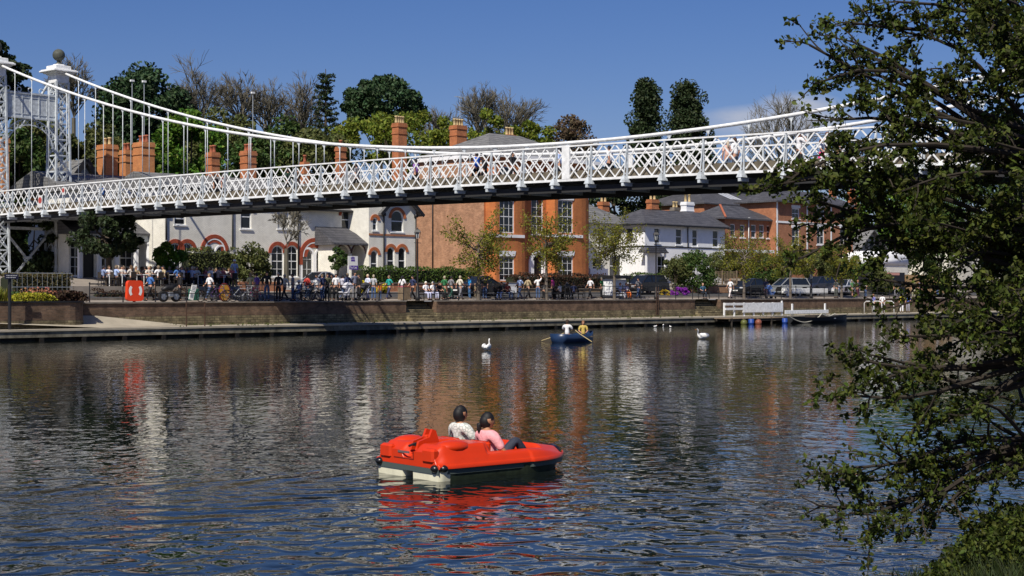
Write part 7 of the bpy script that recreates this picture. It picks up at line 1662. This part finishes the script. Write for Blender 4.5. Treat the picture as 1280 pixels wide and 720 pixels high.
# ---------------- red pedal boat --------------------------------------------------
HD = Vector((.772, .634, 0)).normalized(); yaw = math.atan2(HD.y, HD.x); ST = Vector((-1.42, 20.53, 0)); LB_ = 2.75
pb = thing('pedal_boat', 'orange red plastic pedal boat with white float hull and black bumpers', 'pedal boat', ST, yaw); pb.scale = (.94, 1, .97); pb.location.z = -.025
M_ored = mat('orange_red_plastic', (.58, .034, .003), .32, .4, coat=.12, noise=.06, nscale=3)
def ss(a, b, x): x = max(0, min(1, (x - a) / (b - a))); return x * x * (3 - 2 * x)
def hwid(s):
    if s < 1.7: return .735 - .03 * ss(.3, 0, s)
    return .735 * (1 - ((s - 1.7) / 1.12) ** 2.0) ** .62 + .02
def ztop(s, t):          # t in [-1, 1] across
    a = abs(t)
    z = .30 + .0 * s
    stern = .49 * (1 - ss(.75, .98, s)) + 0
    # stern box: two humps (paddle covers) either side of a lower middle
    hump = .445 + .055 * ss(.62, .50, abs(a - .52) + .22) - .07 * ss(.22, .06, a) - .10 * ss(.18, 0, s)
    hump -= .11 * ss(.82, .97, a)
    side = .40 - .02 * s
    coam = .43 - .11 * ss(1.75, 2.75, s)
    deck = coam - .09 * ss(.55, 1.0, a)
    pit = .12
    incock = ss(.93, .97, s) * ss(2.02, 1.96, s) * ss(.80, .76, a)
    sb = ss(.93, .90, s)
    back = .58 * ss(.84, .90, s) * ss(1.05, 1.0, s) * ss(.84, .76, a) * (1 - .0)
    z = hump * sb + deck * (1 - sb)
    z = z * (1 - incock) + pit * incock
    bk = ss(.84, .90, s) * ss(1.03, .99, s) * ss(.83, .77, a)
    z = z * (1 - bk) + (.50 - .015 * ss(.1, 0, a)) * bk
    nose = ss(2.5, 2.75, s); z -= .10 * nose
    return z
def ll(s, t): return Vector((s, t, 0))
mb = MB(); mb.smooth = True
NS, NT = 110, 56; base = .205
for i in range(NS + 1):
    s = LB_ * i / NS; w_ = hwid(s)
    mb.v.append((s, -w_ - .02, base - .01 - .03 * ss(2.0, 2.75, s) * 0)); mb.v.append((s, -w_ - .02, base + .035)); mb.v.append((s, -w_, base + .045))
    for j in range(NT + 1):
        t = -1 + 2 * j / NT; z = ztop(s, t); e = 1 - abs(t); z = base + .05 + (z - base - .05) * min(1, e * 12) ** .5 if e < 1 / 12 else z
        mb.v.append((s, w_ * t * (1 if e > .02 else .995), z))
    mb.v.append((s, w_, base + .045)); mb.v.append((s, w_ + .02, base + .035)); mb.v.append((s, w_ + .02, base - .01))
row = NT + 7
for i in range(NS):
    for j in range(row - 1): a = i * row + j; mb.f.append((a, a + row, a + row + 1, a + 1)); mb.m.append(0); mb.sm.append(True)
mb.f.append(tuple(range(row))); mb.m.append(0); mb.sm.append(False); mb.f.append(tuple(range(NS * row, NS * row + row))[::-1]); mb.m.append(0); mb.sm.append(False)
dk = mb.build('deck_shell', M_ored, pb)
# paddle covers, rudder handle and stern details
mb = MB()
mb.prism([(.10, .40), (.52, .40), (.50, .50), (.44, .66), (.38, .68), (.33, .57), (.14, .52)], -.10, -.055); mb.prism([(.10, .40), (.52, .40), (.50, .50), (.44, .66), (.38, .68), (.33, .57), (.14, .52)], .03, .075)
mb.cbox(.3, .46, -.05, .03, .42, .60, .02); mb.build('stern_fin', M_ored, pb)
for t in (-.49, .49): mb = MB(); mb.cbox(-.03, .10, t - .13, t + .13, .26, .46, .03); mb.build('stern_pod', M_ored, pb)
for t in (-.5, .5): mb = MB(); mb.smooth = True; mb.ball((.42, t, .46), .23, 18, 10, (1.25, .72, .42)); mb.build('paddle_cover', M_ored, pb)
mb = MB(); mb.bar((-.004, .20, .375), (-.004, -.06, .375), .012, .03); mb.build('worn_lettering', mat('grey_print', (.14, .10, .10), .6), dk)
mb = MB(); mb.bar((-.004, .30, .29), (-.004, -.16, .29), .006, .012); mb.bar((-.004, -.16, .29), (-.004, -.16, .39), .006, .012); mb.build('panel_seam', mat('dark_seam', (.2, .02, .01), .6), dk)
mb = MB(); mb.tube([(.22, -.03, .48), (.12, -.03, .49), (.02, -.02, .46)], .016, 6); mb.cbox(.10, .2, -.06, .0, .455, .475, .005); mb.build('tiller_handle', M_iron, pb)
# grey strip and white hull
mb = MB(); 
for i in range(40):
    s0, s1 = LB_ * i / 40, LB_ * (i + 1) / 40
    for sg in (-1, 1): mb.add([(s0, sg * (hwid(s0) - .01), .12), (s1, sg * (hwid(s1) - .01), .12), (s1, sg * (hwid(s1) - .01), .20), (s0, sg * (hwid(s0) - .01), .20)], [(0, 1, 2, 3)])
mb.add([(.0, -.72, .125), (.0, .72, .125), (.0, .72, .20), (.0, -.72, .20)], [(0, 1, 2, 3)]); mb.add([(0, -.7, .13), (2.2, -.6, .13), (2.2, .6, .13), (0, .7, .13)], [(0, 1, 2, 3)])
mb.build('rubbing_strip', mat('grey_green_strip', (.07, .09, .085), .5), pb)
nt3 = M_ored.node_tree; b3 = nt3.nodes['Principled BSDF']; hs3 = b3.inputs['Base Color'].links[0].from_socket; N3 = nt3.nodes.new
tc3 = N3('ShaderNodeTexCoord'); mp3 = N3('ShaderNodeMapping'); mp3.inputs['Scale'].default_value = (3, 9, 22); nt3.links.new(tc3.outputs['Object'], mp3.inputs[0])
n3 = N3('ShaderNodeTexNoise'); n3.inputs['Scale'].default_value = 1; n3.inputs['Detail'].default_value = 9; n3.inputs['Roughness'].default_value = .75; nt3.links.new(mp3.outputs[0], n3.inputs['Vector'])
r3 = N3('ShaderNodeMapRange'); r3.inputs['From Min'].default_value = .56; r3.inputs['From Max'].default_value = .75; r3.inputs['To Max'].default_value = .55; nt3.links.new(n3.outputs['Fac'], r3.inputs['Value'])
x3 = N3('ShaderNodeMix'); x3.data_type = 'RGBA'; nt3.links.new(r3.outputs[0], x3.inputs[0]); nt3.links.new(hs3, x3.inputs[6]); x3.inputs[7].default_value = (.30, .05, .02, 1); nt3.links.new(x3.outputs[2], b3.inputs['Base Color'])
q3 = N3('ShaderNodeMapRange'); q3.inputs['To Min'].default_value = .25; q3.inputs['To Max'].default_value = .55; nt3.links.new(n3.outputs['Fac'], q3.inputs['Value']); nt3.links.new(q3.outputs[0], b3.inputs['Roughness'])
M_hull = mat('algae_stained_hull', (.025, .035, .02), .6, noise=.5, nscale=8); M_hw = mat('cream_hull', (.66, .64, .48), .5, noise=.12, nscale=6)
for sg, nm in ((-1, 'near'), (1, 'far')):
    mb = MB(); mb.smooth = True; n = 26; m = 10
    for i in range(n + 1):
        s = .015 + (LB_ - .2) * i / n; w_ = hwid(min(LB_, s + .12)); yo = w_ - .02; yi = min(.12, yo * .5) ; c = (yo + yi) / 2; hw_ = (yo - yi) / 2
        for j in range(m + 1):
            a = pi * j / m; x = -cos(a); yy = c + hw_ * (abs(x) ** .6) * (1 if x > 0 else -1); zz = .17 - .30 * sin(a) ** .5 * (1 - .45 * ss(1.8, 2.6, s)) ; mb.v.append((s, sg * yy, zz))
    for i in range(n):
        for j in range(m): a = i * (m + 1) + j; mb.f.append((a, a + m + 1, a + m + 2, a + 1)); mb.m.append(1 if i > 1 else 0); mb.sm.append(True)
    mb.f.append(tuple(range(m + 1))); mb.m.append(0); mb.sm.append(False)
    mb.build('float_hull', [M_hw, M_hull], pb)
for sg in (-1, 1):
    mb = MB(); mb.smooth = True
    for q in range(3): mb.ball((-.0 + .05 * q, sg * (.70 - .03 * (2 - q)), .20), .075, 12, 8, (.9, .9, .7))
    mb.build('stern_bumper', mat('black_rubber', (.01, .01, .011), .3, .5), pb)
mb = MB(); mb.smooth = True; mb.tube([(2.52, -.20, .235), (2.70, -.14, .24), (2.77, 0, .24), (2.70, .14, .24), (2.52, .20, .235)], [.04, .075, .085, .075, .04], 10); mb.build('bow_bumper', mat('black_rubber', (.01, .01, .011), .3, .5), pb)
# seats
for sg in (-1, 1): 
    mb = MB(); mb.cbox(1.0, 1.42, sg * .34 - .22, sg * .34 + .22, .125, .20, .03); mb.cbox(1.0, 1.09, sg * .34 - .22, sg * .34 + .22, .20, .5, .03); mb.build('seat', M_ored, pb)
mb = MB(); mb.tube([(1.75, -.6, .26), (1.75, .6, .26)], .016, 6)
for sg in (-.42, -.25, .25, .42): mb.cbox(1.68, 1.82, sg - .05, sg + .05, .24, .28, .01)
mb.build('pedals', M_iron, pb)
MY = Matrix.Rotation(yaw, 3, 'Z')
def seatp(s, t, z): return ST + MY @ Vector((s, t, z))
floral = mat('floral_print_cloth', (.62, .64, .60), .8)
nt2 = floral.node_tree; b2_ = nt2.nodes['Principled BSDF']; tc2 = nt2.nodes.new('ShaderNodeTexCoord'); vo = nt2.nodes.new('ShaderNodeTexVoronoi'); vo.feature = 'DISTANCE_TO_EDGE'; vo.inputs['Scale'].default_value = 17; nt2.links.new(tc2.outputs['Object'], vo.inputs['Vector'])
cr2 = nt2.nodes.new('ShaderNodeMapRange'); cr2.inputs['From Max'].default_value = .12; nt2.links.new(vo.outputs[0], cr2.inputs['Value']); mx2 = nt2.nodes.new('ShaderNodeMix'); mx2.data_type = 'RGBA'; mx2.inputs[6].default_value = (.26, .30, .27, 1); mx2.inputs[7].default_value = (.66, .67, .62, 1); nt2.links.new(cr2.outputs[0], mx2.inputs[0]); nt2.links.new(mx2.outputs[2], b2_.inputs['Base Color'])
zb = -.34
pA = person('boat', 'dark haired person in grey floral top on the far seat of the pedal boat', seatp(1.20, .33, zb), yaw - pi / 2, top=(.6, .6, .6), leg=(.5, .5, .5), hair=(.008, .008, .009), hk='bob', h=.95, sk=M_skin2, key='boatA', w=1.06, yaw=R(-14), fingers=True, sub=2, sleeve=.8)
for o in pA.children_recursive:
    if o.name.startswith('shirt'): o.material_slots[0].material = floral
pB = person('boat', 'person in pink top and jeans with dark ponytail in the pedal boat near seat', seatp(1.18, -.31, zb - .055), yaw - pi / 2 + R(-6), top=(.80, .36, .38), leg=(.03, .035, .055), hair=(.008, .008, .009), hk='bun', h=.95, sk=M_skin2, key='boatB', w=1.22, yaw=R(-35), fingers=True, sub=2, sleeve=.9)
mb = MB(); mb.smooth = True; mb.tube([(-.13, -.10, 1.01), (-.15, -.12, .85), (-.17, -.1, .6)], .008, 6); bag = mb.build('bag_strap', M_iron, pA)
# ---------------- overhanging tree on the near bank ----------------------------------
r = random.Random(42)
L_haw = leafmat('hawthorn_leaves', (.056, .074, .011), .8, .35); M_barkd = mat('dark_bark', (.03, .024, .018), .9, noise=.3, nscale=8)
ft = thing('overhanging_tree', 'dark leafed hawthorn tree overhanging the river at right', 'tree', (7.2, 14.0, .7))
fo = Vector((7.2, 14.0, .7))
tw = MB(); lf = MB(); st = MB()
def P3(px, py, Y): return at(px, py, Y) - fo
trunk_top = Vector((-.2, .2, 3.2))
st.smooth = True; st.tube([(0, 0, -.6), (.02, 0, -.1), (.1, 0, .5), (.05, .06, 1.1), (-.08, .1, 1.7), (-.05, .12, 2.4), trunk_top, trunk_top + Vector((.1, 0, 1.2))], [.34, .25, .20, .18, .17, .15, .13, .07], 12)
def curve(p0, p1, sag, n=7, wob=.07):
    d = p1 - p0; o = rv3(r) * d.length * wob; o2 = rv3(r) * d.length * wob
    return [p0 + d * t + Vector((0, 0, sag * d.length * 4 * t * (1 - t))) + o * sin(pi * t) + o2 * sin(2 * pi * t) for t in [i / n for i in range(n + 1)]]
def cl(p, n, rad, s=.027):
    for _ in range(n): leaf(lf, p + rv3(r) * rad, s, r, .25)
def spray(p, d, L_, depth, dens=1.0):
    """leafy shoot: a wandering twig with clusters of leaves and side shoots"""
    n = max(3, int(L_ / .07)); P = [p]; dd = d.normalized()
    for i in range(n):
        dd = (dd + rv3(r) * .28 + Vector((0, 0, -.02))).normalized(); P.append(P[-1] + dd * L_ / n)
        if r.random() < .9 * dens: cl(P[-1] + rv3(r) * .02, r.randint(6, 12), .062)
        if depth > 0 and r.random() < .33: 
            e = (dd + rv3(r) * 1.1).normalized(); spray(P[-1], e, L_ * r.uniform(.35, .6), depth - 1, dens)
    tw.tube(P, [.008 * (1 - .7 * i / n) + .0015 for i in range(n + 1)], 3, False)
def limb(p0, p1, rad, sag=.06, dens=1.0, sub=1.0, leaf_from=.35):
    C_ = curve(p0, p1, sag); n = len(C_) - 1
    tw.tube(C_, [rad * (1 - .8 * i / n) + .004 for i in range(n + 1)], 6, False)
    L_ = (p1 - p0).length; k = int(L_ * 7 * sub)
    for i in range(k):
        t = leaf_from + (1 - leaf_from) * (i + r.random()) / k; f = t * n; j = min(n - 1, int(f)); p = C_[j].lerp(C_[j + 1], f - j); d = (C_[j + 1] - C_[j]).normalized()
        spray(p, (d * .7 + rv3(r)).normalized(), r.uniform(.16, .42), 1, dens)
    spray(C_[-1], (C_[-1] - C_[-2]), .25, 1, dens)
hubs = [P3(1330, 60, 14), P3(1340, 200, 13.2), P3(1335, 330, 13.8), P3(1330, 450, 13), P3(1330, 560, 13.4)]
for h in hubs: st.tube(curve(trunk_top + Vector((0, 0, -.8 if h.z < 1.5 else 0)), h, .05, 5, .12), [.10, .085, .075, .065, .055, .045], 8)
# (hub, px, py, Y, density)
tips = [
 # upper left fringe
 (0, 1122, 2, 13.0, .9), (0, 1062, 28, 13.0, .8), (1, 1012, 56, 12.6, .8), (1, 1066, 52, 12.8, .8), (1, 1027, 102, 12.6, .9), (1, 1060, 88, 12.8, 1), (1, 1100, 75, 12.8, .9), (1, 1045, 150, 12.6, .9), (1, 1090, 130, 12.6, 1.0), (1, 1075, 180, 12.5, 1.0),
 (1, 1000, 215, 12.3, 1), (2, 985, 228, 12.3, 1.0), (2, 1020, 250, 12.4, .9), (2, 1003, 322, 12.4, .8), (2, 1040, 200, 12.6, 1.0), (1, 1130, 40, 13.2, 1), (0, 1160, 20, 13.4, 1),
 # middle mass
 (2, 1072, 240, 12.6, 1), (2, 1070, 290, 12.6, 1), (2, 1095, 325, 12.8, 1), (2, 1110, 265, 12.8, 1), (2, 1115, 300, 12.8, 1), (2, 1105, 350, 12.8, .8), (3, 1130, 380, 12.8, .9), (3, 1138, 420, 12.8, .9), (2, 1085, 215, 12.6, 1),
 # lower fringe
 (3, 1066, 448, 12.6, 1.0), (3, 1062, 494, 12.6, .9), (3, 1090, 480, 12.7, .9), (3, 1095, 445, 12.7, 1), (3, 1120, 500, 12.8, .9), (4, 1060, 585, 12.4, .9), (4, 1024, 632, 12.3, .7), (4, 1062, 642, 12.3, .8), (4, 1110, 560, 12.6, .8), (4, 1100, 600, 12.6, .9), (4, 1120, 652, 12.5, .8), (4, 1150, 600, 12.6, .8), (4, 1165, 570, 12.8, .8), (4, 1175, 640, 12.6, .8), (3, 1150, 530, 12.8, .8),
]
for hh, px, py, Y, dn in tips:
    limb(hubs[hh], P3(px, py, Y), .030, r.uniform(-.03, .07), dn * .85, .55, .5)
# dense body right of the fringe
for i in range(84):
    py = r.uniform(-30, 640); left = 1160 + 28 * sin(py / 47) + (40 if py > 450 else 0) + (30 if py < 120 else 0); px = r.uniform(left, 1300); Y = r.uniform(11.8, 14.8)
    h = min(range(5), key=lambda q: abs((40, 180, 320, 440, 560)[q] - py))
    limb(hubs[h] + rv3(r) * .3, P3(px, py, Y), .022, r.uniform(-.05, .08), .9 if py < 430 else .5, .8 if py < 430 else .25, .1)
for i in range(64):                       # the rest of the crown, around and above the trunk
    a = r.uniform(0, 2 * pi); e = Vector((cos(a) * r.uniform(.6, 2.6) + .5, sin(a) * r.uniform(.6, 2.4) + .3, r.uniform(.9, 4.6)))
    if (e + fo).x / (e + fo).y < .345: continue
    limb(trunk_top * r.uniform(.45, 1.1), e, .035, r.uniform(-.02, .08), .9, .75, .25)
lf.build('crown', L_haw, ft); tw.build('branches', M_barkd, ft); st.build('trunk', M_barkd, ft)
# the tree's own upper crown (above the frame) shades the lower boughs
# bank-side ivy bush and grasses
def pxg(px, Y, z=0): return Vector(((px - 640) / F * Y, Y, z))
bs = thing('riverside_bush', 'dark tangled bush on the near bank at the bottom right corner', 'bush', (4.6, 13.2, .3)); mb = MB(); bo = Vector((4.6, 13.2, .3))
for k in range(170):
    px, py, Y = r.uniform(1175, 1310), r.uniform(650, 740), r.uniform(11.6, 13.4)
    if px < 1185 + (715 - py) * 1.1: continue
    clump(mb, at(px, py, Y) - bo, .2, 210, .024, r, .2, .2)
mb.build('foliage', L_haw, bs)
gr = MB()
for k in range(3000):
    t = r.random(); px = 1040 + 260 * r.random() ** .7; Y = r.uniform(10.6, 12.6); base = pxg(px, Y, .0)
    ey = 720; h = r.uniform(.12, .34) * (1.1 if px > 1190 else .8); zb = .02 + .22 * ss(1100, 1280, px)
    if px < 1120 and r.random() < .75: continue
    a = r.uniform(0, 2 * pi); d = Vector((cos(a) * .3, sin(a) * .3, 1)); w_ = Vector((.004, 0, 0)); p = Vector((base.x, base.y, zb)); 
    gr.add([p - w_, p + w_, p + d * h * .55 + w_ * .8, p + Vector((d.x * 1.6, d.y * 1.6, d.z)) * h, p + d * h * .55 - w_ * .8], [(0, 1, 2, 3, 4)])
tag(gr.build('bank_grass', leafmat('grass_blades', (.03, .045, .012), .5, .2)), 'long dark grass on the near bank', 'grass', kind='stuff')
